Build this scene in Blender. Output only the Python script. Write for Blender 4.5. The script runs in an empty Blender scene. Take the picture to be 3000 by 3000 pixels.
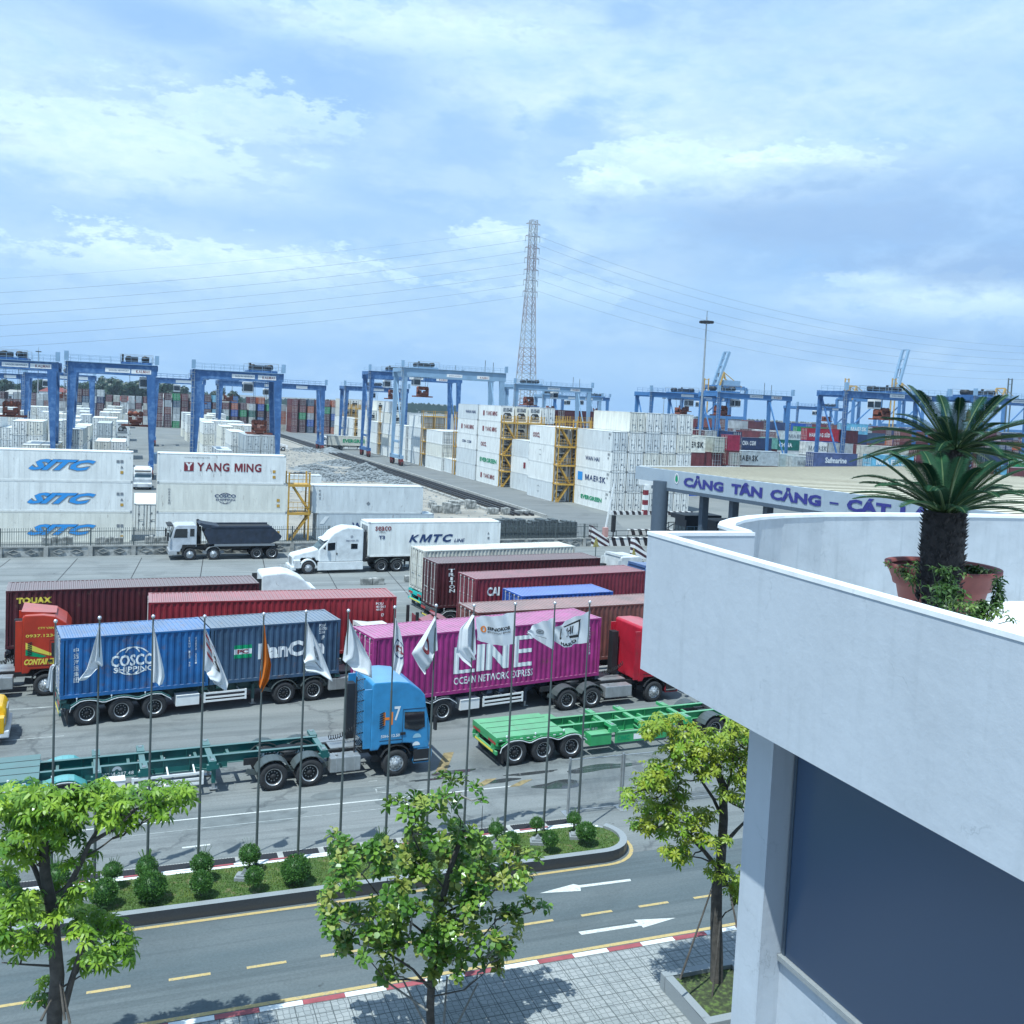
import bpy, bmesh, math, random
from mathutils import Vector, Matrix, noise
random.seed(7)
sc = bpy.context.scene
COL = sc.collection
PI = math.pi
R = math.radians

# ------------------------------------------------------------------ camera
CAMH = 14.4
F, CY = 2885.0, 1377.5
YAW, PITCH, ROLL = R(21.1045), R(3.755), R(2.73)
fw = Vector((math.sin(YAW)*math.cos(PITCH), math.cos(YAW)*math.cos(PITCH), -math.sin(PITCH)))
r0 = Vector((math.cos(YAW), -math.sin(YAW), 0)); u0 = r0.cross(fw)
rt = math.cos(ROLL)*r0 + math.sin(ROLL)*u0
up = -math.sin(ROLL)*r0 + math.cos(ROLL)*u0
cam = bpy.data.cameras.new('camera'); co = bpy.data.objects.new('camera', cam); COL.objects.link(co)
cam.sensor_fit = 'HORIZONTAL'; cam.sensor_width = 36; cam.lens = F/3000*36
cam.shift_y = -(1500-CY)/3000
cam.clip_start = .1; cam.clip_end = 9000
M = Matrix((rt, up, -fw)).transposed().to_4x4(); M.translation = Vector((0, 0, CAMH)); co.matrix_world = M
sc.camera = co
def ray(x, y): return fw + (x-1500)/F*rt - (y-CY)/F*up
def G(x, y, z=0.0):
    d = ray(x, y); t = (z-CAMH)/d.z; return Vector((d.x*t, d.y*t, z))
def AY(x, y, Y):
    d = ray(x, y); t = Y/d.y; return Vector((d.x*t, Y, CAMH+d.z*t))

# ------------------------------------------------------------------ light
sc.view_settings.view_transform = 'Standard'; sc.view_settings.look = 'None'
sc.view_settings.exposure = 0.42; sc.view_settings.gamma = 1.0
sc.view_settings.use_white_balance = True; sc.view_settings.white_balance_temperature = 5950; sc.view_settings.white_balance_tint = 0
sc.render.engine = 'CYCLES'
sc.cycles.max_bounces = 5; sc.cycles.diffuse_bounces = 3; sc.cycles.glossy_bounces = 2
sc.cycles.transmission_bounces = 3; sc.cycles.transparent_max_bounces = 6; sc.cycles.volume_bounces = 0
sc.cycles.use_denoising = True; sc.cycles.caustics_reflective = False; sc.cycles.caustics_refractive = False
sc.cycles.sample_clamp_indirect = 6
LD = Vector((.37, .27, -1)).normalized()
sl = bpy.data.lights.new('sun', 'SUN'); sl.energy = 4.3; sl.angle = R(.53); sl.color = (1, .975, .94)
so = bpy.data.objects.new('sun', sl); COL.objects.link(so)
so.rotation_euler = LD.to_track_quat('-Z', 'Y').to_euler(); so.location = (0, 0, 60)
w = bpy.data.worlds.new('World'); sc.world = w; w.use_nodes = True
nt = w.node_tree; nt.nodes.clear(); N = nt.nodes.new; K = nt.links.new
def mth(nt, op, a, b=None, c=None, clamp=False):
    n = nt.nodes.new('ShaderNodeMath'); n.operation = op; n.use_clamp = clamp
    for i, v in enumerate((a, b, c)):
        if v is None: continue
        if isinstance(v, (int, float)): n.inputs[i].default_value = v
        else: nt.links.new(v, n.inputs[i])
    return n.outputs[0]
def mixc(nt, f, a, b, mode='MIX'):
    n = nt.nodes.new('ShaderNodeMix'); n.data_type = 'RGBA'; n.blend_type = mode
    for s, v in ((n.inputs[0], f), (n.inputs[6], a), (n.inputs[7], b)):
        if isinstance(v, (int, float)): s.default_value = v
        elif isinstance(v, tuple): s.default_value = (*v, 1) if len(v) == 3 else v
        else: nt.links.new(v, s)
    return n.outputs[2]
def nz(nt, vec, scale, detail=4, rough=.55, dist=0):
    n = nt.nodes.new('ShaderNodeTexNoise'); n.inputs['Scale'].default_value = scale; n.inputs['Detail'].default_value = detail
    n.inputs['Roughness'].default_value = rough; n.inputs['Distortion'].default_value = dist
    if vec is not None: nt.links.new(vec, n.inputs['Vector'])
    return n
def ramp(nt, f, *stops):
    n = nt.nodes.new('ShaderNodeValToRGB'); e = n.color_ramp.elements
    while len(e) < len(stops): e.new(.5)
    for k, (p, c) in enumerate(stops):
        e[k].position = p; e[k].color = (c, c, c, 1) if isinstance(c, (int, float)) else (*c, 1)
    nt.links.new(f, n.inputs[0]); return n.outputs[0]
out = N('ShaderNodeOutputWorld'); bg = N('ShaderNodeBackground')
sky = N('ShaderNodeTexSky'); sky.sky_type = 'NISHITA'; sky.sun_disc = False
sd = -LD
sky.sun_elevation = math.asin(sd.z); sky.sun_rotation = math.atan2(sd.x, sd.y)
sky.air_density = 1.0; sky.dust_density = 1.6; sky.ozone_density = 2.0
tc = N('ShaderNodeTexCoord'); vec = tc.outputs['Generated']
sx = N('ShaderNodeSeparateXYZ'); K(vec, sx.inputs[0])
az = mth(nt, 'ARCTAN2', sx.outputs[0], sx.outputs[1]); el = mth(nt, 'ARCSINE', sx.outputs[2])
mp = N('ShaderNodeMapping'); mp.inputs['Scale'].default_value = (1, 1, 2.6); K(vec, mp.inputs[0])
n1 = nz(nt, mp.outputs[0], 4.5, 10, .6, .3); n2 = nz(nt, mp.outputs[0], 16, 10, .62, .2); n3 = nz(nt, mp.outputs[0], 45, 8, .65)
def azel(x, y):
    d = ray(x, y).normalized(); return math.atan2(d.x, d.y), math.asin(d.z)
dz1 = mth(nt, 'SUBTRACT', n1.outputs[0], .5); dz2 = mth(nt, 'SUBTRACT', n2.outputs[0], .5); dz3 = mth(nt, 'SUBTRACT', n3.outputs[0], .5)
def blob(x, y, rx, ry, amp, soft=1.0, tilt=0):
    a, e = azel(x, y); sa = rx/F; se = ry/F
    u = mth(nt, 'DIVIDE', mth(nt, 'SUBTRACT', az, a), sa); v = mth(nt, 'DIVIDE', mth(nt, 'SUBTRACT', el, e), se)
    if tilt: v = mth(nt, 'ADD', v, mth(nt, 'MULTIPLY', u, tilt))
    d = mth(nt, 'SQRT', mth(nt, 'ADD', mth(nt, 'MULTIPLY', u, u), mth(nt, 'MULTIPLY', v, v)))
    d = mth(nt, 'ADD', d, mth(nt, 'ADD', mth(nt, 'MULTIPLY', dz1, 3.2), mth(nt, 'ADD', mth(nt, 'MULTIPLY', dz2, 2.2), mth(nt, 'MULTIPLY', dz3, .9))))
    f = mth(nt, 'SUBTRACT', 1.0 + soft*.5, d); f = mth(nt, 'DIVIDE', f, soft, clamp=True)
    f = mth(nt, 'SMOOTH_MIN', f, 1.0, .3)
    return mth(nt, 'MULTIPLY', f, amp)
CL = [(350, 480, 800, 330, .95, 1.0, .15), (1050, 780, 700, 170, .75, 1.0, .2), (1700, 330, 600, 300, .9, 1.1, 0), (1300, 60, 900, 110, .8, .9, 0),
      (2250, 330, 800, 260, .75, 1.2, 0), (2100, 480, 420, 130, .9, .6, .1), (1760, 530, 170, 55, .7, .8, 0), (2300, 470, 330, 60, .9, .9, .1),
      (560, 780, 480, 80, .7, .6, .05), (320, 725, 100, 45, .8, .45, 0), (1440, 690, 110, 45, .5, .8, 0), (1650, 760, 400, 170, .7, 1.2, 0),
      (2700, 880, 450, 70, .7, .7, 0), (2900, 60, 500, 150, .7, 1.2, 0), (400, 900, 700, 100, .45, 1.2, 0), (1900, 960, 700, 60, .45, 1.0, 0),
      (100, 150, 420, 160, .6, 1.1, 0), (2250, 1080, 900, 60, .3, 1.2, 0)]
cov = None
for c in CL:
    b = blob(*c); cov = b if cov is None else mth(nt, 'MAXIMUM', cov, b)
gen = ramp(nt, n1.outputs[0], (.44, 0), (.62, .9))
cov = mth(nt, 'MAXIMUM', cov, mth(nt, 'MULTIPLY', gen, .4))
clr = None
for c in [(920, 260, 300, 100, .8, .9, -.15), (470, 60, 190, 50, .8, .8, 0), (150, 600, 460, 70, .6, 1, 0), (700, 640, 620, 70, .65, 1, .1), (1400, 420, 170, 110, .7, .8, 0), (1650, 440, 170, 90, .6, .9, 0), (1200, 570, 300, 60, .6, .9, 0), (1850, 40, 90, 50, .7, .6, 0), (1500, 880, 600, 60, .5, 1, 0), (350, 1010, 700, 50, .5, 1, 0)]:
    b = blob(*c); clr = b if clr is None else mth(nt, 'MAXIMUM', clr, b)
cov = mth(nt, 'MULTIPLY', cov, mth(nt, 'SUBTRACT', 1.0, clr))
dark = None
for c in [(2480, 650, 500, 80, .9, 1.2, .1), (2850, 780, 330, 70, 1.0, 1.0, .1), (2650, 560, 400, 70, .6, 1.2, 0), (2000, 760, 300, 50, .35, 1.2, 0), (2550, 1010, 500, 60, .35, 1.2, 0)]:
    b = blob(*c); dark = b if dark is None else mth(nt, 'MAXIMUM', dark, b)
sat = N('ShaderNodeHueSaturation'); sat.inputs['Saturation'].default_value = 1.0; sat.inputs['Value'].default_value = 1.0; K(sky.outputs[0], sat.inputs['Color'])
hor = ramp(nt, el, (0.0, 1), (.22, 0))
base = mixc(nt, mth(nt, 'ADD', mth(nt, 'MULTIPLY', hor, .1), .85), sat.outputs[0], (3.9, 5.8, 9.1))
cc = mixc(nt, ramp(nt, mth(nt, 'ADD', mth(nt, 'MULTIPLY', n2.outputs[0], .6), mth(nt, 'MULTIPLY', n1.outputs[0], .4)), (.40, 0), (.62, 1)), (5.3, 7.0, 9.2), (8.7, 9.6, 10.4))
skyc = mixc(nt, cov, base, cc)
cum = None
for (x, y, rx, ry, amp) in [(320, 738, 150, 80, 1.0), (620, 775, 460, 75, .9), (300, 420, 420, 110, .6), (1445, 705, 130, 62, .75), (1780, 545, 130, 60, .9), (1950, 470, 260, 80, .8), (2330, 490, 330, 60, .95), (2560, 822, 170, 34, .6), (2880, 880, 260, 70, .6), (700, 330, 330, 90, .55), (1250, 100, 420, 70, .5), (1600, 870, 260, 60, .4)]:
    a, e = azel(x, y); u = mth(nt, 'DIVIDE', mth(nt, 'SUBTRACT', az, a), rx/F); v = mth(nt, 'DIVIDE', mth(nt, 'SUBTRACT', el, e), ry/F)
    d = mth(nt, 'SQRT', mth(nt, 'ADD', mth(nt, 'MULTIPLY', u, u), mth(nt, 'MULTIPLY', v, v)))
    d = mth(nt, 'ADD', d, mth(nt, 'ADD', mth(nt, 'MULTIPLY', dz2, 2.6), mth(nt, 'MULTIPLY', dz3, 2.2)))
    f = mth(nt, 'MULTIPLY', mth(nt, 'DIVIDE', mth(nt, 'SUBTRACT', 1.0, d), .28, clamp=True), mth(nt, 'MULTIPLY_ADD', v, .75, .75, clamp=True)); f = mth(nt, 'MULTIPLY', f, amp)
    cum = f if cum is None else mth(nt, 'MAXIMUM', cum, f)
skyc = mixc(nt, cum, skyc, mixc(nt, ramp(nt, n3.outputs[0], (.35, 0), (.65, 1)), (7.2, 8.8, 10.0), (9.6, 10.6, 10.9)))
skyc = mixc(nt, mth(nt, 'MULTIPLY', dark, .8), skyc, (3.3, 4.6, 7.3))
K(skyc, bg.inputs[0]); bg.inputs[1].default_value = .085
K(bg.outputs[0], out.inputs[0])

# ------------------------------------------------------------------ materials
MC = {}
def mat(name, col=(.5, .5, .5), rough=.6, metal=0, obj=False, var=.12, scale=3.0, bump=0, bscale=40, rust=0, stretch=None, spec=.5, trans=0, col2=None, c2at=.5, emit=None):
    if name in MC: return MC[name]
    m = bpy.data.materials.new(name); m.use_nodes = True; t = m.node_tree
    b = t.nodes['Principled BSDF']; b.inputs['Roughness'].default_value = rough; b.inputs['Metallic'].default_value = metal
    b.inputs['Specular IOR Level'].default_value = spec
    tcn = t.nodes.new('ShaderNodeTexCoord'); v = tcn.outputs['Object']
    if stretch:
        mpn = t.nodes.new('ShaderNodeMapping'); mpn.inputs['Scale'].default_value = stretch; t.links.new(v, mpn.inputs[0]); v = mpn.outputs[0]
    lit_dusty_top = name in ('container_paint', 'container_paint_old', 'reefer_panel', 'vehicle_paint')  # upward faces paled: sunlit-top brightness and a dusty film put into the colour
    if obj:
        oi = t.nodes.new('ShaderNodeObjectInfo'); c = oi.outputs['Color']
        ad = t.nodes.new('ShaderNodeVectorMath'); ad.operation = 'ADD'; t.links.new(v, ad.inputs[0])
        cb = t.nodes.new('ShaderNodeCombineXYZ'); rr = mth(t, 'MULTIPLY', oi.outputs['Random'], 60)
        for k in range(3): t.links.new(rr, cb.inputs[k])
        t.links.new(cb.outputs[0], ad.inputs[1]); v = ad.outputs[0]
    else:
        c = col
    n = nz(t, v, scale, 5)
    if col2: c = mixc(t, ramp(t, n.outputs[0], (c2at-.06, 0), (c2at+.06, 1)), c, col2)
    f = ramp(t, n.outputs[0], (.3, 1-var), (.7, 1+var*.4))
    c = mixc(t, 1.0, c, f, 'MULTIPLY')
    if rust:
        n2_ = nz(t, v, scale*1.7, 9, .75)
        c = mixc(t, mth(t, 'MULTIPLY', ramp(t, n2_.outputs[0], (.62-.04*rust, 0), (.70, 1)), .8), c, (.13, .075, .05))
    if lit_dusty_top:
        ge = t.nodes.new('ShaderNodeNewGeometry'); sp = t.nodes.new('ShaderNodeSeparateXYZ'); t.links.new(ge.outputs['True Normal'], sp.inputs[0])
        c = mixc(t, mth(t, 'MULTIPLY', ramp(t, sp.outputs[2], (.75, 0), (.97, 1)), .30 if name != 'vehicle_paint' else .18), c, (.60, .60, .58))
    t.links.new(c, b.inputs['Base Color']) if not isinstance(c, tuple) else None
    if bump:
        n3_ = nz(t, tcn.outputs['Object'], bscale, 4); bp = t.nodes.new('ShaderNodeBump'); bp.inputs['Strength'].default_value = bump; bp.inputs['Distance'].default_value = .02 if bscale > 2.6 else .05
        t.links.new(n3_.outputs[0], bp.inputs['Height']); t.links.new(bp.outputs[0], b.inputs['Normal'])
    if trans:
        b.inputs['Subsurface Weight'].default_value = 0
        tr = t.nodes.new('ShaderNodeBsdfTranslucent'); ms = t.nodes.new('ShaderNodeMixShader'); ms.inputs[0].default_value = trans
        t.links.new(c, tr.inputs[0]); t.links.new(b.outputs[0], ms.inputs[1]); t.links.new(tr.outputs[0], ms.inputs[2])
        t.links.new(ms.outputs[0], t.nodes['Material Output'].inputs[0])
    MC[name] = m; return m

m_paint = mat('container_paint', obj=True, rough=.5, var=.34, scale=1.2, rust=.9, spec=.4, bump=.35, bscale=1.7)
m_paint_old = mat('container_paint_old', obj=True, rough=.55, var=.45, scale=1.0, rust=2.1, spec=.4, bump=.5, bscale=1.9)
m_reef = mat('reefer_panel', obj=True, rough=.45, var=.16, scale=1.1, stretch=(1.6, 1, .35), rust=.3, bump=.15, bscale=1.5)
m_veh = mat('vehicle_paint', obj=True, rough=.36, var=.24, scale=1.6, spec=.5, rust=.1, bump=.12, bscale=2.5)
m_steel = mat('galvanised_steel', (.42, .44, .45), .42, .6, var=.2)
m_rod = mat('lock_rod_zinc', (.62, .62, .6), .5, .2, var=.2)
m_dark = mat('dark_rubber', (.016, .017, .02), .75, var=.2)
m_tyre = mat('tyre_rubber', (.028, .029, .032), .8, var=.3, scale=6)
m_rim = mat('wheel_rim', (.5, .52, .54), .35, .5, var=.2, scale=8)
m_rimd = mat('dusty_rim', (.28, .25, .2), .6, .1, var=.4, scale=8)
m_chassis = mat('chassis_black', (.02, .021, .024), .6, var=.3)
m_glass = mat('window_glass', (.012, .016, .022), .06, 0, var=0, spec=.8)
m_shield = mat('windscreen_glass', (.05, .09, .11), .05, 0, var=0, spec=.9)
m_white = mat('white_paint', (.78, .79, .78), .45, var=.08)
m_letter = mat('white_lettering', (.72, .75, .76), .6, var=.12)
m_black = mat('black_lettering', (.02, .02, .022), .6, var=0)
m_navy = mat('navy_lettering', (.02, .045, .14), .55, var=.1)
m_blueL = mat('sign_blue', (.055, .30, .72), .5, var=.1, scale=8)
m_redL = mat('dark_red_lettering', (.19, .018, .028), .55, var=.05)
m_greenL = mat('green_lettering', (.01, .27, .11), .55, var=.05)
m_yelL = mat('yellow_lettering', (.72, .6, .08), .55, var=.05)
m_grey = mat('grey_lettering', (.2, .22, .24), .6, var=.1)
m_orangeL = mat('orange_lettering', (.75, .22, .03), .5, var=.05)
m_yel = mat('yellow_steel', (.52, .31, .05), .55, var=.2, scale=2, rust=.6)
m_cb = mat('crane_blue', (.045, .13, .33), .5, var=.3, scale=1.2, col2=(.09, .18, .36), c2at=.56)
m_cbl = mat('crane_light_blue', (.24, .37, .52), .5, var=.15, scale=.7)
m_cbm = mat('crane_mid_blue', (.07, .19, .42), .5, var=.15, scale=.7)
m_rustor = mat('spreader_orange', (.26, .075, .04), .65, var=.4, scale=2)
m_red = mat('bogie_red', (.20, .03, .03), .6, var=.3)
m_conc = mat('raw_concrete', (.36, .36, .34), .9, var=.35, scale=2.2, bump=.5, bscale=12)
m_concd = mat('dirty_concrete', (.24, .25, .24), .9, var=.5, scale=1.6, bump=.6, bscale=9, col2=(.40, .40, .38))
m_gran = mat('grey_granite', (.26, .28, .29), .55, var=.15, scale=30)
m_grand = mat('dark_granite', (.045, .05, .058), .35, var=.2, scale=20)
m_kr = mat('kerb_red', (.30, .075, .085), .7, var=.25, scale=4)
m_kw = mat('kerb_white', (.70, .71, .69), .7, var=.15, scale=4)
m_yline = mat('yellow_road_paint', (.50, .38, .16), .7, var=.3, scale=9, col2=(.26, .23, .16), c2at=.6)
m_wline = mat('white_road_paint', (.60, .61, .58), .7, var=.3, scale=9, col2=(.34, .35, .34), c2at=.6)
m_wline2 = mat('worn_white_road_paint', (.36, .38, .37), .75, var=.5, scale=3)
m_flag = mat('white_flag_cloth', (.74, .76, .78), .8, var=.05, trans=.25)
m_flago = mat('orange_flag_cloth', (.62, .17, .015), .8, var=.05, trans=.25)
m_pole = mat('pole_steel', (.11, .13, .13), .45, .4, var=.1)
m_ball = mat('pole_finial', (.65, .66, .68), .25, .7, var=0)
m_wall = mat('white_render', (.44, .48, .53), .8, var=.08, scale=.8, bump=.35, bscale=5)
WALLS = ['white_render', 'grey_render']
m_wall2 = mat('grey_render', (.38, .41, .44), .85, var=.14, scale=1.5, bump=.8, bscale=3)
m_cap = mat('white_coping', (.74, .76, .77), .7, var=.12, scale=4, col2=(.5, .52, .53), c2at=.68)
m_bglass = mat('building_glass', (.055, .09, .16), .22, 0, var=0, spec=.6)
m_bark = mat('tree_bark', (.085, .075, .065), .9, var=.5, scale=6, bump=.6, bscale=25)
m_twig = mat('pale_twig', (.22, .21, .19), .8, var=.3, scale=8)
def leafmat(name, c1, c2, tr=.3, rough=.45):
    m = mat(name, c1, rough, var=.25, scale=1.2, trans=tr, col2=c2, c2at=.52); return m
m_leafA = leafmat('bright_whorled_leaf', (.18, .33, .02), (.30, .44, .04), .35)
m_leafB = leafmat('oval_tree_leaf', (.10, .22, .028), (.19, .32, .045), .3, .28)
m_leafB2 = leafmat('young_oval_leaf', (.33, .37, .08), (.24, .32, .05), .3, .4)
m_leafC = leafmat('yellow_green_leaf', (.36, .42, .035), (.25, .35, .04), .35)
m_shrub = leafmat('shrub_leaf', (.06, .15, .03), (.09, .20, .04), .25)
m_shrubT = leafmat('shrub_leaf_tip', (.12, .24, .04), (.07, .16, .03), .2)
m_cyc = leafmat('cycad_leaflet', (.007, .034, .016), (.016, .058, .024), .03, .7)
m_cyc.node_tree.nodes['Principled BSDF'].inputs['Specular IOR Level'].default_value = .15
m_cycd = mat('cycad_trunk_bark', (.028, .024, .024), .95, var=.6, scale=14, bump=1, bscale=30)
m_rach = mat('cycad_rachis', (.06, .10, .03), .5, var=.1)
m_far = leafmat('distant_tree_leaf', (.012, .035, .018), (.025, .055, .02), .1)
m_terra = mat('terracotta', (.21, .055, .045), .7, var=.25, scale=3)
m_soil = mat('dark_soil', (.035, .03, .022), .95, var=.4, scale=12, bump=.8)
m_beige = mat('beige_roof_sheet', (.58, .54, .42), .55, var=.15, scale=1.5)
m_clad = mat('light_blue_cladding', (.36, .42, .48), .35, .1, var=.06, scale=1)
m_colb = mat('slate_column', (.075, .10, .135), .5, var=.1)
m_booth = mat('booth_dark', (.02, .03, .05), .4, var=.2)
m_rock = mat('rubble_rock', (.22, .24, .25), .9, var=.5, scale=.8, bump=1, bscale=3)
m_rail = mat('rail_steel', (.05, .05, .055), .5, .5, var=.3)
m_sleeper = mat('rail_sleeper', (.10, .095, .09), .9, var=.4)
m_yelveh = mat('yellow_vehicle_paint', (.75, .42, .01), .3, var=.05)
m_pylon = mat('pylon_steel', (.40, .41, .42), .6, .2, var=.1)
m_pylonr = mat('pylon_red', (.33, .27, .27), .6, .2, var=.1)
m_cable = mat('power_cable', (.18, .22, .27), .6, var=0)
m_lamp = mat('amber_lamp', (.6, .22, .03), .3, var=0)
m_redlamp = mat('red_lamp', (.35, .02, .02), .3, var=0)
m_puddle = mat('puddle_wet', (.045, .05, .052), .08, var=.3, scale=1.5, spec=.6)

def weather(m, streak=.22, crack=.5):
    t = m.node_tree; b = t.nodes['Principled BSDF']; src = b.inputs['Base Color'].links[0].from_socket; g = t.nodes.new('ShaderNodeTexCoord'); v = g.outputs['Object']
    mp_ = t.nodes.new('ShaderNodeMapping'); mp_.inputs['Scale'].default_value = (5, 5, .35); t.links.new(v, mp_.inputs[0])
    s = nz(t, mp_.outputs[0], 1.2, 6, .6); c = mixc(t, mth(t, 'MULTIPLY', ramp(t, s.outputs[0], (.52, 0), (.72, 1)), streak), src, (.20, .23, .25))
    dn = nz(t, v, 1.6, 6, .6); ad = t.nodes.new('ShaderNodeVectorMath'); ad.operation = 'ADD'; t.links.new(v, ad.inputs[0]); t.links.new(dn.outputs['Color'], ad.inputs[1])
    vo = t.nodes.new('ShaderNodeTexVoronoi'); vo.feature = 'DISTANCE_TO_EDGE'; vo.inputs['Scale'].default_value = .9; t.links.new(ad.outputs[0], vo.inputs['Vector'])
    mk_ = nz(t, v, .9, 3); f = mth(t, 'MULTIPLY', ramp(t, vo.outputs[0], (0, 1), (.008, 0)), ramp(t, mk_.outputs[0], (.5, 0), (.6, crack)))
    c = mixc(t, f, c, (.16, .19, .21)); t.links.new(c, b.inputs['Base Color'])
weather(m_wall, .14, .4); weather(m_wall2, .3, .35)

# ------------------------------------------------------------------ mesh helpers
class MB:
    def __init__(s): s.v = []; s.f = []; s.m = []; s.sm = []
    def add(s, vs, fs, m=0, smooth=False):
        o = len(s.v); s.v += [tuple(p) for p in vs]
        for f in fs: s.f.append(tuple(i+o for i in f)); s.m.append(m); s.sm.append(smooth)
        return s
    def bx(s, x0, x1, y0, y1, z0, z1, m=0):
        return s.add([(x0, y0, z0), (x1, y0, z0), (x1, y1, z0), (x0, y1, z0), (x0, y0, z1), (x1, y0, z1), (x1, y1, z1), (x0, y1, z1)],
                     [(3, 2, 1, 0), (4, 5, 6, 7), (0, 1, 5, 4), (1, 2, 6, 5), (2, 3, 7, 6), (3, 0, 4, 7)], m)
    def beam(s, p, q, w, h=None, m=0, upv=None):
        p = Vector(p); q = Vector(q); d = (q-p)
        if d.length < 1e-6: return s
        d.normalize(); h = h or w
        u_ = Vector(upv) if upv else (Vector((0, 0, 1)) if abs(d.z) < .95 else Vector((0, 1, 0)))
        a = d.cross(u_).normalized()*w/2; b = a.cross(d).normalized()*h/2
        return s.add([p-a-b, p+a-b, p+a+b, p-a+b, q-a-b, q+a-b, q+a+b, q-a+b], [(3, 2, 1, 0), (4, 5, 6, 7), (0, 1, 5, 4), (1, 2, 6, 5), (2, 3, 7, 6), (3, 0, 4, 7)], m)
    def tube(s, p, q, r1, r2=None, n=8, m=0, cap=True):
        p = Vector(p); q = Vector(q); d = q-p
        if d.length < 1e-6: return s
        d.normalize(); r2 = r1 if r2 is None else r2
        a = d.orthogonal().normalized(); b = d.cross(a); vs = []
        for c_, r_ in ((p, r1), (q, r2)):
            for k in range(n): t = 2*PI*k/n; vs.append(c_+(a*math.cos(t)+b*math.sin(t))*r_)
        s.add(vs, [(k, (k+1) % n, n+(k+1) % n, n+k) for k in range(n)], m, True)
        if cap: s.add(vs, [tuple(range(n))[::-1], tuple(range(n, 2*n))], m)
        return s
    def path(s, pts, rs, n=6, m=0):
        pts = [Vector(p) for p in pts]; ring = []; a = None
        for i, p in enumerate(pts):
            d = (pts[min(i+1, len(pts)-1)]-pts[max(i-1, 0)]).normalized()
            a = d.orthogonal().normalized() if a is None else (a-d*a.dot(d)).normalized()
            b = d.cross(a); r_ = rs[i] if isinstance(rs, (list, tuple)) else rs
            ring.append([p+(a*math.cos(2*PI*k/n)+b*math.sin(2*PI*k/n))*r_ for k in range(n)])
        vs = [v for r_ in ring for v in r_]; fs = []
        for i in range(len(pts)-1):
            for k in range(n): fs.append((i*n+k, i*n+(k+1) % n, (i+1)*n+(k+1) % n, (i+1)*n+k))
        s.add(vs, fs, m, True); s.add(ring[0], [tuple(range(n))[::-1]], m); s.add(ring[-1], [tuple(range(n))], m); return s
    def prism(s, prof, y0, y1, m=0):   # prof: (x,z)
        n = len(prof); vs = [(x, y0, z) for x, z in prof]+[(x, y1, z) for x, z in prof]
        return s.add(vs, [tuple(range(n)), tuple(range(n, 2*n))[::-1]]+[((k+1) % n, k, n+k, n+(k+1) % n) for k in range(n)], m)
    def slab(s, pts, z0, z1, m=0):     # pts: (x,y)
        n = len(pts); vs = [(x, y, z0) for x, y in pts]+[(x, y, z1) for x, y in pts]
        return s.add(vs, [tuple(range(n))[::-1], tuple(range(n, 2*n))]+[(k, (k+1) % n, n+(k+1) % n, n+k) for k in range(n)], m)
    def lathe(s, c, axis, prof, n=20, m=0, smooth=True):  # prof: (r, t) along axis
        c = Vector(c); d = Vector(axis).normalized(); a = d.orthogonal().normalized(); b = d.cross(a); vs = []
        for r_, t in prof:
            for k in range(n): q = 2*PI*k/n; vs.append(c+d*t+(a*math.cos(q)+b*math.sin(q))*r_)
        fs = []
        for i in range(len(prof)-1):
            for k in range(n): fs.append((i*n+k, i*n+(k+1) % n, (i+1)*n+(k+1) % n, (i+1)*n+k))
        return s.add(vs, fs, m, smooth)
    def sheet(s, pts, z, m=0): return s.add([(x, y, z) for x, y in pts], [tuple(range(len(pts)))], m)
    def mesh(s, name, mats, bevel=0):
        me = bpy.data.meshes.new(name); me.from_pydata(s.v, [], s.f)
        for mm in (mats if isinstance(mats, (list, tuple)) else [mats]): me.materials.append(mm)
        me.polygons.foreach_set('material_index', s.m); me.polygons.foreach_set('use_smooth', s.sm)
        bm = bmesh.new(); bm.from_mesh(me)
        if bevel:
            bmesh.ops.remove_doubles(bm, verts=bm.verts, dist=1e-4)
            ed = [e for e in bm.edges if len(e.link_faces) == 2 and e.calc_face_angle(0) > .5]
            bmesh.ops.bevel(bm, geom=ed, offset=bevel, segments=2, affect='EDGES', profile=.6)
        bmesh.ops.recalc_face_normals(bm, faces=bm.faces); bm.to_mesh(me); bm.free(); me.update()
        return me
    def build(s, name, mats, parent=None, bevel=0, color=None):
        return ob(name, s.mesh(name, mats, bevel), parent, color)
def ob(name, me, parent=None, color=None):
    o = bpy.data.objects.new(name, me); COL.objects.link(o); o.parent = parent
    if color: o.color = (*color, 1)
    return o
def tag(o, label, cat, group=None):
    o['label'] = label; o['category'] = cat
    if group: o['group'] = group
    return o
def struct(o, kind='structure'): o['kind'] = kind; return o
def thing(name, label, cat, loc=(0, 0, 0), rz=0, group=None):
    o = bpy.data.objects.new(name, None); COL.objects.link(o); o.location = loc; o.rotation_euler = (0, 0, rz)
    o.empty_display_size = .3
    return tag(o, label, cat, group)
def copy_tree(o, parent=None, color=None):
    c = o.copy(); COL.objects.link(c); c.parent = parent
    if color: c.color = (*color, 1)
    for ch in list(o.children): copy_tree(ch, c, color)
    return c
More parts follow.
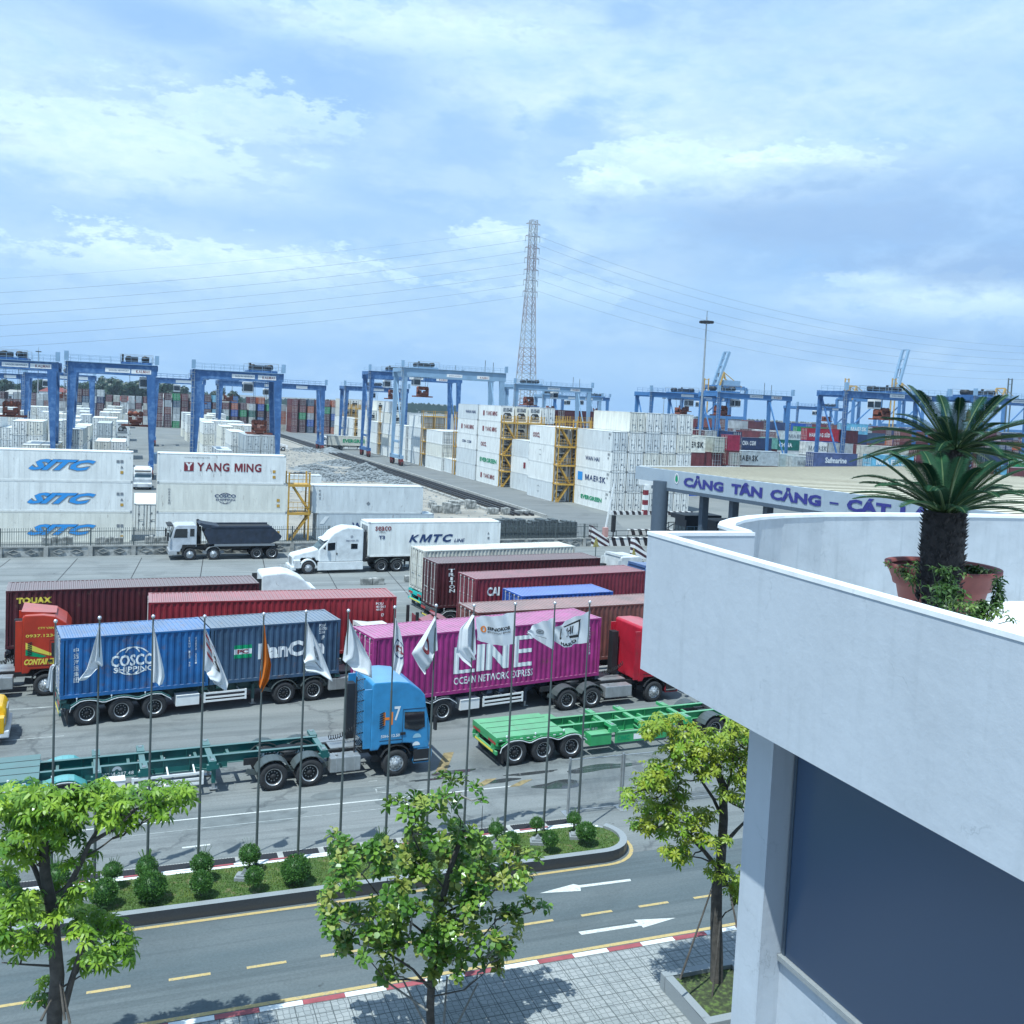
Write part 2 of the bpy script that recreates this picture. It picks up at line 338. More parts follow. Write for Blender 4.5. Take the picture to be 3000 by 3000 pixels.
# text geometry
TC = {}
def text_geo(t, bold=.0, shear=0, ital=False):
    k = (t, bold, shear)
    if k not in TC:
        cu = bpy.data.curves.new('t', 'FONT'); cu.body = t; cu.size = 1; cu.offset = bold; cu.shear = shear; cu.resolution_u = 2
        cu.align_x = 'LEFT'
        o = bpy.data.objects.new('t', cu); COL.objects.link(o)
        bpy.context.view_layer.update()
        me = bpy.data.meshes.new_from_object(o.evaluated_get(bpy.context.evaluated_depsgraph_get()))
        vs = [v.co.copy() for v in me.vertices]; fs = [tuple(p.vertices) for p in me.polygons]
        bpy.data.objects.remove(o); bpy.data.curves.remove(cu); bpy.data.meshes.remove(me)
        if vs:
            x0 = min(v.x for v in vs); x1 = max(v.x for v in vs); y0 = min(v.y for v in vs); y1 = max(v.y for v in vs)
        else: x0 = y0 = 0; x1 = y1 = 1
        TC[k] = (vs, fs, x0, x1, y0, y1)
    return TC[k]
M_ = [(0, 0), (.20, 0), (.20, .62), (.41, .06), (.59, .06), (.80, .62), (.80, 0), (1, 0), (1, 1), (.72, 1), (.5, .36), (.28, 1), (0, 1)]
def lay(t, bold, shear):
    """letters set one by one; the M is drawn as one outline"""
    hy = text_geo('H', bold, 0); h0, h1 = hy[4], hy[5]; X = 0; V = []; F_ = []
    for ch in t:
        if ch == ' ': X += .38; continue
        if ch == 'M': vs = [(p*.80, h0+q*(h1-h0)) for p, q in M_]; fs = [tuple(range(13))]; wd = .80
        else:
            g_ = text_geo(ch, min(bold, .028) if ch in 'KY' else 0 if ch == 'R' else min(bold, .016) if ch == 'A' else bold, 0); vs = [(v.x-g_[2], v.y) for v in g_[0]]; fs = g_[1]; wd = g_[3]-g_[2]
        o = len(V); V += [Vector((X+p+shear*q, q, 0)) for p, q in vs]; F_ += [tuple(i+o for i in f) for f in fs]; X += wd+.11
    return V, F_, min(v.x for v in V), max(v.x for v in V), min(v.y for v in V), max(v.y for v in V)
def fit(t, u0, u1, v0, v1, bold=.01, shear=0):
    """text stretched to the box u0..u1, v0..v1 -> (verts2d, faces)"""
    vs, fs, x0, x1, y0, y1 = lay(t, bold, shear) if 'M' in t else text_geo(t, bold, shear)
    return [(u0+(v.x-x0)/(x1-x0)*(u1-u0), v0+(v.y-y0)/(y1-y0)*(v1-v0)) for v in vs], fs
def ring2(cu, cv, ru, rv, w, a0=0, a1=2*PI, n=28):
    vs = []; fs = []
    for k in range(n+1):
        a = a0+(a1-a0)*k/n; vs += [(cu+(ru-w)*math.cos(a), cv+(rv-w)*math.sin(a)), (cu+ru*math.cos(a), cv+rv*math.sin(a))]
        if k < n: fs.append((2*k, 2*k+1, 2*k+3, 2*k+2))
    return vs, fs
def poly2(pts): return list(pts), [tuple(range(len(pts)))]
def decal(name, geos, mapf, mats, parent=None, corr=None):
    """geos: list of (verts2d, faces, matindex); mapf(u,v)->xyz. corr=(list of cut u) splits the faces first."""
    bm = bmesh.new()
    for vs, fs, mi in geos:
        bv = [bm.verts.new((a, b, 0)) for a, b in vs]
        for f in fs:
            try: fc = bm.faces.new([bv[i] for i in f]); fc.material_index = mi
            except ValueError: pass
    if corr:
        us = [v.co.x for v in bm.verts]; a, b = min(us), max(us)
        for c in corr:
            if a < c < b:
                bmesh.ops.bisect_plane(bm, geom=bm.verts[:]+bm.edges[:]+bm.faces[:], plane_co=(c, 0, 0), plane_no=(1, 0, 0))
    for v in bm.verts: v.co = Vector(mapf(v.co.x, v.co.y))
    me = bpy.data.meshes.new(name); bm.to_mesh(me); bm.free()
    for mm in mats: me.materials.append(mm)
    return ob(name, me, parent)
# ------------------------------------------------------------------ containers  (local: x length, door end x=0, near side y=0, height z)
W = 2.438; PER = .28; DEP = .036
def corr_pts(L):
    pts = []; x = .17; e = L-.17; n = round((e-x)/PER); p = (e-x)/n
    for k in range(n):
        b = x+k*p; pts += [(b, 0), (b+p*.28, 0), (b+p*.5, DEP), (b+p*.78, DEP)]
    pts.append((e, 0)); return pts
def corr_at(pts, x):
    for (a, d), (b, e) in zip(pts, pts[1:]):
        if a <= x <= b: return d+(e-d)*(x-a)/(b-a)
    return 0
CM = {}
def frame_mb(L, H, m=0, mc=1, castings=True):
    f = MB(); t = .13
    for x in (0, L-t):
        for y in (0, W-t): f.bx(x, x+t, y, y+t, .12, H-.12, m)
    for y0, y1 in ((.004, .07), (W-.07, W-.004)):
        f.bx(t, L-t, y0, y1, .0, .15, m); f.bx(t, L-t, y0, y1, H-.075, H-.003, m)
    for x0, x1 in ((.004, .1), (L-.1, L-.004)):
        f.bx(x0, x1, t, W-t, 0, .14, m); f.bx(x0, x1, t, W-t, H-.1, H-.003, m)
    if castings:
        for x in (-.004, L-.174):
            for y in (-.004, W-.174):
                for z in (-.002, H-.118): f.bx(x, x+.178, y, y+.178, z, z+.12, mc)
    return f
def door_leaf(H, y0, y1, reef=False, rods=True):
    d = MB(); x = .02
    d.bx(x, x+.05, y0, y1, .14, H-.1, 0)
    if not reef:
        for k in range(5):
            z0 = .25+k*(H-.5)/5; d.bx(x-.018, x, y0+.12, y1-.12, z0+.02, z0+(H-.5)/5-.05, 0)
    d.bx(x-.012, x, y0+.005, y0+.03, .15, H-.11, 2); d.bx(x-.012, x, y1-.03, y1-.005, .15, H-.11, 2)
    d.bx(x-.012, x, y0+.03, y1-.03, .15, .18, 2); d.bx(x-.012, x, y0+.03, y1-.03, H-.14, H-.11, 2)
    return d
def rod_mb(H, y, hs=1):
    r = MB(); r.tube((-.012, y, .1), (-.012, y, H-.07), .022, n=6)
    for z in (.14, H*.3, H*.62, H-.12): r.bx(-.035, .02, y-.05, y+.05, z-.03, z+.03)
    r.bx(-.04, -.02, min(y, y+.28*hs), max(y, y+.28*hs), 1.12, 1.16)
    return r
def fridge_mb(H):
    d = MB(); x = .03
    d.bx(x, .12, .13, W-.13, .14, H-.1, 0)
    d.bx(x-.02, x, .3, W-.3, .18, .52, 1); d.bx(x-.02, x, .45, W-.45, .6, .95, 3)
    prof = [(.45, .85), (.6, 1.62), (W-.6, 1.62), (W-.45, .85)]
    d.add([(x-.024, a, b) for a, b in [(.42, .62), (.42, 1.2), (.7, 1.62), (W-.7, 1.62), (W-.42, 1.2), (W-.42, .62)]], [tuple(range(6))], 2)
    d.lathe((x-.02, W*.62, 1.05), (-1, 0, 0), [(.30, 0), (.30, .03), (.24, .03), (.05, .02)], 16, 3)
    d.bx(x-.05, x-.024, .5, 1.0, .72, 1.1, 3)
    for a in (.35, .95, 1.55): d.bx(x-.015, x, a, a+.5, 1.8, H-.35, 1)
    d.bx(x-.02, x, .7, 1.0, 1.95, 2.15, 2); d.bx(x-.02, x, 1.3, 1.75, 1.9, 2.2, 3)
    return d
def wall_strip(mb, pts, yb, sgn, z0, z1, m=0):
    vs = []; fs = []
    for x, d in pts: vs += [(x, yb+sgn*d, z0), (x, yb+sgn*d, z1)]
    for k in range(len(pts)-1): fs.append((2*k, 2*k+2, 2*k+3, 2*k+1))
    mb.add(vs, fs, m)
def body_mesh(L, H, kind):
    b = MB()
    if kind == 'dry':
        pts = corr_pts(L)
        wall_strip(b, pts, .012, 1, .15, H-.075); wall_strip(b, pts, W-.012, -1, .15, H-.075)
        vs = []; fs = []; n = int((L-.2)/.2); p = (L-.2)/n; xs = []
        for k in range(n): q = .1+k*p; xs += [(q, 0), (q+p*.35, 0), (q+p*.5, -.02), (q+p*.85, -.02)]
        xs.append((L-.1, 0))
        for x, d in xs: vs += [(x, .07, H-.012+d), (x, W-.07, H-.012+d)]
        for k in range(len(xs)-1): fs.append((2*k, 2*k+2, 2*k+3, 2*k+1))
        b.add(vs, fs)
        ys = []; n = 8; p = (W-.26)/n
        for k in range(n): q = .13+k*p; ys += [(q, 0), (q+p*.28, 0), (q+p*.5, .036), (q+p*.78, .036)]
        ys.append((W-.13, 0)); vs = []; fs = []
        for y, d in ys: vs += [(L-.02-d, y, .14), (L-.02-d, y, H-.1)]
        for k in range(len(ys)-1): fs.append((2*k, 2*k+2, 2*k+3, 2*k+1))
        b.add(vs, fs)
    else:
        for y0, s in ((.02, -1), (W-.02, 1)):
            b.bx(.13, L-.13, min(y0, y0-s*.04), max(y0, y0-s*.04), .15, H-.075)
            n = int((L-.4)/.42)
            for k in range(n+1): x = .2+k*(L-.4)/n; b.bx(x-.012, x+.012, min(y0, y0+s*.012), max(y0, y0+s*.012), .16, H-.09)
        b.bx(.1, L-.1, .07, W-.07, H-.04, H-.015)
        b.bx(L-.06, L-.02, .13, W-.13, .14, H-.1)
    b.bx(.1, L-.1, .07, W-.07, .1, .14)
    return b
def cmesh(key, mk, *a):
    if key not in CM: CM[key] = mk()
    return CM[key]
def container(L, H, kind, color, label, loc, rz=0, end='door', lod=0, group=None, old=False, name=None, flip=False, framecol=None):
    """flip: machinery/door end at x=L instead of x=0 (adds a half turn of the end parts)"""
    pm = m_paint_old if old else (m_paint if kind == 'dry' else m_reef)
    name = name or ('shipping_container' if kind == 'dry' else 'reefer_container')
    kk = (L, H, kind, old)
    me = cmesh(('body',)+kk, lambda: body_mesh(L, H, kind).mesh('wall_panels', [pm]))
    fr = cmesh(('frame',)+kk, lambda: frame_mb(L, H).mesh('frame', [m_paint if kind == 'dry' else m_reef, m_steel if kind != 'dry' else m_paint]))
    root = thing(name, label, 'shipping container', loc, rz, group)
    ob('wall_panels', me, root, color); ob('frame', fr, root, framecol or color)
    T = Matrix.Identity(4)
    if flip: T = Matrix.Translation((L, W, 0)) @ Matrix.Rotation(PI, 4, 'Z')
    reef = kind != 'dry'
    if end == 'door':
        dl = cmesh(('dl',)+kk, lambda: door_leaf(H, .135, W/2-.005, reef).mesh('door', [pm, m_rod, m_dark]))
        dr = cmesh(('dr',)+kk, lambda: door_leaf(H, W/2+.005, W-.135, reef).mesh('door', [pm, m_rod, m_dark]))
        for d_, ys in ((dl, (.42, .92)), (dr, (W-.92, W-.42))):
            o = ob('door', d_, root, color); o.matrix_local = T
            for i, y in enumerate(ys):
                rr = cmesh(('rod', H, y), lambda: rod_mb(H, y, 1 if i == 0 else -1).mesh('lock_rod', [m_rod if reef else m_rod])); ob('lock_rod', rr, o)
    else:
        fm = cmesh(('fridge', H), lambda: fridge_mb(H).mesh('refrigeration_unit', [m_reef, m_grey, m_black, m_steel]))
        o = ob('refrigeration_unit', fm, root, color); o.matrix_local = T
    return root
# one-mesh containers for the stacks; parts: end frame with doors or refrigeration unit
def stack_mesh(L, H, kind):
    pm = m_paint if kind == 'dry' else m_reef
    b = MB()
    if kind == 'dry':
        b = body_mesh(L, H, 'dry')
    else: b = body_mesh(L, H, 'reef')
    f = frame_mb(L, H, 0, 1); o = len(b.v); b.add(f.v, f.f); b.m[-len(f.f):] = f.m
    return b.mesh('container_shell', [pm, m_steel if kind != 'dry' else pm])
def box_mesh(L, H, kind, end):
    """far container: plain panels with ribs"""
    b = MB(); pm = m_paint if kind == 'dry' else m_reef
    b.bx(.03, L-.03, .03, W-.03, .02, H-.03)
    n = 14 if L > 8 else 8
    for k in range(n+1):
        x = .03+k*(L-.18)/n
        for y0, y1 in ((0, .03), (W-.03, W)): b.bx(x, x+.12, y0, y1, .05, H-.05)
    for z0, z1 in ((0, .14), (H-.1, H-.005)):
        b.bx(-.01, L+.01, -.006, .06, z0, z1); b.bx(-.01, L+.01, W-.06, W+.006, z0, z1); b.bx(-.01, .06, .06, W-.06, z0, z1)
    if end == 'door':
        for y in (.42, .92, W-.92, W-.42): b.bx(-.04, .0, y-.03, y+.03, .15, H-.1, 1)
        b.bx(-.005, .0, W/2-.03, W/2+.03, .1, H-.1, 2)
        for y0 in (.1, W-.14): b.bx(-.005, .0, y0, y0+.04, .1, H-.1, 2)
        for z in (.5, 1.1, H-.5): b.bx(-.03, 0, .3, W-.3, z-.02, z+.02, 1)
    else:
        b.bx(-.008, 0, .42, W-.42, .7, 1.65, 2); b.bx(-.008, 0, .3, W-.3, .2, .5, 1); b.bx(-.016, -.008, .9, 1.2, .9, 1.2, 1)
        b.bx(-.008, 0, .5, .9, 1.9, 2.2, 1); b.bx(-.008, 0, 1.4, 1.8, 1.85, 2.15, 2)
    return b.mesh('far_container', [pm, m_rod if kind == 'dry' else m_grey, m_dark])
NCONT = [0]
def sc_near(L, H, kind, color, label, X, Y, z, end='door', group=None):
    """stack container, long axis along +Y, its end facing the camera; X,Y = its -X,-Y corner"""
    NCONT[0] += 1
    me = cmesh(('shell', L, H, kind), lambda: stack_mesh(L, H, kind))
    nm = 'shipping_container' if kind == 'dry' else 'reefer_container'
    o = ob(nm, me, None, color); o.location = (X+W, Y, z); o.rotation_euler = (0, 0, PI/2); tag(o, label, 'shipping container', group)
    if end == 'door':
        def mk():
            b = door_leaf(H, .135, W/2-.005, True)
            c = door_leaf(H, W/2+.005, W-.135, True); b.add(c.v, c.f); b.m[-len(c.f):] = c.m
            for i, y in enumerate((.42, .92, W-.92, W-.42)):
                r_ = rod_mb(H, y, (1, -1)[i % 2]); b.add(r_.v, r_.f, 1)
            for y, z_ in ((.25, .6), (.7, .9), (1.5, .55), (1.9, .95), (1.9, 1.6), (.7, 1.7)): b.bx(.004, .02, y, y+.16, z_, z_+.18, 3)
            return b.mesh('door', [m_reef if kind != 'dry' else m_paint, m_grey if kind != 'dry' else m_rod, m_dark, m_grey])
        ob('door', cmesh(('ndoor', H, kind), mk), o, color)
    else:
        ob('refrigeration_unit', cmesh(('fridge', H), lambda: fridge_mb(H).mesh('refrigeration_unit', [m_reef, m_grey, m_black, m_steel])), o, color)
    return o
def sc_far(L, H, kind, color, label, X, Y, z, end='door', group=None, rz=0):
    NCONT[0] += 1
    me = cmesh(('far', L, H, kind, end), lambda: box_mesh(L, H, kind, end))
    nm = 'shipping_container' if kind == 'dry' else 'reefer_container'
    o = ob(nm, me, None, color); tag(o, label, 'shipping container', group)
    if rz: o.location = (X, Y, z); o.rotation_euler = (0, 0, rz-PI/2 if rz == PI/2 else 0)
    else: o.location = (X+W, Y, z); o.rotation_euler = (0, 0, PI/2)
    return o
def side_decal(root, geos, L, corr=True, mats=None, off=.014, far=False):
    """lettering on the near (-y) side of a container"""
    pts = corr_pts(L) if corr else None
    return decal('lettering', geos, lambda u, v: (u, (.012+corr_at(pts, u) if corr else .008)-off, v), mats, root, [p[0] for p in pts] if corr else None)
def side_decal_w(root, geos, mats, u_of=0):
    """lettering on the y=W side (faces world -X for a stack container); u runs along local x, mirrored by caller (u right = smaller x)"""
    return decal('lettering', geos, lambda u, v: (u_of-u, W+.02, v), mats, root)
def globe(cu, cv, s, m=0):
    g = []
    for a0, a1 in ((.18*PI, .82*PI), (1.18*PI, 1.82*PI)):
        g.append((*ring2(cu, cv, s, s*.8, s*.07, a0, a1), m)); g.append((*ring2(cu, cv, s*.5, s*.8, s*.07, a0+.12, a1-.12), m))
    return g
RED = (.26, .022, .032); MAROON = (.075, .014, .02); MAROON2 = (.15, .035, .04); BROWN = (.20, .075, .065); BLUE = (.025, .125, .34)
SLATE = (.05, .095, .165); PINK = (.34, .03, .19); CREAM = (.62, .61, .54); ROYAL = (.03, .10, .42); TEAL = (.02, .25, .24)
CAIR = (.19, .028, .045); REEF = (.80, .81, .78); REEF2 = (.66, .69, .69); REEF3 = (.76, .75, .67); GREEN = (.02, .28, .09); NAVY = (.03, .05, .13)
ORANGE = (.42, .12, .05); GREY = (.40, .43, .45); SKYB = (.18, .46, .64); DGREEN = (.02, .15, .12)

# ------------------------------------------------------------------ wheels and trailers
def wheel_meshes(dual=False, steer=False, r=.52):
    k = ('wheel', dual, steer, r)
    if k in CM: return CM[k]
    w_ = .3 if not dual else .62
    t = MB(); t.lathe((0, 0, 0), (0, 1, 0), [(r*.60, 0), (r*.72, -.02), (r*.93, -.01), (r, .035), (r, w_-.035), (r*.93, w_), (r*.6, w_)], 28)
    for kk in range(28):
        a = 2*PI*kk/28; c, s = math.cos(a), math.sin(a)
        t.beam((c*(r-.005), .03, s*(r-.005)), (c*(r-.005), w_-.03, s*(r-.005)), .05, .022, 0, (c, 0, s))
    m = MB()
    if steer:
        m.lathe((0, 0, 0), (0, 1, 0), [(r*.60, -.005), (r*.60, .03), (r*.52, .04), (r*.50, .02), (r*.38, -.02), (r*.22, -.03), (r*.20, -.07), (.001, -.075)], 24)
        for kk in range(10): a = 2*PI*kk/10; m.tube((math.cos(a)*r*.30, -.01, math.sin(a)*r*.30), (math.cos(a)*r*.30, -.055, math.sin(a)*r*.30), .022, n=6, m=0)
        for kk in range(10): a = 2*PI*(kk+.5)/10; m.tube((math.cos(a)*r*.43, .02, math.sin(a)*r*.43), (math.cos(a)*r*.43, -.008, math.sin(a)*r*.43), .028, n=6, m=1)
    else:
        m.lathe((0, 0, 0), (0, 1, 0), [(r*.60, -.012), (r*.60, .01), (r*.54, .02)], 24)
        m.lathe((0, 0, 0), (0, 1, 0), [(r*.54, .02), (r*.50, .12), (r*.42, .14), (r*.22, .13), (r*.22, .04), (.001, .03)], 24, 1)
        for kk in range(10): a = 2*PI*kk/10; m.tube((math.cos(a)*r*.33, .135, math.sin(a)*r*.33), (math.cos(a)*r*.33, .105, math.sin(a)*r*.33), .025, n=6, m=2)
    CM[k] = (t.mesh('tyre', m_tyre), m.mesh('rim', [m_rim, m_chassis, m_steel])); return CM[k]
def wheel(parent, x, y, side, dual=False, steer=False, r=.52):
    """side -1: outer face towards -y"""
    t, m = wheel_meshes(dual, steer, r)
    o = bpy.data.objects.new('wheel', t); COL.objects.link(o); o.parent = parent; o.location = (x, y, r)
    if side > 0: o.rotation_euler = (0, 0, PI)
    o.rotation_euler[1] = random.uniform(0, 6)
    ob('rim', m, o); return o
def wavy_guard(mb, xs, r, z, y0, y1, m=0, t=.03):
    """mudguard following the wheels: crown over each wheel, dips between"""
    pts = []; first = xs[0]-r-.16; last = xs[-1]+r+.16
    pts += [(first, z-r*.85), (first+.05, z-.25)]
    for i, x in enumerate(xs):
        pts += [(x-r*.55, z-.03), (x-r*.2, z), (x+r*.2, z), (x+r*.55, z-.03)]
        if i < len(xs)-1: xm = (x+xs[i+1])/2; pts += [(xm-.06, z-.14), (xm+.06, z-.14)]
    pts += [(last-.05, z-.25), (last, z-r*.6)]
    for a, b in zip(pts, pts[1:]): mb.beam((a[0], (y0+y1)/2, a[1]), (b[0], (y0+y1)/2, b[1]), y1-y0, t, m)
    return pts
def trailer(label, loc, rz, color, L=12.4, axles=(1.0, 2.31, 3.62), deck=False, loaded=False, z=1.18, group=None, guardcol=None, box=True, side='rail'):
    """skeletal container trailer, local x from rear (0) to front (L), y 0..2.45, near side y=0"""
    root = thing('container_trailer', label, 'trailer', loc, rz, group)
    ch = MB(); lo = z-.50
    neck = L-3.6
    for y in (.72, 1.70):   # I beams
        zt = z-.02
        for (xa, xb, zb) in ((.1, neck, lo+.02), (neck, L-.1, z-.32)):
            ch.bx(xa, xb, y-.012, y+.012, zb, zt-.02); ch.bx(xa, xb, y-.075, y+.075, zt-.02, zt); ch.bx(xa, xb, y-.075, y+.075, zb-.02, zb)
        n = int(L/.9)
        for k in range(n):
            xx = .5+k*(L-1)/n
            if xx < neck: ch.bx(xx-.012, xx+.012, y-.07, y-.012, lo+.02, zt-.02); ch.bx(xx-.012, xx+.012, y+.012, y+.07, lo+.02, zt-.02)
    for x in [.7+k*1.15 for k in range(int((L-1.2)/1.15)+1)]: ch.bx(x-.05, x+.05, .735, 1.685, z-.3, z-.18)
    ch.build('chassis_frame', [m_veh], root, color=color)
    for x in ([.12, 5.9, 6.55, L-.18] if not deck else [5.4, 6.9, 9.2, L-.18]):
        b = MB(); b.bx(x-.13, x+.13, .02, .63, z-.13, z+.0); b.bx(x-.13, x+.13, 1.79, 2.43, z-.13, z+.0); b.bx(x-.1, x+.1, .63, 1.79, z-.17, z-.06)
        for y in (.1, 2.2): b.bx(x-.06, x+.06, y, y+.14, z+.0, z+.03, 1)
        if not loaded:
            b.bx(x-.2, x+.2, .02, .16, z-.3, z-.13); b.beam((x+.13, .1, z-.13), (x+.35, .7, z-.35), .05, .05)
            for q in range(4): b.tube((x-.04, .22+q*.1, z+.001), (x-.04, .22+q*.1, z+.006), .025, n=6, m=2)
        b.build('bolster', [m_veh, m_steel, m_dark], root, color=color)
    if deck:
        d = MB(); e = axles[-1]-.25 if not isinstance(deck, float) else deck
        d.bx(.0, e, .02, 2.43, z-.03, z+.012); d.bx(.0, e, 0, .05, z-.17, z-.03); d.bx(.0, e, 2.4, 2.45, z-.17, z-.03); d.bx(-.03, .0, 0, 2.45, z-.2, z+.012)
        for y in (.62, 1.24, 1.86): d.bx(.05, e, y-.012, y+.012, z+.012, z+.022, 1)
        for k in range(int(e/.3)): d.bx(.1+k*.3, .22+k*.3, -.004, .0, z-.12, z-.08, 2)
        d.build('rear_deck', [m_veh, m_chassis, m_white], root, color=color)
    g = MB(); gl = wavy_guard(g, axles, .52, 1.16 if not deck else 1.1, -.03, .55); wavy_guard(g, axles, .52, 1.16 if not deck else 1.1, 1.9, 2.48)
    for a, b in zip(gl, gl[1:]): g.beam((a[0], -.045, a[1]-.06), (b[0], -.045, b[1]-.06), .02, .03, 1)
    for x in axles: g.tube((x-.4, .02, 1.0), (x-.4, .02, z+.02), .018, n=5, m=1); g.tube((x-.4, .02, z+.0), (x-.4, .02, z+.06), .035, n=6, m=1)
    g.build('mudguard', [m_veh, m_letter], root, color=guardcol or color)
    ax = MB()
    for x in axles: ax.tube((x, .35, .52), (x, 2.1, .52), .075, n=8); ax.beam((x-.45, .72, .62), (x+.45, .72, .62), .09, .12); ax.beam((x-.45, 1.7, .62), (x+.45, 1.7, .62), .09, .12)
    ax.beam((axles[0], .72, .72), (axles[-1], .72, .72), .08, .16); ax.beam((axles[0], 1.7, .72), (axles[-1], 1.7, .72), .08, .16)
    ax.build('axle_assembly', [m_chassis], root)
    for x in axles:
        wheel(root, x, 0.0, -1, dual=True); wheel(root, x, 2.45, 1, dual=True)
    rb = MB(); rb.bx(-.02, .06, .05, 2.4, .5, .64); rb.bx(.0, .06, .5, .6, .6, z-.3); rb.bx(0, .06, 1.85, 1.95, .6, z-.3); rb.bx(-.02, .05, .0, 2.45, z-.32, z-.13)
    rb.bx(-.03, -.02, .1, .8, z-.3, z-.15, 1); rb.bx(-.03, -.02, 1.65, 2.35, z-.3, z-.15, 1); rb.bx(-.03, -.02, .3, 2.15, .53, .61, 2)
    rb.build('rear_bumper', [m_veh, m_redlamp, m_yelL], root, color=color)
    fl = MB(); fl.bx(.28, .31, -.02, .6, .12, .72); fl.bx(.28, .31, 1.85, 2.47, .12, .72); fl.build('mud_flap', [m_dark], root)
    lx = neck-.5
    for y in (.45, 1.85):
        lg = MB(); lg.bx(lx-.07, lx+.07, y, y+.14, .28, z-.2); lg.bx(lx-.05, lx+.05, y+.02, y+.12, .08, .3, 1); lg.bx(lx-.14, lx+.14, y-.05, y+.19, .05, .08, 1); lg.beam((lx, y+.07, .7), (lx-.7, .72, z-.4), .05)
        lg.build('landing_leg', [m_veh, m_steel], root, color=color)
    xa = axles[-1]+1.15; xb = neck-.9
    if box:
        tb = MB(); tb.bx(xa-.25, xa+.75, .02, .5, .42, .88); tb.bx(xa-.25, xa+.75, .0, .5, .88, .9); tb.build('tool_box', [m_veh if side == 'green' else m_white], root, color=color); xa += .95
    for y in (.03, 2.38):
        sg = MB()
        if side == 'green': sg.bx(xa, xb, y, y+.05, .42, .84); sg.bx(xa, xb, y-.02, y+.1, .84, .88)
        else:
            for zz in (.46, .62, .82): sg.bx(xa, xb, y, y+.04, zz, zz+.08)
            sg.bx(xa, xa+.08, y+.002, y+.06, .44, .92); sg.bx(xb-.08, xb, y+.002, y+.06, .44, .92)
        for x in (xa+.3, (xa+xb)/2, xb-.3): sg.beam((x, y+.04, .85), (x, .74 if y < 1 else 1.68, z-.3), .05, .05)
        sg.build('side_guard', [m_veh if side == 'green' else m_white], root, color=color)
    sw = MB(); sw.lathe((5.4, 1.2, .5), (0, 0, 1), [(.3, 0), (.5, .03), (.52, .15), (.5, .27), (.3, .3)], 20); sw.bx(5.1, 5.7, 1.1, 1.3, .6, z-.2, 1)
    sw.build('spare_wheel', [m_tyre, m_chassis], root)
    return root

# ------------------------------------------------------------------ tractors   (local: +x forward, x=0 front bumper, near side y=0, width 2.5)
def chassis_parts(root, xr, axr, xf, guards=True, col=(.02, .02, .022), tanks='tank', dual_guard=True, fifth=True):
    c = MB()
    for y in (.82, 1.6): c.bx(xr, -.5, y-.04, y+.04, .78, 1.02)
    for x in [xr+.1+k*.9 for k in range(int(-xr/.9))]: c.bx(x, x+.12, .86, 1.56, .82, .96)
    c.build('chassis_frame', [m_chassis], root)
    a = MB()
    for x in axr+[xf]: a.tube((x, .35, .52), (x, 2.1, .52), .08, n=8)
    for x in axr: a.lathe((x, 1.22, .52), (1, 0, 0), [(.01, -.25), (.22, -.18), (.26, 0), (.22, .18), (.01, .25)], 12)
    a.build('axle_assembly', [m_chassis], root)
    for x in axr: wheel(root, x, .02, -1, dual=True); wheel(root, x, 2.46, 1, dual=True)
    wheel(root, xf, .04, -1, steer=True); wheel(root, xf, 2.44, 1, steer=True)
    if guards:
        for x in axr:
            for y0, y1 in ((-.02, .6), (1.88, 2.5)):
                g = MB(); n = 10; ps = [(x+math.cos(PI*(k/n*.94+.03))*.66, .52+math.sin(PI*(k/n*.94+.03))*.64) for k in range(n+1)]
                for p, q in zip(ps, ps[1:]): g.beam((p[0], (y0+y1)/2, p[1]), (q[0], (y0+y1)/2, q[1]), y1-y0, .03)
                g.build('mudguard', [m_pole], root)
    if fifth:
        f = MB(); xm = sum(axr)/len(axr)+.05
        f.lathe((xm, 1.22, 1.08), (0, 0, 1), [(.0, .0), (.45, 0), (.48, .04), (.0, .07)], 16); f.bx(xm-.9, xm-.3, .95, 1.12, 1.04, 1.1); f.bx(xm-.9, xm-.3, 1.32, 1.5, 1.04, 1.1)
        f.bx(xm-.2, xm+.2, .75, 1.7, 1.02, 1.08); f.build('fifth_wheel', [m_chassis], root)
    return c
def seg_windows(root, xs, H, y=0): pass
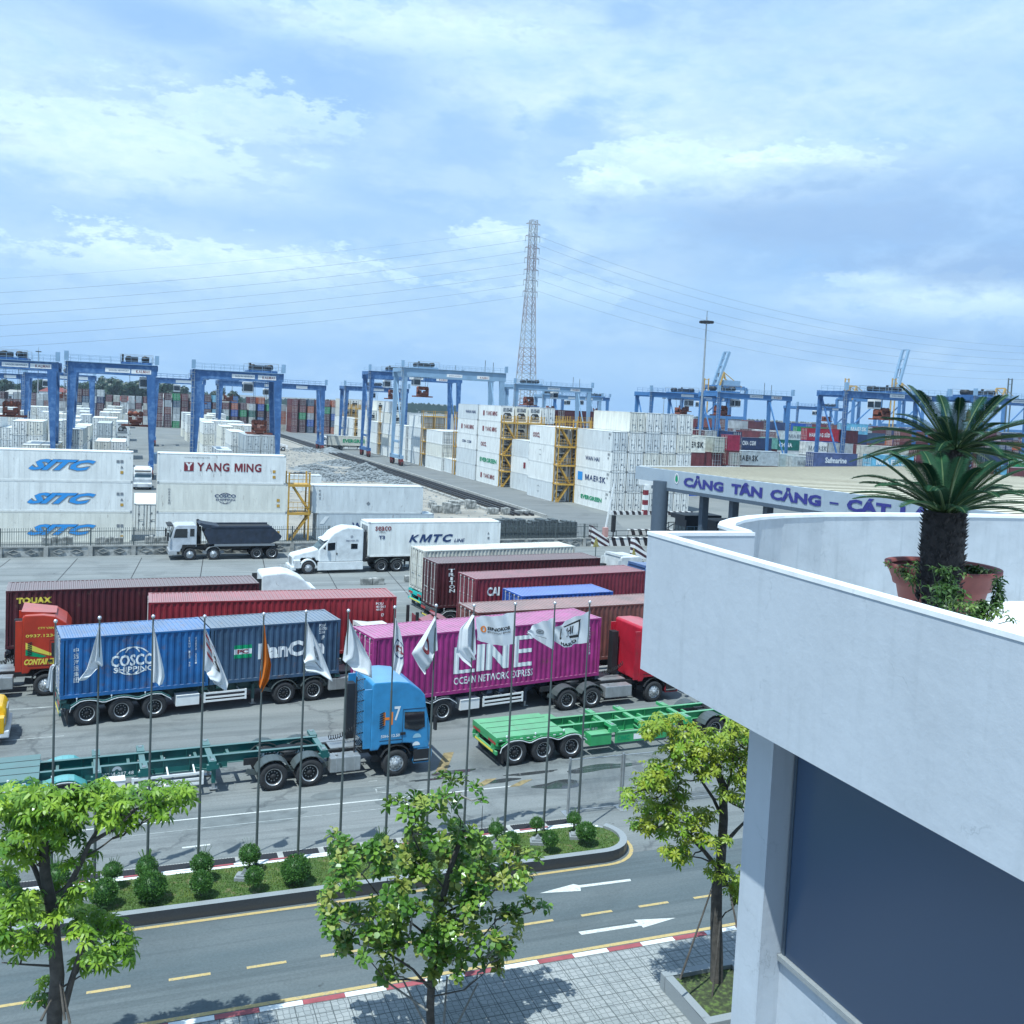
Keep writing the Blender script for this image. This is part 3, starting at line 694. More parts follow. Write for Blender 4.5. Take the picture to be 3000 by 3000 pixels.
def cabover(label, loc, rz, color, xr=-6.6, axr=(-5.75, -4.42), xf=-1.35, roof='high', H=3.75, group=None, text=None, lowcol=None, bottom=1.0, deflect=True, cablen=2.3, cat='truck', name='tractor_truck'):
    root = thing(name, label, cat, loc, rz, group); axr = list(axr)
    chassis_parts(root, xr, axr, xf)
    cl = -cablen; zr = H; zw = 2.55
    if roof == 'high': prof = [(-.12, bottom), (-.02, 1.5), (-.04, 1.75), (-.26, 2.62), (-.33, 3.1), (-.52, zr-.4), (-1.0, zr-.08), (-1.5, zr), (cl+.1, zr), (cl, zr-.1), (cl, bottom+.1)]
    else: prof = [(-.12, bottom), (-.02, 1.5), (-.04, 1.75), (-.24, 2.55), (-.4, zr-.12), (-.62, zr), (cl+.08, zr), (cl, zr-.08), (cl, bottom+.1)]
    # wheel arch cut: leave polygon bottom raised over the wheel
    arch = [(xf-.72, bottom+.1), (xf-.62, bottom+.28), (xf-.35, 1.28), (xf+.35, 1.28), (xf+.62, bottom+.24), (xf+.72, bottom)]
    pr = prof[:-1]+[(cl, bottom+.1)]+[a for a in arch if a[0] > cl+.05]
    cab = MB(); cab.prism(pr, .03, 2.47)
    body = cab.build('cab', [m_veh], root, bevel=.05, color=color)
    # details on the cab (sub-parts)
    for s, y in ((-1, .03), (1, 2.47)):
        o0 = y-.004 if s < 0 else y+.004
        def plate(name, pts, m, th=.012, col=None):
            b = MB(); b.prism(pts, min(y, y+s*th), max(y, y+s*th)); return b.build(name, [m], body, color=col)
        plate('side_window', [(-.34, 2.46), (-.3, 1.86), (-.6, 1.72), (-1.12, 1.86), (-1.14, 2.5)], m_glass, .014)
        if text != 'plain': plate('door_handle', [(-1.28, 1.62), (-1.28, 1.72), (-1.08, 1.72), (-1.08, 1.62)], m_dark, .03)
        dl = MB()
        for p, q in [((-1.2, 1.15), (-1.2, 2.6)), ((-.14, 1.3), (-.2, 2.2)), ((-1.2, 2.6), (-.3, 2.6)), ((-1.2, 1.45), (-2.1 if cl < -2 else cl, 1.45))]:
            dl.beam((p[0], y+s*.003, p[1]), (q[0], y+s*.003, q[1]), .01, .018)
        dl.build('panel_seam', [m_dark], body)
        if cl < -2.1:
            v = MB()
            for k in range(7): v.beam((-2.12, y+s*.012, 1.95+k*.09), (-1.94, y+s*.012, 2.02+k*.09), .02, .035)
            v.build('air_vent', [m_dark], body)
    ws = MB(); sl_ = [(-.045, 1.78), (-.26, 2.62)] if roof == 'high' else [(-.05, 1.78), (-.245, 2.5)]
    dx = .012
    ws.add([(sl_[0][0]+dx, .16, sl_[0][1]), (sl_[0][0]+dx, 2.34, sl_[0][1]), (sl_[1][0]+dx, 2.3, sl_[1][1]), (sl_[1][0]+dx, .2, sl_[1][1])], [(0, 1, 2, 3)])
    ws.build('windscreen', [m_shield], body)
    vis = MB(); vis.add([(-.12, .15, 2.78), (.12, .2, 2.6), (.12, 2.3, 2.6), (-.12, 2.35, 2.78), (-.12, .15, 2.75), (.12, .2, 2.57), (.12, 2.3, 2.57), (-.12, 2.35, 2.75)], [(0, 1, 2, 3), (7, 6, 5, 4), (0, 4, 5, 1), (1, 5, 6, 2), (2, 6, 7, 3)])
    vis.build('sun_visor', [m_dark], body)
    bp = MB(); bp.prism([(-.7, .42), (.02, .42), (.05, .9), (-.02, bottom+.02), (-.55, bottom+.02)], .04, 2.46)
    bp.build('bumper', [m_veh], root, bevel=.03, color=lowcol or color)
    for y0 in (.12, 1.93):
        h = MB(); h.bx(.04, .065, y0, y0+.42, .62, .82); h.build('headlight', [m_ball], root)
    st = MB(); st.bx(-.72, -.1, .0, .03, .5, .98); st.bx(-.7, -.12, -.02, .0, .56, .6, 1); st.build('entry_step', [m_dark, m_steel], root)
    for y, s in ((-.12, -1), (2.62, 1)):
        mr = MB(); mr.bx(.02, .12, y-.1, y+.1, 1.75, 2.3); mr.beam((-.12, y-s*.12, 2.42), (.07, y, 2.3), .03); mr.build('mirror', [m_dark], root, bevel=.02)
    if deflect:
        for y0, y1 in ((.05, .12), (2.38, 2.45)): MB().bx(cl-.28, cl-.003, y0, y1, bottom+.2, zr-.25).build('side_fairing', [m_veh], root, color=color)
        d = MB(); d.add([(-.95, .5, zr+.0), (-.95, 2.0, zr), (cl-.05, 2.3, zr+.16), (cl-.05, .2, zr+.16), (-.95, .5, zr-.02), (-.95, 2.0, zr-.02), (cl-.05, 2.3, zr-.02), (cl-.05, .2, zr-.02)], [(0, 1, 2, 3), (0, 3, 7, 4), (1, 5, 6, 2), (7, 6, 2, 3)])
        if roof != 'high' or text == 'defl': d.build('roof_deflector', [m_veh], root, color=color)
    # tank, air, hoses
    tk = MB(); xt0, xt1 = axr[-1]+.75, cl-.35
    if xt1-xt0 > .6:
        tk.bx(xt0, xt1, .02, .62, .42, .98)
        for k in (.2, .5, .8): x = xt0+(xt1-xt0)*k; tk.bx(x-.03, x+.03, .008, .63, .41, .99, 1)
        tk.tube((xt0+.3, .3, .98), (xt0+.3, .3, 1.05), .06, n=8, m=1)
        tk.build('fuel_tank', [m_steel, m_rim], root, bevel=.04)
        o = MB(); o.bx(xt0, xt1, 1.85, 2.45, .42, .98); o.build('battery_box', [m_steel], root)
        pl = MB(); pl.bx(xt0+.2, xt1+.1, .85, 1.55, 1.04, 1.07); pl.build('catwalk', [m_steel], root)
    ex = MB(); ex.bx(cl-.45, cl-.12, 1.9, 2.3, 1.0, 3.2 if roof == 'high' else 2.4); 
    ex.build('air_intake', [m_chassis], root)
    hs = MB(); pts = []
    for k in range(60): t = k/59; pts.append((cl-.2-t*1.1, 1.25+.09*math.cos(k*1.3), 1.75-.9*t+.5*t*t+.09*math.sin(k*1.3)))
    hs.path(pts, .018, 4); hs.build('air_hose', [m_dark], root)
    fd = MB(); n = 8; ps = [(xf+math.cos(PI*(k/n))*.64, .55+math.sin(PI*(k/n))*.68) for k in range(n+1)]
    for y in (.3, 2.2):
        for p, q in zip(ps, ps[1:]): fd.beam((p[0], y, p[1]), (q[0], y, q[1]), .56, .04)
    fd.build('wheel_arch', [m_dark], root)
    return root, body
def conventional(label, loc, rz, color, group=None, L=9.2, lowroof=False):
    """bonneted tractor, sleeper"""
    root = thing('tractor_truck', label, 'truck', loc, rz, group)
    chassis_parts(root, -L, [-L+.75, -L+2.1], -1.25, guards=False)
    hr = 3.75 if not lowroof else 3.0
    hood = MB(); hood.prism([(-.05, .62), (-.03, 1.3), (-.18, 1.52), (-2.05, 1.98), (-2.2, 1.98), (-2.2, 1.0), (-1.98, 1.0), (-1.85, 1.28), (-.72, 1.28), (-.55, .9), (-.5, .62)], .42, 2.08)
    hd = hood.build('bonnet', [m_veh], root, bevel=.08, color=color)
    gr = MB(); gr.bx(-.06, .0, .78, 1.72, .75, 1.32)
    gr.build('grille', [m_steel], hd)
    for y0, y1 in ((.04, .45), (2.05, 2.46)):
        fn = MB(); n = 10; ps = [(-1.25+math.cos(PI*(k/n))*.68, .52+math.sin(PI*(k/n))*.72) for k in range(n+1)]
        inn = [(-1.25+math.cos(PI*(k/n))*.58, .52+math.sin(PI*(k/n))*.60) for k in range(n+1)][::-1]
        fn.prism(ps+inn, y0, y1); fn.bx(-.6, -.08, y0, y1, .5, 1.15); fn.build('fender', [m_veh], root, bevel=.03, color=color)
        h = MB(); h.bx(-.2, -.06, y0+.06, y1-.06, .88, 1.1); h.build('headlight', [m_ball], root, bevel=.02)
    bp = MB(); bp.bx(-.25, .1, .05, 2.45, .32, .62); bp.build('bumper', [m_veh], root, bevel=.05, color=color)
    cab = MB(); cab.prism([(-2.12, .95), (-2.12, 1.98), (-2.78, 2.66), (-3.0, 2.8), (-3.9, hr-.5), (-4.2, 2.9), (-4.2, .95)] if lowroof else [(-2.12, .95), (-2.12, 1.98), (-2.78, 2.66), (-2.9, 2.85), (-3.3, 3.3), (-3.9, 3.62), (-4.4, hr), (-4.6, hr), (-5.75, hr-.1), (-5.8, hr-.25), (-5.8, .95)], .14, 2.36)
    cb = cab.build('cab', [m_veh], root, bevel=.09, color=color)
    vz = MB(); vz.prism([(-2.55, 2.72), (-2.5, 2.66), (-3.2, 2.86), (-3.25, 2.92)], .2, 2.3); vz.build('sun_visor', [m_veh], root, color=color)
    for y, s in ((.14, -1), (2.36, 1)):
        a, b = min(y, y+s*.014), max(y, y+s*.014)
        q = MB(); q.prism([(-2.42, 2.05), (-2.82, 2.5), (-3.42, 2.55), (-3.42, 1.95), (-2.9, 1.88)], a, b); q.build('side_window', [m_glass], cb)
        if not lowroof: q = MB(); q.prism([(-4.75, 2.0), (-4.75, 2.42), (-5.3, 2.42), (-5.3, 2.0)], a, b); q.build('sleeper_window', [m_glass], cb)
        q = MB(); q.beam((-3.5, y+s*.004, 1.0), (-3.5, y+s*.004, 2.62), .01, .018); q.bx(-3.62, -3.54, min(y, y+s*.03), max(y, y+s*.03), 1.55, 1.7); q.build('door_seam', [m_dark], cb)
        q = MB(); q.bx(-5.8 if not lowroof else -4.2, -2.0, y if s > 0 else y-.1, y+.1 if s > 0 else y, .28, .95); q.build('side_skirt', [m_veh], root, bevel=.03, color=color)
        q = MB(); q.bx(-2.75, -2.62, y+s*.1, y+s*.24, 1.9, 2.5) if s > 0 else q.bx(-2.75, -2.62, y-.24, y-.1, 1.9, 2.5); q.beam((-2.7, y, 2.3), (-2.7, y+s*.2, 2.3), .03); q.build('mirror', [m_veh], root, bevel=.02, color=color)
    q = MB(); q.add([(-2.08, .28, 2.0), (-2.08, 2.22, 2.0), (-2.72, 2.18, 2.62), (-2.72, .32, 2.62)], [(0, 1, 2, 3)]); q.build('windscreen', [m_shield], cb)
    if not lowroof:
        for y in (.2, 2.22): MB().bx(-6.1, -5.8, y, y+.06, .95, hr-.35).build('side_fairing', [m_chassis], root)
    else:
        for y in (.3, 2.2): q = MB(); q.tube((-4.45, y, .8), (-4.45, y, 3.3), .09, n=10); q.build('exhaust_stack', [m_chassis], root)
    for x in (-L+.75, -L+2.1):
        for y in (.28, 2.2):
            g = MB(); n = 8; ps = [(x+math.cos(PI*(k/n*.7+.15))*.64, .52+math.sin(PI*(k/n*.7+.15))*.62) for k in range(n+1)]
            for p, q_ in zip(ps, ps[1:]): g.beam((p[0], y, p[1]), (q_[0], y, q_[1]), .6, .03)
            g.build('mudguard', [m_pole], root)
    return root, cb
def dump_truck(label, loc, rz):
    root = thing('dump_truck', label, 'dump truck', loc, rz)
    c = MB()
    for y in (.8, 1.62): c.bx(-9.1, -.5, y-.05, y+.05, .8, 1.1)
    c.build('chassis_frame', [m_chassis], root)
    cab = MB(); cab.prism([(-.02, .75), (-.02, 1.5), (-.05, 1.8), (-.35, 2.85), (-.6, 3.0), (-2.05, 3.0), (-2.15, 2.9), (-2.15, 1.15), (-2.0, 1.15), (-1.85, 1.28), (-1.25, 1.28), (-.9, 1.0), (-.8, .75)], .03, 2.47)
    cb = cab.build('cab', [m_veh], root, bevel=.05, color=(.50, .53, .57))
    for y, s in ((.03, -1), (2.47, 1)):
        a, b = min(y, y+s*.014), max(y, y+s*.014)
        q = MB(); q.prism([(-.42, 2.62), (-.28, 1.95), (-1.38, 1.95), (-1.38, 2.7), (-.5, 2.7)], a, b); q.prism([(-1.6, 2.7), (-1.6, 2.05), (-1.95, 2.05), (-1.95, 2.7)], a, b); q.build('side_window', [m_glass], cb)
        q = MB(); q.prism([(-.95, .45), (-.95, 1.1), (-1.0, 1.35), (-2.1, 1.35), (-2.1, 1.2), (-1.95, 1.12), (-1.3, 1.12), (-1.1, .9), (-1.05, .45)], a-.01, b+.01); q.build('lower_panel', [m_chassis], root)
    q = MB(); q.add([(-.035, .15, 1.85), (-.035, 2.35, 1.85), (-.33, 2.3, 2.8), (-.33, .2, 2.8)], [(0, 1, 2, 3)]); q.build('windscreen', [m_shield], cb)
    q = MB(); q.bx(-.25, .22, .1, 2.4, 2.9, 2.98); q.build('sun_visor', [m_chassis], root)
    q = MB(); q.bx(-.6, .1, .03, 2.47, .45, .85); q.build('bumper', [m_rim], root, bevel=.05)
    for y, s in ((-.15, 0), (2.55, 0)): q = MB(); q.bx(.1, .25, y-.02, y+.12, 1.7, 2.4); q.build('mirror', [m_dark], root)
    bd = MB()
    x0, x1 = -9.0, -2.9
    prof = [(-2.75, 2.35), (-3.2, 1.35), (-8.3, 1.35), (-9.1, 1.65), (-9.3, 2.0), (-8.5, 2.75), (-2.9, 2.75)]
    bd.prism(prof, .0, 2.5, 0)
    bd.prism([(-2.3, 3.05), (-2.45, 3.2), (-2.75, 3.1), (-4.0, 2.9), (-4.0, 2.74), (-2.8, 2.74)], .05, 2.45, 0)
    for y0, y1 in ((-.04, .1), (2.4, 2.54)): bd.bx(-8.4, -3.3, y0, y1, 2.75, 2.92, 0)
    b_ = bd.build('dump_body', [mat('dump_body_paint', (.022, .032, .055), .5, var=.5, scale=2, rust=.5)], root, bevel=.03)
    ld = MB(); ld.bx(-8.35, -3.35, .12, 2.38, 2.76, 2.8); ld.build('load_cover', [m_dark], root)
    sk = MB()
    for y0 in (-.06, 2.48): sk.bx(-8.7, -3.6, y0, y0+.08, 1.18, 1.36)
    sk.build('side_skirt', [m_grey], root)
    sg = MB()
    for zz in (.55, .78, 1.0): sg.bx(-6.75, -5.35, .03, .07, zz, zz+.06)
    sg.bx(-6.75, -5.35, .1, .5, .5, 1.05, 1); sg.build('side_guard', [m_orangeL, m_chassis], root)
    for x in (-1.62, -3.55): wheel(root, x, .03, -1, steer=True); wheel(root, x, 2.47, 1, steer=True)
    for x in (-7.2, -8.5): wheel(root, x, .03, -1, dual=True); wheel(root, x, 2.47, 1, dual=True)
    a = MB()
    for x in (-1.62, -3.55, -7.2, -8.5): a.tube((x, .35, .52), (x, 2.1, .52), .08, n=8)
    a.build('axle_assembly', [m_chassis], root)
    g = MB()
    for y in (.2, 2.3):
        n = 8; ps = [(-3.55+math.cos(PI*k/n)*.66, .52+math.sin(PI*k/n)*.64) for k in range(n+1)]
        for p, q in zip(ps, ps[1:]): g.beam((p[0], y, p[1]), (q[0], y, q[1]), .5, .03)
    g.build('mudguard', [m_grey], root)
    ex = MB(); ex.bx(-2.7, -2.25, .1, .5, 1.1, 2.6); ex.tube((-2.45, .3, 2.4), (-2.4, .3, 3.25), .12, n=8)
    ex.build('ladder_and_filter', [m_chassis], root)
    return root

# ------------------------------------------------------------------ cranes
def rtg(label, X0, X1, Y, H, mt, gap=6.5, wheelc=None, cabx=.45, trolx=.7, spread=12, group='rubber tyred gantry cranes in the yard', detail=True, ladder='L', sign=True, legw=1.0, load=None, masts=False, gh=1.35):
    root = thing('gantry_crane', label, 'gantry crane', (X0, Y, 0), 0, group)
    S = X1-X0; zt = H; zb = H-gh; wheelc = wheelc or m_red
    for side, x in ((0, 0), (1, S)):
        sg = 1 if side == 0 else -1
        for y in (0, gap):
            b = MB(); t = .32*legw
            wt = legw*.5
            b.add([(x-.05*sg, y-t, 2.0), (x+sg*(wt*.9), y-t, 2.0), (x+sg*(wt*.9), y+t, 2.0), (x-.05*sg, y+t, 2.0),
                   (x-.05*sg, y-t, zb), (x+sg*(wt*2.2), y-t, zb), (x+sg*(wt*2.2), y+t, zb), (x-.05*sg, y+t, zb)],
                  [(3, 2, 1, 0), (4, 5, 6, 7), (0, 1, 5, 4), (1, 2, 6, 5), (2, 3, 7, 6), (3, 0, 4, 7)])
            b.build('leg', [mt], root)
        b = MB(); b.bx(x-.35+sg*.3, x+.35+sg*.3, -1.2, gap+1.2, 1.5, 2.3); b.build('sill_beam', [mt], root)
        b = MB(); b.beam((x+sg*.5, .4, 5.2), (x+sg*.5, gap-.4, 5.2), .4, .5); b.beam((x+sg*.5, .3, 5.3), (x+sg*.5, gap-.3, zb-.3), .25); b.build('brace', [mt], root)
        for y in (-.9, .6, gap-.6, gap+.9):
            bg = MB(); bg.bx(x-.28+sg*.3, x+.28+sg*.3, y-.42, y+.42, .9, 1.55); bg.lathe((x-.25+sg*.3, y, .62), (1, 0, 0), [(.3, 0), (.6, .05), (.62, .25), (.6, .45), (.3, .5)], 14, 1)
            bg.bx(x-.32+sg*.3, x+.32+sg*.3, y-.5, y-.44, .3, 1.2, 0); bg.build('wheel_bogie', [wheelc, m_tyre], root)
    for y in (0, gap):
        b = MB(); b.bx(-.3, S+.3, y-.35, y+.35, zb, zt); b.build('girder', [mt], root)
        r = MB()
        for z in (.5, 1.0): r.beam((0, y-.55, zt+z), (S, y-.55, zt+z), .045)
        for k in range(int(S/1.5)+1): r.beam((k*1.5, y-.55, zt-.05), (k*1.5, y-.55, zt+1.0), .045)
        r.bx(0, S, y-.6, y-.35, zt-.08, zt); r.build('handrail', [m_cbl if detail else mt], root)
    e = MB()
    for x in (-.1, S+.1): e.bx(x-.3, x+.3, .35, gap-.35, zt-.9, zt-.1)
    e.build('end_tie', [mt], root)
    xt = S*trolx
    tr = MB(); tr.bx(xt-2.3, xt+2.3, -.2, gap+.2, zt+.02, zt+.35); tr.build('trolley', [mt], root)
    h = MB(); h.bx(xt-1.6, xt+.2, .8, 3.2, zt+.35, zt+1.2); h.lathe((xt-1.2, gap-2.6, zt+.9), (0, 1, 0), [(.0, 0), (.55, 0), (.55, 1.6), (.0, 1.6)], 12); h.lathe((xt+1.2, .6, zt+.9), (0, 1, 0), [(.0, 0), (.5, 0), (.5, 1.8), (.0, 1.8)], 12)
    h.bx(xt+.8, xt+1.9, gap-2, gap-.6, zt+.35, zt+1.35); h.bx(xt-2.2, xt-1.9, .2, .6, zt+.35, zt+1.5); h.build('hoist_machinery', [m_chassis], root)
    rr = MB()
    for x in (xt-2.4, xt+2.4):
        for y in (-.3, gap+.3): rr.beam((x, y, zt+.3), (x, y, zt+1.5), .06)
    for y in (-.3, gap+.3): rr.beam((xt-2.4, y, zt+1.5), (xt+2.4, y, zt+1.5), .06)
    rr.build('trolley_rail', [m_steel], root)
    xc = S*cabx if cabx else xt
    g = MB(); g.bx(xc-.8, xc+.8, .8, 2.8, zb-2.0, zb-.2); cb = g.build('operator_cab', [m_white], root, bevel=.08)
    gg = MB(); gg.bx(xc-.7, xc+.7, .74, .79, zb-1.7, zb-.6); gg.bx(xc-.86, xc-.81, 1.0, 2.6, zb-1.7, zb-.6); gg.bx(xc+.81, xc+.86, 1.0, 2.6, zb-1.7, zb-.6); gg.build('cab_window', [m_glass], cb)
    zs = spread
    s = MB(); s.bx(xt-1.1, xt+1.1, gap/2-1.2, gap/2+1.2, zs+.75, zs+1.05); s.bx(xt-.9, xt+.9, gap/2-.9, gap/2+.9, zs+.45, zs+.75); s.bx(xt-1.1, xt-.5, gap/2-1.1, gap/2-.3, zs+1.05, zs+1.5); s.bx(xt+.3, xt+1.1, gap/2-.9, gap/2+.7, zs+1.05, zs+1.4)
    for x in (-1.1, 1.0): s.bx(xt+x, xt+x+.12, gap/2-1.2, gap/2+1.2, zs+.25, zs+1.9)
    if detail:
        for x in (-1, 0, 1): s.lathe((xt+x*.8, gap/2-.8, zs+2.0), (0, 1, 0), [(0, 0), (.42, 0), (.42, .3), (0, .3)], 12); s.lathe((xt+x*.8, gap/2+.6, zs+2.0), (0, 1, 0), [(0, 0), (.42, 0), (.42, .3), (0, .3)], 12)
    sp = s.build('spreader', [m_rustor], root)
    e = MB(); e.bx(xt-2.1, xt+2.1, gap/2-1.2, gap/2-.95, zs, zs+.28); e.bx(xt-2.1, xt+2.1, gap/2+.95, gap/2+1.2, zs, zs+.28); e.bx(xt-.6, xt+.6, gap/2-1.2, gap/2+1.2, zs+.1, zs+.45); e.build('spreader_beam', [m_rustor], sp)
    cbm = MB()
    for x in (-.8, .8):
        for y in (-.9, .9): cbm.beam((xt+x, gap/2+y, zs+1.6), (xt+x*1.3, gap/2+y*1.3, zt), .05)
    cbm.build('hoist_cable', [m_dark], root)
    for x, w_ in ((0, -1), (S, 1)):
        b = MB(); b.bx(x+w_*.2-.3, x+w_*.2+.3, -.9, -.3, zt+.1, zt+1.5); b.build('electrical_box', [m_cbl], root)
    ld = MB(); lx = -.25 if ladder == 'L' else S+.25
    for dx in (-.22, .22): ld.beam((lx+dx, -.6, 2.2), (lx+dx, -.6, zt), .05)
    k = 2.4
    while k < zt: ld.beam((lx-.22, -.6, k), (lx+.22, -.6, k), .035); k += .5
    k = 4
    while k < zt: ld.lathe((lx, -.75, k), (0, 0, 1), [(.36, 0), (.36, .06)], 8); k += 1.2
    ld.build('ladder', [m_steel], root)
    pw = MB(); pw.bx(-.5 if ladder != 'L' else S-.2, .3 if ladder != 'L' else S+.6, gap/2-1.4, gap/2+1.4, 2.3, 4.0); pw.build('power_unit', [m_cbl], root)
    if sign:
        q = MB(); q.bx(S*.42, S*.42+3.6, -.372, -.352, zb+.3, zb+.95); q.build('sign_board', [m_white], root)
        q = MB(); q.bx(S*.72, S*.72+2.9, -.372, -.352, zb+.25, zb+.95); sb = q.build('sign_board', [m_white], root)
        if detail:
            v, f = fit('KALMAR', S*.72+.7, S*.72+2.75, zb+.38, zb+.82, .03); decal('lettering', [(v, f, 0)], lambda a, b_: (a, -.378, b_), [m_redL], sb)
            v, f = fit('SAIGON NEWPORT', S*.42+.5, S*.42+3.4, zb+.5, zb+.75, .01); decal('lettering', [(v, f, 0)], lambda a, b_: (a, -.378, b_), [m_navy], root)
    if masts:
        q = MB()
        for x, hh in ((S-.2, 2.6), (S-2.2, 3.0), (S*.6, 1.4)): q.tube((x, gap-.3, zt), (x, gap-.3, zt+hh), .06, n=5)
        q.build('antenna_mast', [m_dark], root)
    return root
def sts(label, X, Y, sc_, boomtop, top):
    """ship to shore crane: portal, back beam and raised boom. size in metres"""
    root = thing('quay_crane', label, 'quay crane', (X, Y, 0), 0, 'ship to shore cranes on the far quay')
    H = 30*sc_; g = 18*sc_; d = 16*sc_
    for x in (0, g):
        for y in (0, d): b = MB(); b.beam((x, y, 0), (x, y, H), 1.4, 1.4); b.build('leg', [m_cbm], root)
    b = MB()
    for y in (0, d): b.beam((0, y, H*.45), (g, y, H*.45), 1.2, 1.5); b.beam((0, y, H*.45), (g, y, H*.95), .6); b.beam((0, y, H), (g, y, H), 1.4, 1.6)
    b.build('portal_beam', [m_cbm], root)
    b = MB(); b.bx(-2, g+2, d*.3, d*.3+1.2, H, H+1.6); b.bx(-2, g+2, d*.7, d*.7+1.2, H, H+1.6); b.build('boom_girder', [m_cbm], root)
    b = MB(); b.bx(g*.3, g*.9, d*.25, d*.8, H+1.6, H+4.6); b.build('machinery_house', [m_cbl], root)
    b = MB()
    for y in (d*.3, d*.7): b.beam((g*.15, y, H), (g*.3, y, H+9*sc_), .8); b.beam((g*.45, y, H), (g*.3, y, H+9*sc_), .6); b.beam((g*.3, y, H+9*sc_), (g, y, H+1), .4)
    b.beam((g*.3, d*.3, H+9*sc_), (g*.3, d*.7, H+9*sc_), .8); b.build('a_frame', [m_yel], root)
    if boomtop:
        bx_, bz = boomtop
        b = MB()
        for y in (d*.35, d*.65): b.beam((g*.1, y, H+1), (bx_, y, bz), 1.2, 1.6)
        for k in range(6): t = k/5; b.beam((g*.1+(bx_-g*.1)*t, d*.35, H+1+(bz-H-1)*t), (g*.1+(bx_-g*.1)*t, d*.65, H+1+(bz-H-1)*t), .7)
        b.build('raised_boom', [m_cbl], root)
        b = MB(); b.beam((g*.3, d*.5, H+9*sc_), (bx_*.6+g*.04, d*.5, H+(bz-H)*.6), .25); b.build('stay_rope', [m_dark], root)
    return root
def lattice_tower(root, name, H, w0, w1, seg, mt, mt2=None, z0=0, t=.22):
    b = MB()
    def c(z):
        k = z/H; w_ = w0+(w1-w0)*min(1, (k/.75)**.8) if k < .75 else w1; return w_/2
    for i in range(seg):
        a, e = z0+(H-z0)*i/seg, z0+(H-z0)*(i+1)/seg; wa, we = c(a), c(e); mi = 1 if (i//3) % 2 == 0 and mt2 else 0
        co_ = [(-1, -1), (1, -1), (1, 1), (-1, 1)]
        for k in range(4):
            p, q = co_[k], co_[(k+1) % 4]
            b.beam((p[0]*wa, p[1]*wa, a), (p[0]*we, p[1]*we, e), t*1.4, None, mi)
            b.beam((p[0]*wa, p[1]*wa, a), (q[0]*we, q[1]*we, e), t*.7, None, mi); b.beam((q[0]*wa, q[1]*wa, a), (p[0]*we, p[1]*we, e), t*.7, None, mi)
            b.beam((p[0]*we, p[1]*we, e), (q[0]*we, q[1]*we, e), t*.7, None, mi)
    return b.build(name, [mt, mt2 or mt], root)

# ------------------------------------------------------------------ plants
def leaf_whorl(mb, c, n, L, w_, nrm=(0, 0, 1), droop=.35, up_=.35, m=0, rnd=None, wid_tip=.0, jit=.25):
    """a rosette of n lance shaped leaves"""
    rnd = rnd or random; nn = Vector(nrm).normalized(); a = nn.orthogonal().normalized(); b = nn.cross(a); ph = rnd.uniform(0, 6.28); c = Vector(c)
    for k in range(n):
        q = ph+2*PI*k/n+rnd.uniform(-.2, .2); d = a*math.cos(q)+b*math.sin(q); s = d.cross(nn)
        l = L*rnd.uniform(1-jit, 1+jit*.5); w2 = w_*rnd.uniform(.85, 1.1)
        p0 = c; p1 = c+d*l*.5+nn*l*up_*rnd.uniform(.3, 1.2); p2 = c+d*l+nn*(l*up_-l*droop*rnd.uniform(.4, 1.5))
        pm = c+d*l*.78+nn*l*(up_*.9-droop*.35)
        mi = m if not isinstance(m, tuple) else rnd.choice(m)
        vs = [p0, p1+s*w2*.42, p1-s*w2*.42, pm+s*w2*(.42+wid_tip*.25), pm-s*w2*(.42+wid_tip*.25), p2]
        dn = nn*w2*.10
        vs[1] = vs[1]+dn; vs[2] = vs[2]+dn
        mb.add(vs, [(0, 1, 2), (1, 3, 4, 2), (3, 5, 4)], mi)
def limb(mb, p, q, r1, r2, wob=.08, n=6, m=0, seg=5, rnd=random, sag=0):
    p = Vector(p); q = Vector(q); L = (q-p).length; pts = []; rs = []
    for k in range(seg+1):
        t = k/seg; o = Vector((rnd.uniform(-1, 1), rnd.uniform(-1, 1), rnd.uniform(-1, 1)))*wob*L*.25*math.sin(PI*t)
        pts.append(p.lerp(q, t)+o+Vector((0, 0, -sag*L*math.sin(PI*t)))); rs.append(r1+(r2-r1)*t)
    mb.path(pts, rs, n, m); return pts
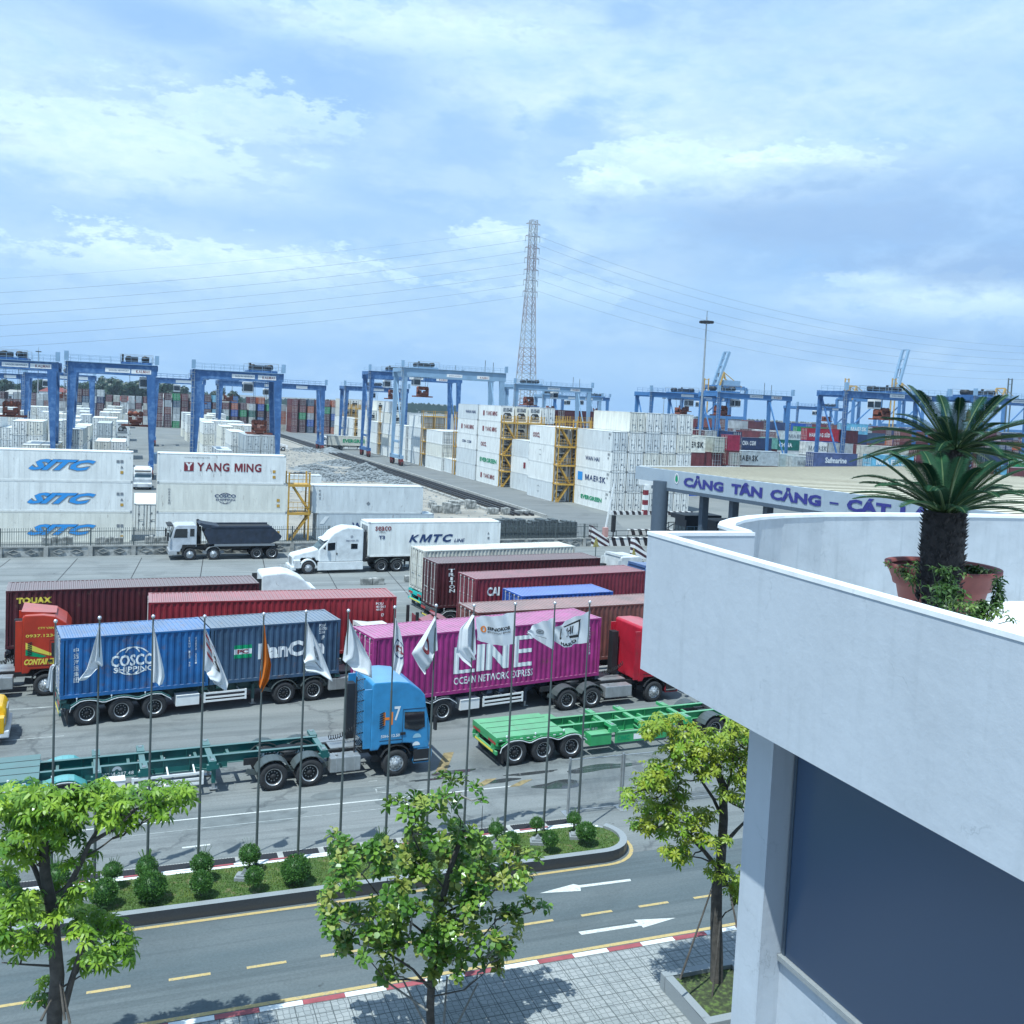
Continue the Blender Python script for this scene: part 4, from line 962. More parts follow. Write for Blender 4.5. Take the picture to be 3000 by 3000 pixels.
def shrub_mesh(seed, r, kind=0):
    rnd = random.Random(seed); mb = MB()
    n = 2600 if r > .38 else 1900
    mb.lathe((0, 0, 0), (0, 0, 1), [(.001, -.7*r), (.55*r, -.55*r), (.78*r, 0), (.6*r, .5*r), (.001, .76*r)], 14, 0)
    for k in range(n):
        z = rnd.uniform(-.75, 1); q = rnd.uniform(0, 2*PI); rr = math.sqrt(max(0, 1-z*z))
        d = Vector((rr*math.cos(q), rr*math.sin(q), z)); bump = 1+.12*noise.noise(d*3.1+Vector((seed, 0, 0)))+.04*rnd.uniform(-1, 1)
        R_ = r*bump*(rnd.uniform(.82, 1.03) if rnd.random() < .8 else rnd.uniform(.5, .85))
        p = d*R_; p.z *= .95
        l = rnd.uniform(.045, .075)*(1 if kind == 0 else .8); a = (d+Vector((rnd.uniform(-.8, .8), rnd.uniform(-.8, .8), rnd.uniform(-.3, .9)))).normalized(); s = a.cross(Vector((rnd.uniform(-1, 1), rnd.uniform(-1, 1), rnd.uniform(-1, 1)))).normalized()*l*.33
        mb.add([p-a*l*.3, p+s, p+a*l*.8, p-s], [(0, 1, 2, 3)], 1 if rnd.random() < (.28 if z > 0 else .1) else 0)
    if kind == 1:
        for k in range(10):
            q = rnd.uniform(0, 6.28); t = rnd.uniform(.1, .7); d = Vector((math.cos(q)*t, math.sin(q)*t, 1)); p = d.normalized()*r
            for j in range(6): pp = p+Vector((d.x*.03*j, d.y*.03*j, .035*j)); mb.add([pp, pp+Vector((.03, .01, .02)), pp+Vector((0, 0, .05))], [(0, 1, 2)], 1)
    return mb.mesh('foliage', [m_shrub, m_shrubT])
# ------------------------------------------------------------------ the ground and roads
def road_mat(name, c1, c2, stain=.3, sc1=.35, cracks=0, rough=.85, streak=True):
    m = bpy.data.materials.new(name); m.use_nodes = True; t = m.node_tree; b = t.nodes['Principled BSDF']; b.inputs['Roughness'].default_value = rough
    g = t.nodes.new('ShaderNodeTexCoord'); v = g.outputs['Object']
    mp_ = t.nodes.new('ShaderNodeMapping'); mp_.inputs['Scale'].default_value = (.12, 1, 1) if streak else (1, 1, 1); t.links.new(v, mp_.inputs[0])
    a = nz(t, mp_.outputs[0], sc1*2.2, 6, .6); d = nz(t, v, sc1, 7, .65, .6); e = nz(t, v, 14, 3)
    c = mixc(t, ramp(t, a.outputs[0], (.35, 0), (.65, 1)), c1, c2)
    c = mixc(t, mth(t, 'MULTIPLY', ramp(t, d.outputs[0], (.52, 0), (.66, 1)), stain), c, (c1[0]*.35, c1[1]*.36, c1[2]*.38))
    if streak:
        mq = t.nodes.new('ShaderNodeMapping'); mq.inputs['Scale'].default_value = (.035, 1.7, 1); mq.inputs['Rotation'].default_value = (0, 0, -.03); t.links.new(v, mq.inputs[0]); q_ = nz(t, mq.outputs[0], 1, 5, .7)
        c = mixc(t, mth(t, 'MULTIPLY', ramp(t, q_.outputs[0], (.50, 0), (.60, 1)), .32), c, (c1[0]*.45, c1[1]*.46, c1[2]*.48))
        sp_ = nz(t, v, 2.3, 2, .5); c = mixc(t, mth(t, 'MULTIPLY', ramp(t, sp_.outputs[0], (.74, 0), (.78, 1)), .6), c, (.03, .032, .035))
    c = mixc(t, 1.0, c, ramp(t, e.outputs[0], (.3, .86), (.7, 1.08)), 'MULTIPLY')
    if cracks:
        vo = t.nodes.new('ShaderNodeTexVoronoi'); vo.feature = 'DISTANCE_TO_EDGE'; vo.inputs['Scale'].default_value = cracks
        dn = nz(t, v, 2, 4); mx = t.nodes.new('ShaderNodeVectorMath'); mx.operation = 'ADD'; t.links.new(v, mx.inputs[0]); t.links.new(dn.outputs['Color'], mx.inputs[1]); t.links.new(mx.outputs[0], vo.inputs['Vector'])
        c = mixc(t, mth(t, 'MULTIPLY', ramp(t, vo.outputs[0], (0, 1), (.012, 0)), .5), c, (.04, .045, .05))
    t.links.new(c, b.inputs['Base Color'])
    bp = t.nodes.new('ShaderNodeBump'); bp.inputs['Strength'].default_value = .25; bp.inputs['Distance'].default_value = .01; t.links.new(e.outputs[0], bp.inputs['Height']); t.links.new(bp.outputs[0], b.inputs['Normal'])
    return m
def sheet(name, pts, z, m): b = MB(); b.sheet(pts, z); return struct(b.build(name, [m]))
def rect(name, x0, x1, y0, y1, z, m): return sheet(name, [(x0, y0), (x1, y0), (x1, y1), (x0, y1)], z, m)
m_ground = road_mat('yard_ground', (.155, .165, .162), (.21, .215, .205), .3, .05, streak=False)
m_asph = road_mat('truck_yard_asphalt', (.14, .155, .155), (.21, .22, .215), .5, .22, .1)
m_street = road_mat('street_asphalt', (.082, .104, .112), (.118, .136, .14), .22, .3)
m_slab = road_mat('concrete_slabs', (.18, .195, .195), (.24, .25, .245), .35, .25)
m_sand = road_mat('sandy_ground', (.27, .25, .215), (.35, .325, .28), .4, .12, streak=False)
m_conroad = road_mat('terminal_road', (.15, .16, .162), (.19, .195, .19), .25, .2)
rect('ground', -4000, 4000, -600, 6000, 0, m_ground)
rect('truck_yard', -150, 59, 27.2, 66, .004, m_asph)
rect('street', -150, 70, 15, 27.6, .008, m_street)
sheet('far_road', [(-150, 66), (59, 66), (59, 93.8), (-150, 80)], .008, m_slab)
sheet('rubble_ground', [(15, 103), (50.2, 118), (50.2, 330), (15, 330)], .006, m_sand)
sheet('terminal_road', [(52, 96), (60.6, 118), (60.6, 420), (51.6, 420), (51.6, 118), (40, 100), (40, 96)], .008, m_conroad)
j = MB()
for k, x in enumerate(range(-40, 60, 5)): j.add([(x-1.0, 67, .013), (x-.94, 67, .013), (x+.9, 88.5, .013), (x+.84, 88.5, .013)], [(0, 1, 2, 3)])
for y in (74.5, 81.5): j.add([(-80, y-3, .013), (58, y+1.5, .013), (58, y+1.54, .013), (-80, y-2.96, .013)], [(0, 1, 2, 3)])
struct(j.build('road_joints', [m_dark]))
# sidewalk
m_pave = bpy.data.materials.new('sidewalk_pavers'); m_pave.use_nodes = True; t = m_pave.node_tree; b = t.nodes['Principled BSDF']; b.inputs['Roughness'].default_value = .85
g = t.nodes.new('ShaderNodeTexCoord'); v = g.outputs['Object']
vo = t.nodes.new('ShaderNodeTexVoronoi'); vo.feature = 'DISTANCE_TO_EDGE'; vo.inputs['Scale'].default_value = 6.2; vo.inputs['Randomness'].default_value = .28; t.links.new(v, vo.inputs['Vector'])
vc = t.nodes.new('ShaderNodeTexVoronoi'); vc.inputs['Scale'].default_value = 6.2; vc.inputs['Randomness'].default_value = .28; t.links.new(v, vc.inputs['Vector'])
br = t.nodes.new('ShaderNodeTexBrick'); br.offset = 0; br.inputs['Scale'].default_value = 1; br.inputs['Brick Width'].default_value = .42; br.inputs['Row Height'].default_value = .42; br.inputs['Mortar Size'].default_value = .012; br.inputs['Color1'].default_value = br.inputs['Color2'].default_value = (1, 1, 1, 1); br.inputs['Mortar'].default_value = (0, 0, 0, 1); t.links.new(v, br.inputs['Vector'])
hs = t.nodes.new('ShaderNodeSeparateColor'); t.links.new(vc.outputs['Color'], hs.inputs[0])
n_ = nz(t, v, .7, 5)
c = mixc(t, hs.outputs[0], (.25, .265, .265), (.32, .33, .325)); c = mixc(t, ramp(t, n_.outputs[0], (.4, 0), (.7, .5)), c, (.22, .24, .235))
c = mixc(t, ramp(t, vo.outputs[0], (.03, .8), (.08, 0)), c, (.10, .11, .115)); c = mixc(t, mth(t, 'SUBTRACT', 1.0, br.outputs['Fac'] if False else br.outputs['Color']), c, (.08, .09, .09))
t.links.new(c, b.inputs['Base Color'])
sw = MB(); sw.bx(-60, 40, 3, 22.28, 0, .15); struct(sw.build('sidewalk', [m_pave]))
kb = MB()
for k in range(-30, 40): kb.bx(k*1.0+.004, k+1-.004, 22.282, 22.46, 0, .16, k % 2)
struct(kb.build('kerb', [m_kr, m_kw], bevel=0))
mk = MB(); mk.sheet([(-60, 22.73), (60, 22.73), (60, 22.86), (-60, 22.86)], .012)
for x in (0,): pass
dash = [((5, 2924), (98, 2911)), ((300, 2882), (435, 2860)), ((575, 2840), (706, 2820)), ((821, 2803), (933, 2786)), ((1150, 2748), (1262, 2731)), ((1438, 2705), (1524, 2690)), ((1635, 2676), (1733, 2660)), ((1817, 2647), (1908, 2633)), ((1986, 2620), (2064, 2608))]
P0 = G(5, 2924); P1 = G(2064, 2608)
x = -2.62-6*1.85
for k in range(26): mk.sheet([(x, 24.36), (x+.98, 24.36), (x+.98, 24.47), (x, 24.47)], .012); x += 1.85
struct(mk.build('yellow_markings', [m_yline]))
# planter island
tipx, tr_ = 14.35, 1.22
def stadium(off, x0=-40, n=14):
    yc = 28.42; r = tr_-off; pts = [(x0, yc-r)]
    for k in range(n+1): a = -PI/2+PI*k/n; pts.append((tipx+r*math.cos(a), yc+r*math.sin(a)))
    pts.append((x0, yc+r)); return pts
o_, i_ = stadium(0), stadium(.24)
kb = MB(); n = len(o_)
for k in range(n-1):
    a, b2, c2, d2 = o_[k], o_[k+1], i_[k+1], i_[k]
    zt = .36 if k < 11 else .22
    kb.add([(*a, 0), (*b2, 0), (*b2, zt), (*a, zt)], [(0, 1, 2, 3)], 1 if k < 11 else 0)
    mi = 0 if k < 12 else 2
    kb.add([(*a, zt), (*b2, zt), (*c2, zt), (*d2, zt)], [(0, 1, 2, 3)], mi); kb.add([(*d2, zt), (*c2, zt), (*c2, .1), (*d2, .1)], [(0, 1, 2, 3)], 0)
struct(kb.build('planter_kerb', [m_gran, m_grand, m_kw]))
rk = MB()
for k in range(-20, 14): rk.bx(k*1.03, k*1.03+1.02, 29.655, 29.74, 0, .232, (k % 2))
struct(rk.build('planter_back_kerb', [m_kr, m_kw]))
mk = MB(); e1 = stadium(-.10); e2 = stadium(-.22)
for k in range(12): mk.add([(*e1[k], .013), (*e1[k+1], .013), (*e2[k+1], .013), (*e2[k], .013)], [(3, 2, 1, 0)])
struct(mk.build('yellow_edge_line', [m_yline]))
m_grassb = mat('grass_soil', (.07, .12, .025), .95, var=.5, scale=3, col2=(.11, .105, .045), c2at=.60, bump=.6)
gr = MB(); gr.sheet(stadium(.24), .27); struct(gr.build('lawn', [m_grassb]))
m_grass = leafmat('grass_blade', (.10, .19, .03), (.16, .22, .04), .25)
rnd = random.Random(3); gb = MB()
for k in range(26000):
    x = rnd.uniform(-2.5, 15.3); y = rnd.uniform(27.47, 29.4)
    if x > tipx and (x-tipx)**2+(y-28.42)**2 > .94: continue
    if noise.noise(Vector((x*1.3, y*1.3, 0))) < -.38: continue
    h = rnd.uniform(.02, .05); a = rnd.uniform(0, 6.28); dx, dy = math.cos(a)*.014, math.sin(a)*.014
    gb.add([(x-dx, y-dy, .27), (x+dx, y+dy, .27), (x+dy*1.5, y-dx*1.5, .27+h)], [(0, 1, 2)])
o = gb.build('grass', [m_grass]); tag(o, 'short green grass on the planter island under the flagpoles', 'grass'); struct(o, 'stuff')
# drain gratings
dg = MB(); dg.bx(-25, 14.9, 29.98, 30.62, .0, .012, 0)
x = -24.8
while x < 14.6:
    dg.bx(x+.02, x+1.12, 30.03, 30.57, .012, .016, 1)
    for k in range(13): dg.bx(x+.05+k*.084, x+.066+k*.084, 30.03, 30.57, .016, .03, 2)
    x += 1.28
struct(dg.build('drain_gratings', [m_conc, m_dark, m_chassis]))
# white lines in the truck yard
wl = MB(); wl.sheet([(-30, 33.67), (14, 33.80), (14, 33.88), (-30, 33.75)], .011); wl.sheet([(-6, 32.9), (12, 33.05), (12, 33.09), (-6, 32.94)], .011, 1)
wl.sheet([(1.7, 31.62), (2.55, 31.64), (2.55, 31.74), (1.7, 31.72)], .011)
wl.sheet([(-30, 47.0), (-2.0, 47.4), (-2.0, 47.52), (-30, 47.12)], .011, 1); wl.sheet([(-30, 39.6), (-4.5, 40.1), (-4.5, 40.22), (-30, 39.72)], .011, 1)
wl.sheet([(-9, 43.0), (-2.4, 43.3), (-2.4, 43.4), (-9, 43.1)], .011, 1); wl.sheet([(16, 71), (40, 73), (40, 73.25), (16, 71.25)], .014, 1)
for a, b3, w_ in (((1105, 2322), (1160, 2324), .07), ((1105, 2325), (1101, 2312), .06), ((1195, 2318), (1262, 2311), .06), ((1200, 2330), (1245, 2324), .06), ((1200, 2330), (1196, 2320), .06), ((1093, 2310), (1128, 2306), .05), ((1080, 2290), (1105, 2288), .05)):
    p, q = G(*a), G(*b3); d = (q-p).normalized(); nn = Vector((-d.y, d.x, 0))*w_/2; wl.add([(v.x, v.y, .0115) for v in (p-nn, q-nn, q+nn, p+nn)], [(0, 1, 2, 3)], 1)
struct(wl.build('white_lane_lines', [m_wline, m_wline2]))
yl = MB()
for (a, b3) in (((1400, 2305), (1440, 2282)), ((1505, 2305), (1545, 2285)), ((1290, 2262), (1315, 2205))):
    p = G(*a); q = G(*b3); yl.sheet([(p.x-.2, p.y), (p.x+.25, p.y), (q.x+.22, q.y), (q.x-.22, q.y)], .0112)
struct(yl.build('worn_yellow_hatching', [mat('worn_yellow', (.27, .21, .10), .7, var=.5, scale=4)]))
def arrow(px, label):
    pass
ar = MB()
for pts in ([(1846, 2576), (1849, 2582), (1700, 2601.5), (1702, 2611), (1581, 2618), (1680, 2591), (1696, 2594.5)], [(1694, 2731), (1704, 2740), (1879, 2713), (1884, 2719), (1980, 2690), (1857, 2696), (1870, 2705)]):
    ar.sheet([tuple(G(*p)[:2]) for p in pts][::-1] if False else [tuple(G(*p)[:2]) for p in pts], .0125)
struct(ar.build('lane_arrows', [m_wline]))
def puddle(cx, cy, rx, ry, seed, ang=0):
    pts = []; 
    for k in range(40):
        a = 2*PI*k/40; q = 1+.55*noise.noise(Vector((math.cos(a)*1.2+seed, math.sin(a)*1.2, seed))); x, y = rx*q*math.cos(a), ry*q*math.sin(a)
        pts.append((cx+x*math.cos(ang)-y*math.sin(ang), cy+x*math.sin(ang)+y*math.cos(ang)))
    return pts
pd = MB()
for i, (px_, py_, rx, ry) in enumerate([(1470, 2288, .85, .16), (1640, 2300, 1.0, .35), (1330, 2262, 1.1, .15), (1760, 2250, 1.6, .3), (1560, 2265, 1.2, .12), (1250, 2285, .7, .1)]):
    q = G(px_, py_); pd.sheet(puddle(q.x, q.y, rx, ry, i*3.1+1, .05), .0105+.0002*i)
struct(pd.build('puddles', [m_puddle]))
pt = MB()
for i, (px_, py_, rx, ry) in enumerate([(1150, 2345, .6, .5), (760, 2400, 1.6, .5), (1030, 2320, 1.4, .35), (1280, 2330, .9, .4)]):
    q = G(px_, py_); pt.sheet(puddle(q.x, q.y, rx, ry, i*1.7+9, .1), .0095+.0002*i)
struct(pt.build('asphalt_patches', [mat('patched_asphalt', (.15, .165, .165), .85, var=.3, scale=2)]))

# ------------------------------------------------------------------ the white building at the right
PX = 6.9; ZT, ZB = 12.70, 10.70
bd = thing('white_building', 'white rendered office building with curved roof terrace parapet at right', 'building', (PX, 12.36, 0))
def wl_(p): return (p[0]-PX, p[1]-12.36)
cur = [(6.9, -3.0), (6.9, 12.36)]
B_ = G(2204, 1558, ZT); pts2 = [G(2128, 1538, ZT), G(2133, 1529, ZT), G(2160, 1520, ZT), G(2210, 1512, ZT), G(2280, 1507, ZT), G(2400, 1503.5, ZT), G(2550, 1503, ZT), G(2700, 1504, ZT), G(2850, 1506, ZT), G(3000, 1509, ZT), G(3150, 1514, ZT)]
def ribbon(mb, pts, th, z0, z1, m=0):
    n = len(pts); L_ = []; R_ = []
    for i in range(n):
        a = Vector(pts[max(i-1, 0)][:2]); c_ = Vector(pts[min(i+1, n-1)][:2]); p = Vector(pts[i][:2])
        if 0 < i < n-1:
            d1 = (p-a).normalized(); d2 = (c_-p).normalized(); n1_ = Vector((-d1.y, d1.x)); n2_ = Vector((-d2.y, d2.x)); nn = (n1_+n2_).normalized(); nn = nn/max(.4, nn.dot(n1_))
        else: d = (c_-a).normalized(); nn = Vector((-d.y, d.x))
        L_.append(p+nn*th/2); R_.append(p-nn*th/2)
    for i in range(n-1):
        a, b3, c_, d = L_[i], L_[i+1], R_[i+1], R_[i]
        vs = [(p.x-PX, p.y-12.36, z) for z in (z0, z1) for p in (a, b3, c_, d)]
        mb.add(vs, [(3, 2, 1, 0), (4, 5, 6, 7), (0, 1, 5, 4), (2, 3, 7, 6)]+([(3, 0, 4, 7)] if i == 0 else [])+([(1, 2, 6, 5)] if i == n-2 else []), m)
T_ = .16
mid1 = [(PX+T_/2, -3.0), (PX+T_/2, 12.36-T_/2), (B_.x, 12.36-T_/2+.0)]
pw = MB(); ribbon(pw, mid1, T_, ZB, ZT-.05); pw.build('front_parapet', [m_wall], bd)
pc = MB(); ribbon(pc, [(x, y) for x, y in mid1], T_+.02, ZT-.049, ZT); pc.build('parapet_coping', [m_cap], bd)
cpts = [(B_.x-.02, 12.45)]+[(p.x, p.y) for p in pts2]
cw = MB(); ribbon(cw, cpts, .22, ZB+.01, ZT-.052); cw.build('curved_parapet', [m_wall2], bd)
cc_ = MB(); ribbon(cc_, cpts, .26, ZT-.051, ZT-.002); cc_.build('curved_coping', [m_cap], bd)
fl = MB(); poly = [(PX+.02, -3), (PX+.02, 12.3), (B_.x, 12.3)]+[(p.x, p.y) for p in pts2]+[(pts2[-1].x, -3)]
fl.slab([wl_(p) for p in poly], ZB+.002, 10.98); fl.build('terrace_floor', [m_cap], bd)
lw = MB(); lw.bx(8.13-PX, 24, -15.4, -1.55, 0, 7.28); lw.bx(8.13-PX+.06, 24, -15.4, -1.55, 7.3, ZB, 1)
lw.build('lower_wall', [m_wall, m_wall], bd)
gw = MB(); gw.bx(8.135-PX, 8.185-PX, -15.3, -2.02, 7.36, ZB-.02); gw.build('dark_window_band', [m_bglass], bd)
for y_ in (-2.06,): MB().bx(8.12-PX, 8.134-PX, y_-.025, y_+.025, 7.36, ZB-.03).build('window_mullion', [m_colb], bd)
si = MB(); si.bx(8.06-PX, 8.19-PX, -15.3, -2.02, 7.285, 7.355); si.build('window_sill', [m_gran], bd)
pi_ = MB(); pi_.bx(7.8-PX, 8.9-PX, -2.0, -1.46, 0, ZB); pi_.build('corner_pilaster', [m_wall], bd)

# ------------------------------------------------------------------ toll gate canopy
c0 = Vector((51.76, 96.3)); c1 = Vector((58.2, 50.0)); cd = (c1-c0).normalized(); cn = Vector((cd.y, -cd.x))
ZC = 8.4
gt = thing('gate_canopy', 'long port gate canopy with beige ribbed roof and blue letters on the fascia', 'gate canopy', (c0.x, c0.y, 0))
far = (G(2310, 1370, ZC)-Vector((c0.x, c0.y, ZC))).normalized(); fdir = Vector((far.x, far.y)).normalized()
def cl(p): return (p[0]-c0.x, p[1]-c0.y)
fa = MB()
for k in range(38):
    a = c0+cd*(k*1.25); b3 = c0+cd*(k*1.25+1.24); q = fdir*.5
    fa.slab([cl(a), cl(b3), cl(b3+q), cl(a+q)], 6.55 if k > 2 else 7.0, ZC, 0)
fa.slab([cl(c0+cd*3), cl(c0+cd*47), cl(c0+cd*47+fdir*1), cl(c0+cd*3+fdir*1)], 6.2, 6.545, 1)
fa.build('fascia', [m_clad, m_colb], gt)
ef = MB()
for k in range(36):
    a = c0+fdir*(.52+k*1.25); b3 = c0+fdir*(.52+k*1.25+1.24); q = cd*.4
    ef.slab([cl(a), cl(b3), cl(b3+q), cl(a+q)], 7.0, ZC+.05, 0)
ef.build('side_fascia', [m_white], gt)
rf = MB()
E2 = fdir*46
a, b3, c_, d = c0+cd*.45+fdir*.6, c0+cd*47+fdir*.6, c0+cd*47+E2, c0+cd*.45+E2
vs = []; ns = 76; fs = []
for k in range(ns+1):
    t_ = k/ns; zz = (.0 if k % 2 else .16)
    p = a.lerp(b3, t_); q = d.lerp(c_, t_); vs += [(*cl(p), ZC-.25+zz), (*cl(q), ZC+.25+zz)]
for k in range(ns): fs.append((2*k, 2*k+2, 2*k+3, 2*k+1))
rf.add(vs, fs); rf.build('ribbed_roof', [m_beige], gt)
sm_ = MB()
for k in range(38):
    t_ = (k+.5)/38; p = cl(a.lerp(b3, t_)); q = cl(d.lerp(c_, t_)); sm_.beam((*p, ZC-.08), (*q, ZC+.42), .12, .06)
sm_.build('roof_seams', [mat('seam_shadow_brown', (.20, .18, .13), .7)], gt)  # seam strips coloured dark, painting in the shadow lines of the ribs
so_ = MB(); so_.slab([cl(c0+cd*.6+fdir*.7), cl(c0+cd*46+fdir*.7), cl(c0+cd*46+E2*.98), cl(c0+cd*.6+E2*.98)], 7.1, 7.3); so_.build('canopy_soffit', [m_colb], gt)
def hitf(x, y):
    d3 = ray(x, y); nn = Vector((cn.x, cn.y, 0)); t_ = (Vector((c0.x, c0.y, CAMH))-Vector((0, 0, CAMH))).dot(nn)/d3.dot(nn)
    p = Vector((0, 0, CAMH))+d3*t_; return (Vector((p.x, p.y))-c0).dot(cd), p.z
gl = []
for wd, xa, xb, ya, yb in (('CẢNG', 2005, 2120, 1385, 1432), ('TÂN', 2145, 2234, 1402, 1448), ('CẢNG', 2259, 2406, 1420, 1474), ('–', 2432, 2458, 1463, 1469), ('CÁT', 2484, 2611, 1446, 1497), ('LÁI', 2640, 2745, 1470, 1518)):
    u0_, v1_ = hitf(xa, ya); u1_, v0_ = hitf(xb, yb); vv = {'–': (7.35, 7.5)}.get(wd, (6.95, 8.22 if wd != 'TÂN' else 8.15))
    v, f = fit(wd, u0_, u1_, *vv, .05); gl.append((v, f, 0))
for off, mm in ((.05, m_navy), ):
    [decal('sign_word', [g_], lambda u, v: ((cd*u-fdir*off).x, (cd*u-fdir*off).y, v), [mat('sign_letter_blue', (.03, .03, .20), .4, var=0)], gt) for g_ in gl]
u_, v_ = hitf(1984, 1392)
decal('gate_emblem', [(*ring2(u_, 7.65, .34, .55, .10), 0), (*poly2([(u_-.25, 7.35), (u_+.25, 7.35), (u_+.1, 7.9), (u_-.15, 7.9)]), 1)], lambda u, v: ((cd*u-fdir*.05).x, (cd*u-fdir*.05).y, v), [m_white, m_greenL], gt)
k0 = MB(); p = AY(1932, 1500, 91.5); k0.tube((*cl(p), 0), (*cl(p), 7.2), .85, n=24); k0.build('round_column', [m_colb], gt)
for x_ in (2061, 2149, 2250, 2367, 2480, 2600):
    d3 = ray(x_, 1500); nn = Vector((cn.x, cn.y, 0)); t_ = (Vector((c0.x, c0.y, 0))+Vector((fdir.x, fdir.y, 0))*1.6).dot(nn)/d3.dot(nn); p = d3*t_
    k0 = MB(); k0.bx(p.x-c0.x-.35, p.x-c0.x+.35, p.y-c0.y-.35, p.y-c0.y+.35, 0, 7.2); k0.build('square_column', [m_colb], gt)
for i, (x_, y_, w_, nm) in enumerate([(1985, 93, 3.2, 'first'), (2075, 88, 3.5, 'second'), (2200, 80, 4, 'third')]):
    p = AY(x_, 1520, y_)
    bt = thing('toll_booth', f'dark toll booth with framed windows, {nm} one under the gate canopy from left', 'toll booth', (p.x+2, p.y, 0), 0, 'toll booths')
    b3 = MB(); b3.bx(-1.6, 2.2, -1.2, 1.2, 0, 3.0); b3.bx(-2.0, 2.6, -1.5, 1.5, 3.0, 3.5); b3.build('booth_wall', [m_booth], bt)
    b3 = MB()
    for k in range(3): b3.bx(-1.63, -1.605, -1.1+k*.75, -.45+k*.75, 1.2, 2.2)
    for k in range(4): b3.bx(-1.45+k*.9, -.7+k*.9, -1.23, -1.205, 1.2, 2.2)
    b3.build('booth_window', [m_shield], bt)
    b3 = MB()
    for k in range(5): b3.bx(-1.52+k*.9, -1.46+k*.9, -1.25, -1.2, 1.1, 2.3)
    b3.bx(-1.55, 2.2, -1.25, -1.2, 1.1, 1.17); b3.bx(-1.55, 2.2, -1.25, -1.2, 2.23, 2.3); b3.build('window_frame', [m_cbl], bt)
# ------------------------------------------------------------------ far fence, low wall, barriers
def fy(x): return 90.0+.067*x
wl2 = MB(); wy = fy(0)
x = -44
segs = []
while x < 46:
    a, b3 = x, x+3.4
    wl2.slab([(a, fy(a)), (b3, fy(b3)), (b3, fy(b3)+.22), (a, fy(a)+.22)], 0, .78, 0)
    wl2.slab([(a-.02, fy(a)-.06), (b3+.02, fy(b3)-.06), (b3+.02, fy(b3)+.28), (a-.02, fy(a)+.28)], .781, .9, 1)
    wl2.slab([(a-.17, fy(a)-.1), (a+.17, fy(a)-.1), (a+.17, fy(a)+.3), (a-.17, fy(a)+.3)], 0, .84, 1)
    for k in range(2):   # diamond relief
        cx = a+1.0+k*1.3; yy = fy(cx)-.03
        for p, q in (((cx-.45, .42), (cx, .62)), ((cx, .62), (cx+.45, .42)), ((cx+.45, .42), (cx, .22)), ((cx, .22), (cx-.45, .42))): wl2.beam((p[0], yy, p[1]), (q[0], yy, q[1]), .05, .05, 1)
    x += 3.4
o = wl2.build('low_wall', [m_concd, m_conc]); tag(o, 'low weathered concrete wall with diamond relief below the picket fence', 'wall')
fn = thing('picket_fence', 'grey steel picket fence standing on the low concrete wall', 'fence', (0, 90, 0))
pk = MB(); x = -44
while x < 46:
    y = fy(x)-90+.1; pk.beam((x, y, .9), (x, y, 2.32), .028, .028); pk.add([(x-.03, y, 2.32), (x+.03, y, 2.32), (x, y, 2.44)], [(0, 1, 2)]); x += .17
for z in (1.05, 2.1): pk.beam((-44, fy(-44)-90+.1, z), (46, fy(46)-90+.1, z), .04, .05)
pk.build('pickets', [m_pole], fn)
x = -44
while x < 46: q = MB(); q.bx(x-.06, x+.06, fy(x)-90+.03, fy(x)-90+.17, .9, 2.4); q.build('post', [m_pole], fn); x += 3.4
def cblock(label, p, L, H, D=.7, rz=0, n=3, grp='concrete blocks', hay=False):
    t_ = MB()
    for k in range(n): t_.bx(-L/2+k*L/n+.02, -L/2+(k+1)*L/n-.02, 0, D, 0, H*random.uniform(.9, 1.05))
    o = t_.build('concrete_block', [m_concd], bevel=.05); o.location = p; o.rotation_euler = (0, 0, rz); tag(o, label, 'concrete block', grp); return o
for nm, x0, x1 in (('left', 120, 212), ('middle', 278, 362), ('right', 424, 500)):
    a = AY(x0, 1600, 92.5); b3 = AY(x1, 1600, 92.5); cblock(f'{nm} row of rough concrete blocks behind the picket fence below the blue lettered containers' if nm != 'right' else 'row of rough concrete blocks behind the fence beside the dump truck cab', ((a.x+b3.x)/2, 92.6, 0), b3.x-a.x, 1.25, n=6)
for i, (px_, py_, w_, h_, lb) in enumerate([(1285, 1503, 34, 22, 'small grey concrete block left of the block pile beside the rail tracks'), (1325, 1505, 50, 30, 'wide concrete block in the pile near the end of the grey reefer'), (1382, 1492, 30, 26, 'dark stacked pallet block by the rail tracks'), (1448, 1508, 30, 20, 'pale concrete block at the near end of the rail tracks'), (1485, 1509, 22, 20, 'dirty concrete block right of the pale one by the tracks'), (1535, 1508, 44, 12, 'low broken concrete block on the end of the tracks'), (1270, 1490, 22, 18, 'concrete block at the corner of the grey reefer'), (1340, 1480, 46, 12, 'black slab lying on top of the block pile')]):
    p = G(px_, py_); s_ = (p-Vector((0, 0, CAMH))).dot(fw)/F; cblock(lb, p, w_*s_, h_*s_, 1.2, 0, 2, 'blocks by the rail tracks')
p = G(1092, 1714); cblock('broken pale concrete kerb block lying behind the red container on the road', p, 1.9, .55, .5, 0, 2, 'concrete blocks')
p = G(1195, 1706); cblock('small rubble block beside the cream container doors', p, .5, .5, .5, 0, 1, 'concrete blocks')
